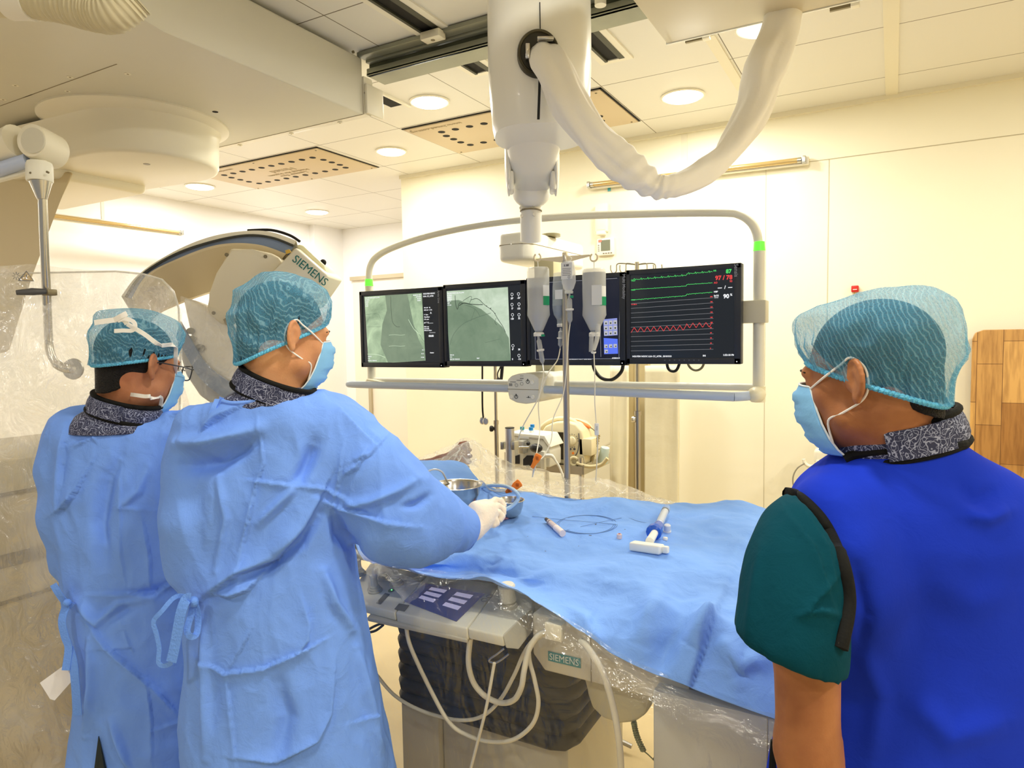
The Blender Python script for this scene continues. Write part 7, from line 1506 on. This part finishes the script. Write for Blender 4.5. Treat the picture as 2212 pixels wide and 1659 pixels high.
hair(t1, H1, R1, s1_, hc1, cut=(.012, -.026, .72), thick=.005)
cap(t1, H1, s1_, 11., bulge=(.014, .030), rimf=.052, rimb=-.024, H0=.150)
mo, G_ = mask(t1, H1, s1_, ties=True)
# mask ties: up over the cap to a bow, and round the neck
def rib(par, name, pts, wd, mt, n_hint):
    q = spline(pts, 6); n = len(q); b = B(); ws = [((q[min(i+1, n-1)]-q[max(i-1, 0)]).normalized().cross(V(n_hint)).normalized()*wd) for i in range(n)]; b.strip(q, ws, .0008); return obj(name, b, mt, par, smooth=False)
rib(mo, 'tie_strap', [G_[1][-1], H1(.074, .060, .030), H1(.090, .040, .065), P(345, 745, 1.735), P(312, 722, 1.715), P(275, 700, 1.71)], .011, strapM, -fw)
rib(mo, 'tie_strap', [P(275, 700, 1.715), P(265, 690, 1.71), P(240, 692, 1.71), P(204, 697, 1.715)], .013, strapM, -fw)
rib(mo, 'tie_strap', [P(258, 696, 1.71), P(270, 685, 1.70), P(288, 678, 1.70), P(303, 672, 1.705)] if False else [P(246, 692, 1.71), P(262, 683, 1.70), P(274, 677, 1.70)], .013, strapM, -fw)
rib(mo, 'tie_strap', [P(255, 693, 1.705), P(270, 688, 1.70), P(288, 695, 1.70), P(292, 706, 1.70), P(285, 714, 1.705), P(266, 714, 1.71), P(247, 715, 1.715)], .010, strapM, -fw)
rib(mo, 'tie_strap', [G_[-6][-1], H1(.064, .045, -.078), H1(.068, .015, -.085), P(325, 856, 1.765), P(312, 856, 1.765), P(290, 853, 1.785), P(262, 850, 1.84)], .010, strapM, -fw)
for q in (-1, 1):
    b = B(); b.tube(spline([H1(q*.014, .0985, .023), H1(q*.03, .097, .030), H1(q*.046, .086, .025)], 4), [.003, .0045, .002], 8, flat=.6); obj('eyebrow', b, hairM, t1)
# glasses
fm = M('dark_spectacle_frame', (.03, .03, .03), .3); gt = thing('eyeglasses', 'dark-framed eyeglasses worn by the left person', 'glasses', H1(0, .115, 0))
for q in (-1, 1):
    pts = [H1(q*(.036+.028*a), .128-.006*abs(a)-(.004 if a*1 > .5 else 0), .004+.020*c_) for a, c_ in [(-.85, .9), (0, 1), (.9, .95), (1.1, .5), (1.0, -.5), (.7, -1), (-.4, -1), (-.85, -.5), (-.85, .9)]]
    b = B(); b.tube(spline(pts, 4), .0019, 8); obj('lens_rim', b, fm, gt)
    b = B(); b.add(pts[:-1], [list(range(8))]); obj('lens', b, M('lens_clear', (.9, .95, .95), .05, alpha=.16), gt, smooth=False)
    b = B(); b.tube([H1(q*.066, .122, .014), H1(q*.078, .08, .014), H1(q*.083, .01, .012), H1(q*.082, -.012, -.002)], .0018, 8); obj('temple', b, fm, gt)
b = B(); b.tube([H1(-.012, .129, .012), H1(0, .132, .015), H1(.012, .129, .012)], .0018, 8); obj('bridge', b, fm, gt)
collar(t1, P(272, 880, 1.86), ringR(.30, -.02), .088, .078, .046)
F = Field(*[axis(hc1[i]-.32, hc1[i]+.25, .009) for i in range(3)]); F.sect(trunk_rows([(880, 200, 330, 1.87, .075), (892, 178, 342, 1.88, .09), (908, 168, 352, 1.885, .11), (930, 160, 370, 1.89, .12)], 1.0), AX)
vs, fs = F.mesh(); mesh_from('paisley_vest', vs, fs, paisM, t1, smooth_it=2, sub=1)
g1 = [([(142, 935), (138, 1000), (128, 1100)], 8, .012, 's'), ([(200, 1000), (170, 1060), (140, 1100), (125, 1108)], 8, .012, 's'), ([(260, 990), (235, 1030), (215, 1130), (230, 1250)], 16, -.012, 'g'), ([(260, 1000), (262, 1100), (262, 1190), (275, 1270)], 4, .004, 's'), ([(320, 1010), (300, 1060), (262, 1095)], 8, .008, 'g'),
      ([(262, 1095), (340, 1100)], 4, .005, 's'), ([(310, 1120), (325, 1200), (328, 1280)], 6, .007, 's'), ([(210, 1280), (280, 1280), (328, 1286), (380, 1250), (410, 1225)], 8, .014, 's'), ([(170, 1300), (210, 1345), (260, 1305), (330, 1290)], 10, .014, 'g'), ([(200, 1350), (280, 1300), (400, 1260)], 16, -.012, 'g'),
      ([(180, 1330), (240, 1400), (330, 1480), (400, 1560)], 8, .012, 's'), ([(270, 1360), (285, 1400), (190, 1405)], 5, .004, 's'), ([(318, 1460), (328, 1540), (330, 1650)], 5, .006, 's'), ([(330, 1575), (370, 1560), (400, 1550)], 5, .006, 's'), ([(240, 1560), (265, 1620), (280, 1659)], 8, .010, 'g'), ([(195, 1380), (200, 1480), (185, 1590)], 8, .010, 'g'), ([(150, 960), (200, 945), (160, 970)], 5, .006, 's')]
gown1 = garment('surgical_gown', t1, rows1, [[(165, 930, 1.90, .066), (138, 1010, 1.89, .055), (140, 1110, 1.89, .050), (160, 1200, 1.92, .046), (220, 1260, 2.08, .04)], [(405, 935, 1.92, .06), (440, 1050, 1.95, .055), (460, 1130, 2.0, .05)]], gownM, h=.0095, folds=[(a_, b_, c_*2.0, d_) for a_, b_, c_, d_ in g1], noise_=(.010, .005), seed=7.)
gb1 = bvh(gown1)
b = B(); nl = [OG(x, y, .002, gb1, P(x, y, 1.8)) for x, y in [(172, 900), (180, 918), (205, 924), (250, 918), (300, 905), (340, 896)]]; b.tube(spline(nl, 5), .0045, 8); obj('neck_binding', b, gownM, gown1)
b = B(); q = OG(217, 1640, .004, gb1, P(217, 1640, 1.74)); b.prism([OG(216, 1588, .003, gb1, P(216, 1588, 1.74)), OG(207, 1660, .003, gb1, P(207, 1660, 1.74)), P(205, 1760, 1.73), P(240, 1760, 1.73), OG(232, 1660, .003, gb1, P(232, 1660, 1.74))], -V(fw)*.003); obj('back_opening', b, M('dark_apron_inside', (.012, .02, .02), .7), gown1, smooth=False)
ribbon_(gown1, 'waist_tie', [(158, 1310, 1.78), (140, 1300, 1.77), (125, 1280, 1.76), (115, 1262, 1.76)], .018)
ribbon_(gown1, 'waist_tie', [(145, 1302, 1.77), (134, 1340, 1.76), (140, 1375, 1.76), (148, 1400, 1.76), (142, 1448, 1.75)], .020)
ribbon_(gown1, 'waist_tie', [(150, 1400, 1.765), (158, 1430, 1.755), (163, 1480, 1.75), (168, 1545, 1.75)], .022)
b = B(); b.ball(P(145, 1302, 1.76), (.010, .010, .010)); obj('tie_knot', b, tie, gown1)
b = B(); b.prism(pl([(86, 1475), (140, 1436), (158, 1468), (118, 1513), (108, 1510)], 1.78), V(fw)*.0015); obj('card_tag', b, M('white_card', srgb(232, 232, 236), .6), gown1, smooth=False)
# ================================================================== right person
hc3 = P(1882, 814, 1.17); s3_ = 1.04
t3, H3, R3 = person('r', 'person at right in royal blue lead apron and dark teal short sleeves', None, hc3, math.radians(46), math.radians(12), -1, s3_)
neck3 = P(1945, 960, 1.19)
rows3 = [(944, 1866, 2056, 1.19, .078), (962, 1846, 2080, 1.19, .085), (985, 1806, 2120, 1.20, .095), (1010, 1768, 2170, 1.20, .10), (1040, 1733, 2215, 1.20, .11), (1075, 1712, 2245, 1.20, .12), (1150, 1735, 2270, 1.20, .13), (1250, 1745, 2285, 1.21, .135), (1350, 1738, 2285, 1.21, .135), (1450, 1715, 2285, 1.21, .14), (1550, 1692, 2285, 1.21, .14), (1659, 1672, 2290, 1.21, .15), (1850, 1650, 2300, 1.21, .16), (2150, 1640, 2310, 1.21, .16)]
lo3, hi3 = [hc3[0]-.5, hc3[1]-.5, 0.], [hc3[0]+.55, hc3[1]+.55, hc3[2]+.18]
F = Field(*fine_axes(lo3, hi3, hc3)); F.sect(trunk_rows(rows3[1:11], .72), AX); head(F, H3, R3, s3_, neck3); F.cap(neck3, P(1960, 1030, 1.2), .064, .08, .04); legs(F, P(1970, 1650, 1.21), cr*.09, fw*np.array([1, 1, 0]))
F.chain([P(1775, 1150, 1.14), P(1742, 1400, 1.03), P(1745, 1620, 1.03), P(1760, 1720, 1.04)], [.040, .047, .046, .042], .02); F.chain([P(1760, 1700, 1.04), P(1712, 1850, 1.10), P(1700, 1930, 1.14)], [.042, .034, .026], .03)
hw3 = P(1700, 1930, 1.14)
for k in range(4): F.chain([hw3, hw3+fw*.06+cr*(.012*(k-1.5))*2, hw3+fw*.08+cr*(.012*(k-1.5))*2-cu*.02], [.016, .010, .008], .008)
F.chain([P(2190, 1120, 1.25), P(2240, 1500, 1.25), P(2100, 1700, 1.4)], [.055, .045, .03], .03)
vs, fs = F.mesh(); skin3 = skin('skin_brown', srgb(176, 116, 72), srgb(146, 90, 56)); mesh_from('body', vs, fs, skin3, t3, smooth_it=1)
hair(t3, H3, R3, s3_, hc3, cut=(.010, -.008, .75), thick=.003)
cap(t3, H3, s3_, 21., bulge=(.016, .044), rimf=.046, rimb=-.066, H0=.138)
mask(t3, H3, s3_)
for q in (-1, 1):
    b = B(); b.tube(spline([H3(q*.014, .0985, .023), H3(q*.03, .097, .030), H3(q*.046, .086, .025)], 4), [.003, .0045, .002], 8, flat=.6); obj('eyebrow', b, hairM, t3)
collar(t3, P(1945, 935, 1.19), ringR(-.22, .02), .098, .080, .055)
apM = cloth_mat('royal_blue_apron', srgb(26, 56, 196), bump=.12, rough=.85, lo=.75, spec=.12)
g3 = [([(2080, 1110), (2130, 1120), (2180, 1100)], 16, .012, 'g'), ([(2060, 1040), (2110, 1080), (2160, 1060)], 18, -.008, 'g'), ([(1960, 1500), (2050, 1590), (2180, 1560)], 30, .010, 'g'), ([(1860, 1400), (1900, 1500), (1880, 1650)], 24, .010, 'g'), ([(1850, 1230), (1870, 1330), (1850, 1420)], 18, -.010, 'g'), ([(2000, 1250), (2100, 1300), (2200, 1290)], 40, .006, 'g')]
apron = garment('lead_apron', t3, rows3, [[(1800, 1100, 1.13, .055), (1822, 1190, 1.12, .052), (1850, 1290, 1.12, .055), (1862, 1400, 1.14, .05)]], apM, h=.010, folds=g3, noise_=(.008, .0004), seed=12., stretch=(3, 3, 2))
slM = cloth_mat('teal_scrub', srgb(4, 62, 76), bump=.2, rough=.9, spec=.1)
ha, hb, hcn = P(1590, 1386, 1.0), P(1835, 1466, 1.0), P(1700, 1450, 1.2)
nrm = np.cross(hb-ha, fw+cu*.12); nrm = nrm if nrm[2] < 0 else -nrm
sleeve = garment('scrub_sleeve', t3, [], [[(1752, 1112, 1.10, .044), (1726, 1160, 1.06, .054), (1716, 1230, 1.03, .062), (1712, 1310, 1.01, .064), (1708, 1400, 1.0, .069), (1706, 1500, 1.0, .074)]], slM, cuts=[(P(1700, 1408, 1.0), nrm), (P(1776, 1187, 1.05), cr+cu*.42)], h=.008, noise_=(.005, .0012), seed=4., k=.04,
    folds=[([(1700, 1100), (1760, 1180), (1800, 1300)], 8, .009, 's'), ([(1740, 1100), (1790, 1180), (1812, 1280)], 6, .007, 's'), ([(1810, 1250), (1760, 1310), (1740, 1330)], 8, .008, 's'), ([(1730, 1330), (1770, 1320), (1812, 1330)], 8, .006, 'g'), ([(1640, 1180), (1625, 1300), (1612, 1380)], 12, .005, 'g')])
ab = bvh(apron); sb_ = bvh(sleeve)
garment('scrub_sleeve', t3, [], [[(2200, 1110, 1.22, .060), (2232, 1180, 1.24, .064), (2248, 1290, 1.25, .068), (2255, 1400, 1.25, .074), (2258, 1500, 1.25, .078)]], slM, cuts=[(P(2250, 1440, 1.25), (0, 0, -1))], h=.010, noise_=(.005, .0012), seed=6., k=.04)
F_ = None
b = B(); arm = []
for x, y in spline([(1697, 1066, 0), (1718, 1070, 0), (1748, 1092, 0), (1780, 1130, 0), (1806, 1185, 0), (1822, 1240, 0), (1829, 1290, 0), (1824, 1330, 0), (1812, 1370, 0), (1806, 1420, 0)], 5).__iter__() if False else [(q[0], q[1]) for q in spline([(1697, 1066, 0), (1718, 1070, 0), (1748, 1092, 0), (1780, 1130, 0), (1806, 1185, 0), (1822, 1240, 0), (1829, 1290, 0), (1826, 1330, 0), (1818, 1370, 0), (1812, 1400, 0)], 5)]:
    q1 = on(ab, x, y, .002); q2 = on(sb_, x, y, .002); c_ = [np.array(q) for q in (q1, q2) if q is not None]
    arm.append(min(c_, key=lambda p: (p-CAM)@fw) if c_ else P(x, y, 1.12))
dd_ = np.array([(p-CAM)@fw for p in arm]); kx = np.convolve(np.pad(dd_, 3, 'edge'), np.ones(7)/7, 'valid'); kx = np.minimum(kx, dd_+.004)
arm = [CAM+(p-CAM)/((p-CAM)@fw)*k_ for p, k_ in zip(arm, kx)]
b.tube(arm, .0105, 12); obj('armhole_binding', b, blkt, apron)
b = B(); nk = [OG(x, y, .003, ab, P(x, y, 1.12)) for x, y in [(1826, 995), (1850, 985), (1900, 978), (1960, 972), (2020, 968), (2070, 964), (2082, 960)]]; b.tube(spline(nk, 5), .009, 10); obj('neck_binding', b, blkt, apron)
b = B(); sd_ = [P(x, y, 1.2) for x, y in [(1672, 1600), (1668, 1660), (1666, 1720)]]; b.tube(sd_, .006, 8); obj('side_binding', b, blkt, apron)
# ================================================================== patient under the drape
fc = P(988, 992, 2.76)
tp = thing('person', 'patient lying under blue drape, one bare brown foot under clear plastic', 'person', PZ(900, 1010, 1.0))
an = P(952, 1004, 2.74)
F = Field(axis(-3.3, fc[0]+.12, .012, [(fc[0]-.13, fc[0]+.13, .004)]), axis(fc[1]-.62, fc[1]+.25, .012, [(fc[1]-.12, fc[1]+.12, .004)]), axis(.86, 1.32, .010, [(fc[2]-.1, fc[2]+.13, .004)]))
F.chain([P(993, 1018, 2.76), P(990, 1000, 2.76), P(1000, 975, 2.76)], [.022, .034, .028], .02); F.chain([P(1000, 975, 2.76), P(1007, 961, 2.76)], [.026, .014], .012); F.chain([an, P(985, 995, 2.76)], [.030, .028], .03)
F.chain([P(965, 995, 2.75), P(998, 970, 2.76)], [.024, .018], .02)
for x, y, r_ in ((1010, 958, .0105), (1018, 972, .0085), (1020, 985, .008), (1018, 998, .0078), (1014, 1009, .0072)): F.chain([P(x-14, y+3, 2.76), P(x-3, y, 2.757)], [r_*1.25, r_*1.05], .003)
kn_ = an+np.array([-.42, -.06, -.10]); hp_ = an+np.array([-.85, -.16, -.13]); F.chain([an, kn_, hp_], [.032, .055, .075], .03)
an2 = an+np.array([.0, -.30, -.08]); F.chain([an2, kn_+np.array([0, -.22, -.03]), hp_+np.array([0, -.12, 0])], [.03, .05, .07], .03); F.chain([hp_+np.array([0, -.06, 0]), hp_+np.array([-.6, -.06, .0])], [.10, .11], .04)
vs, fs = F.mesh(); mesh_from('body', vs, fs, skin('skin_foot', srgb(140, 84, 60), srgb(110, 64, 46)), tp, smooth_it=1)
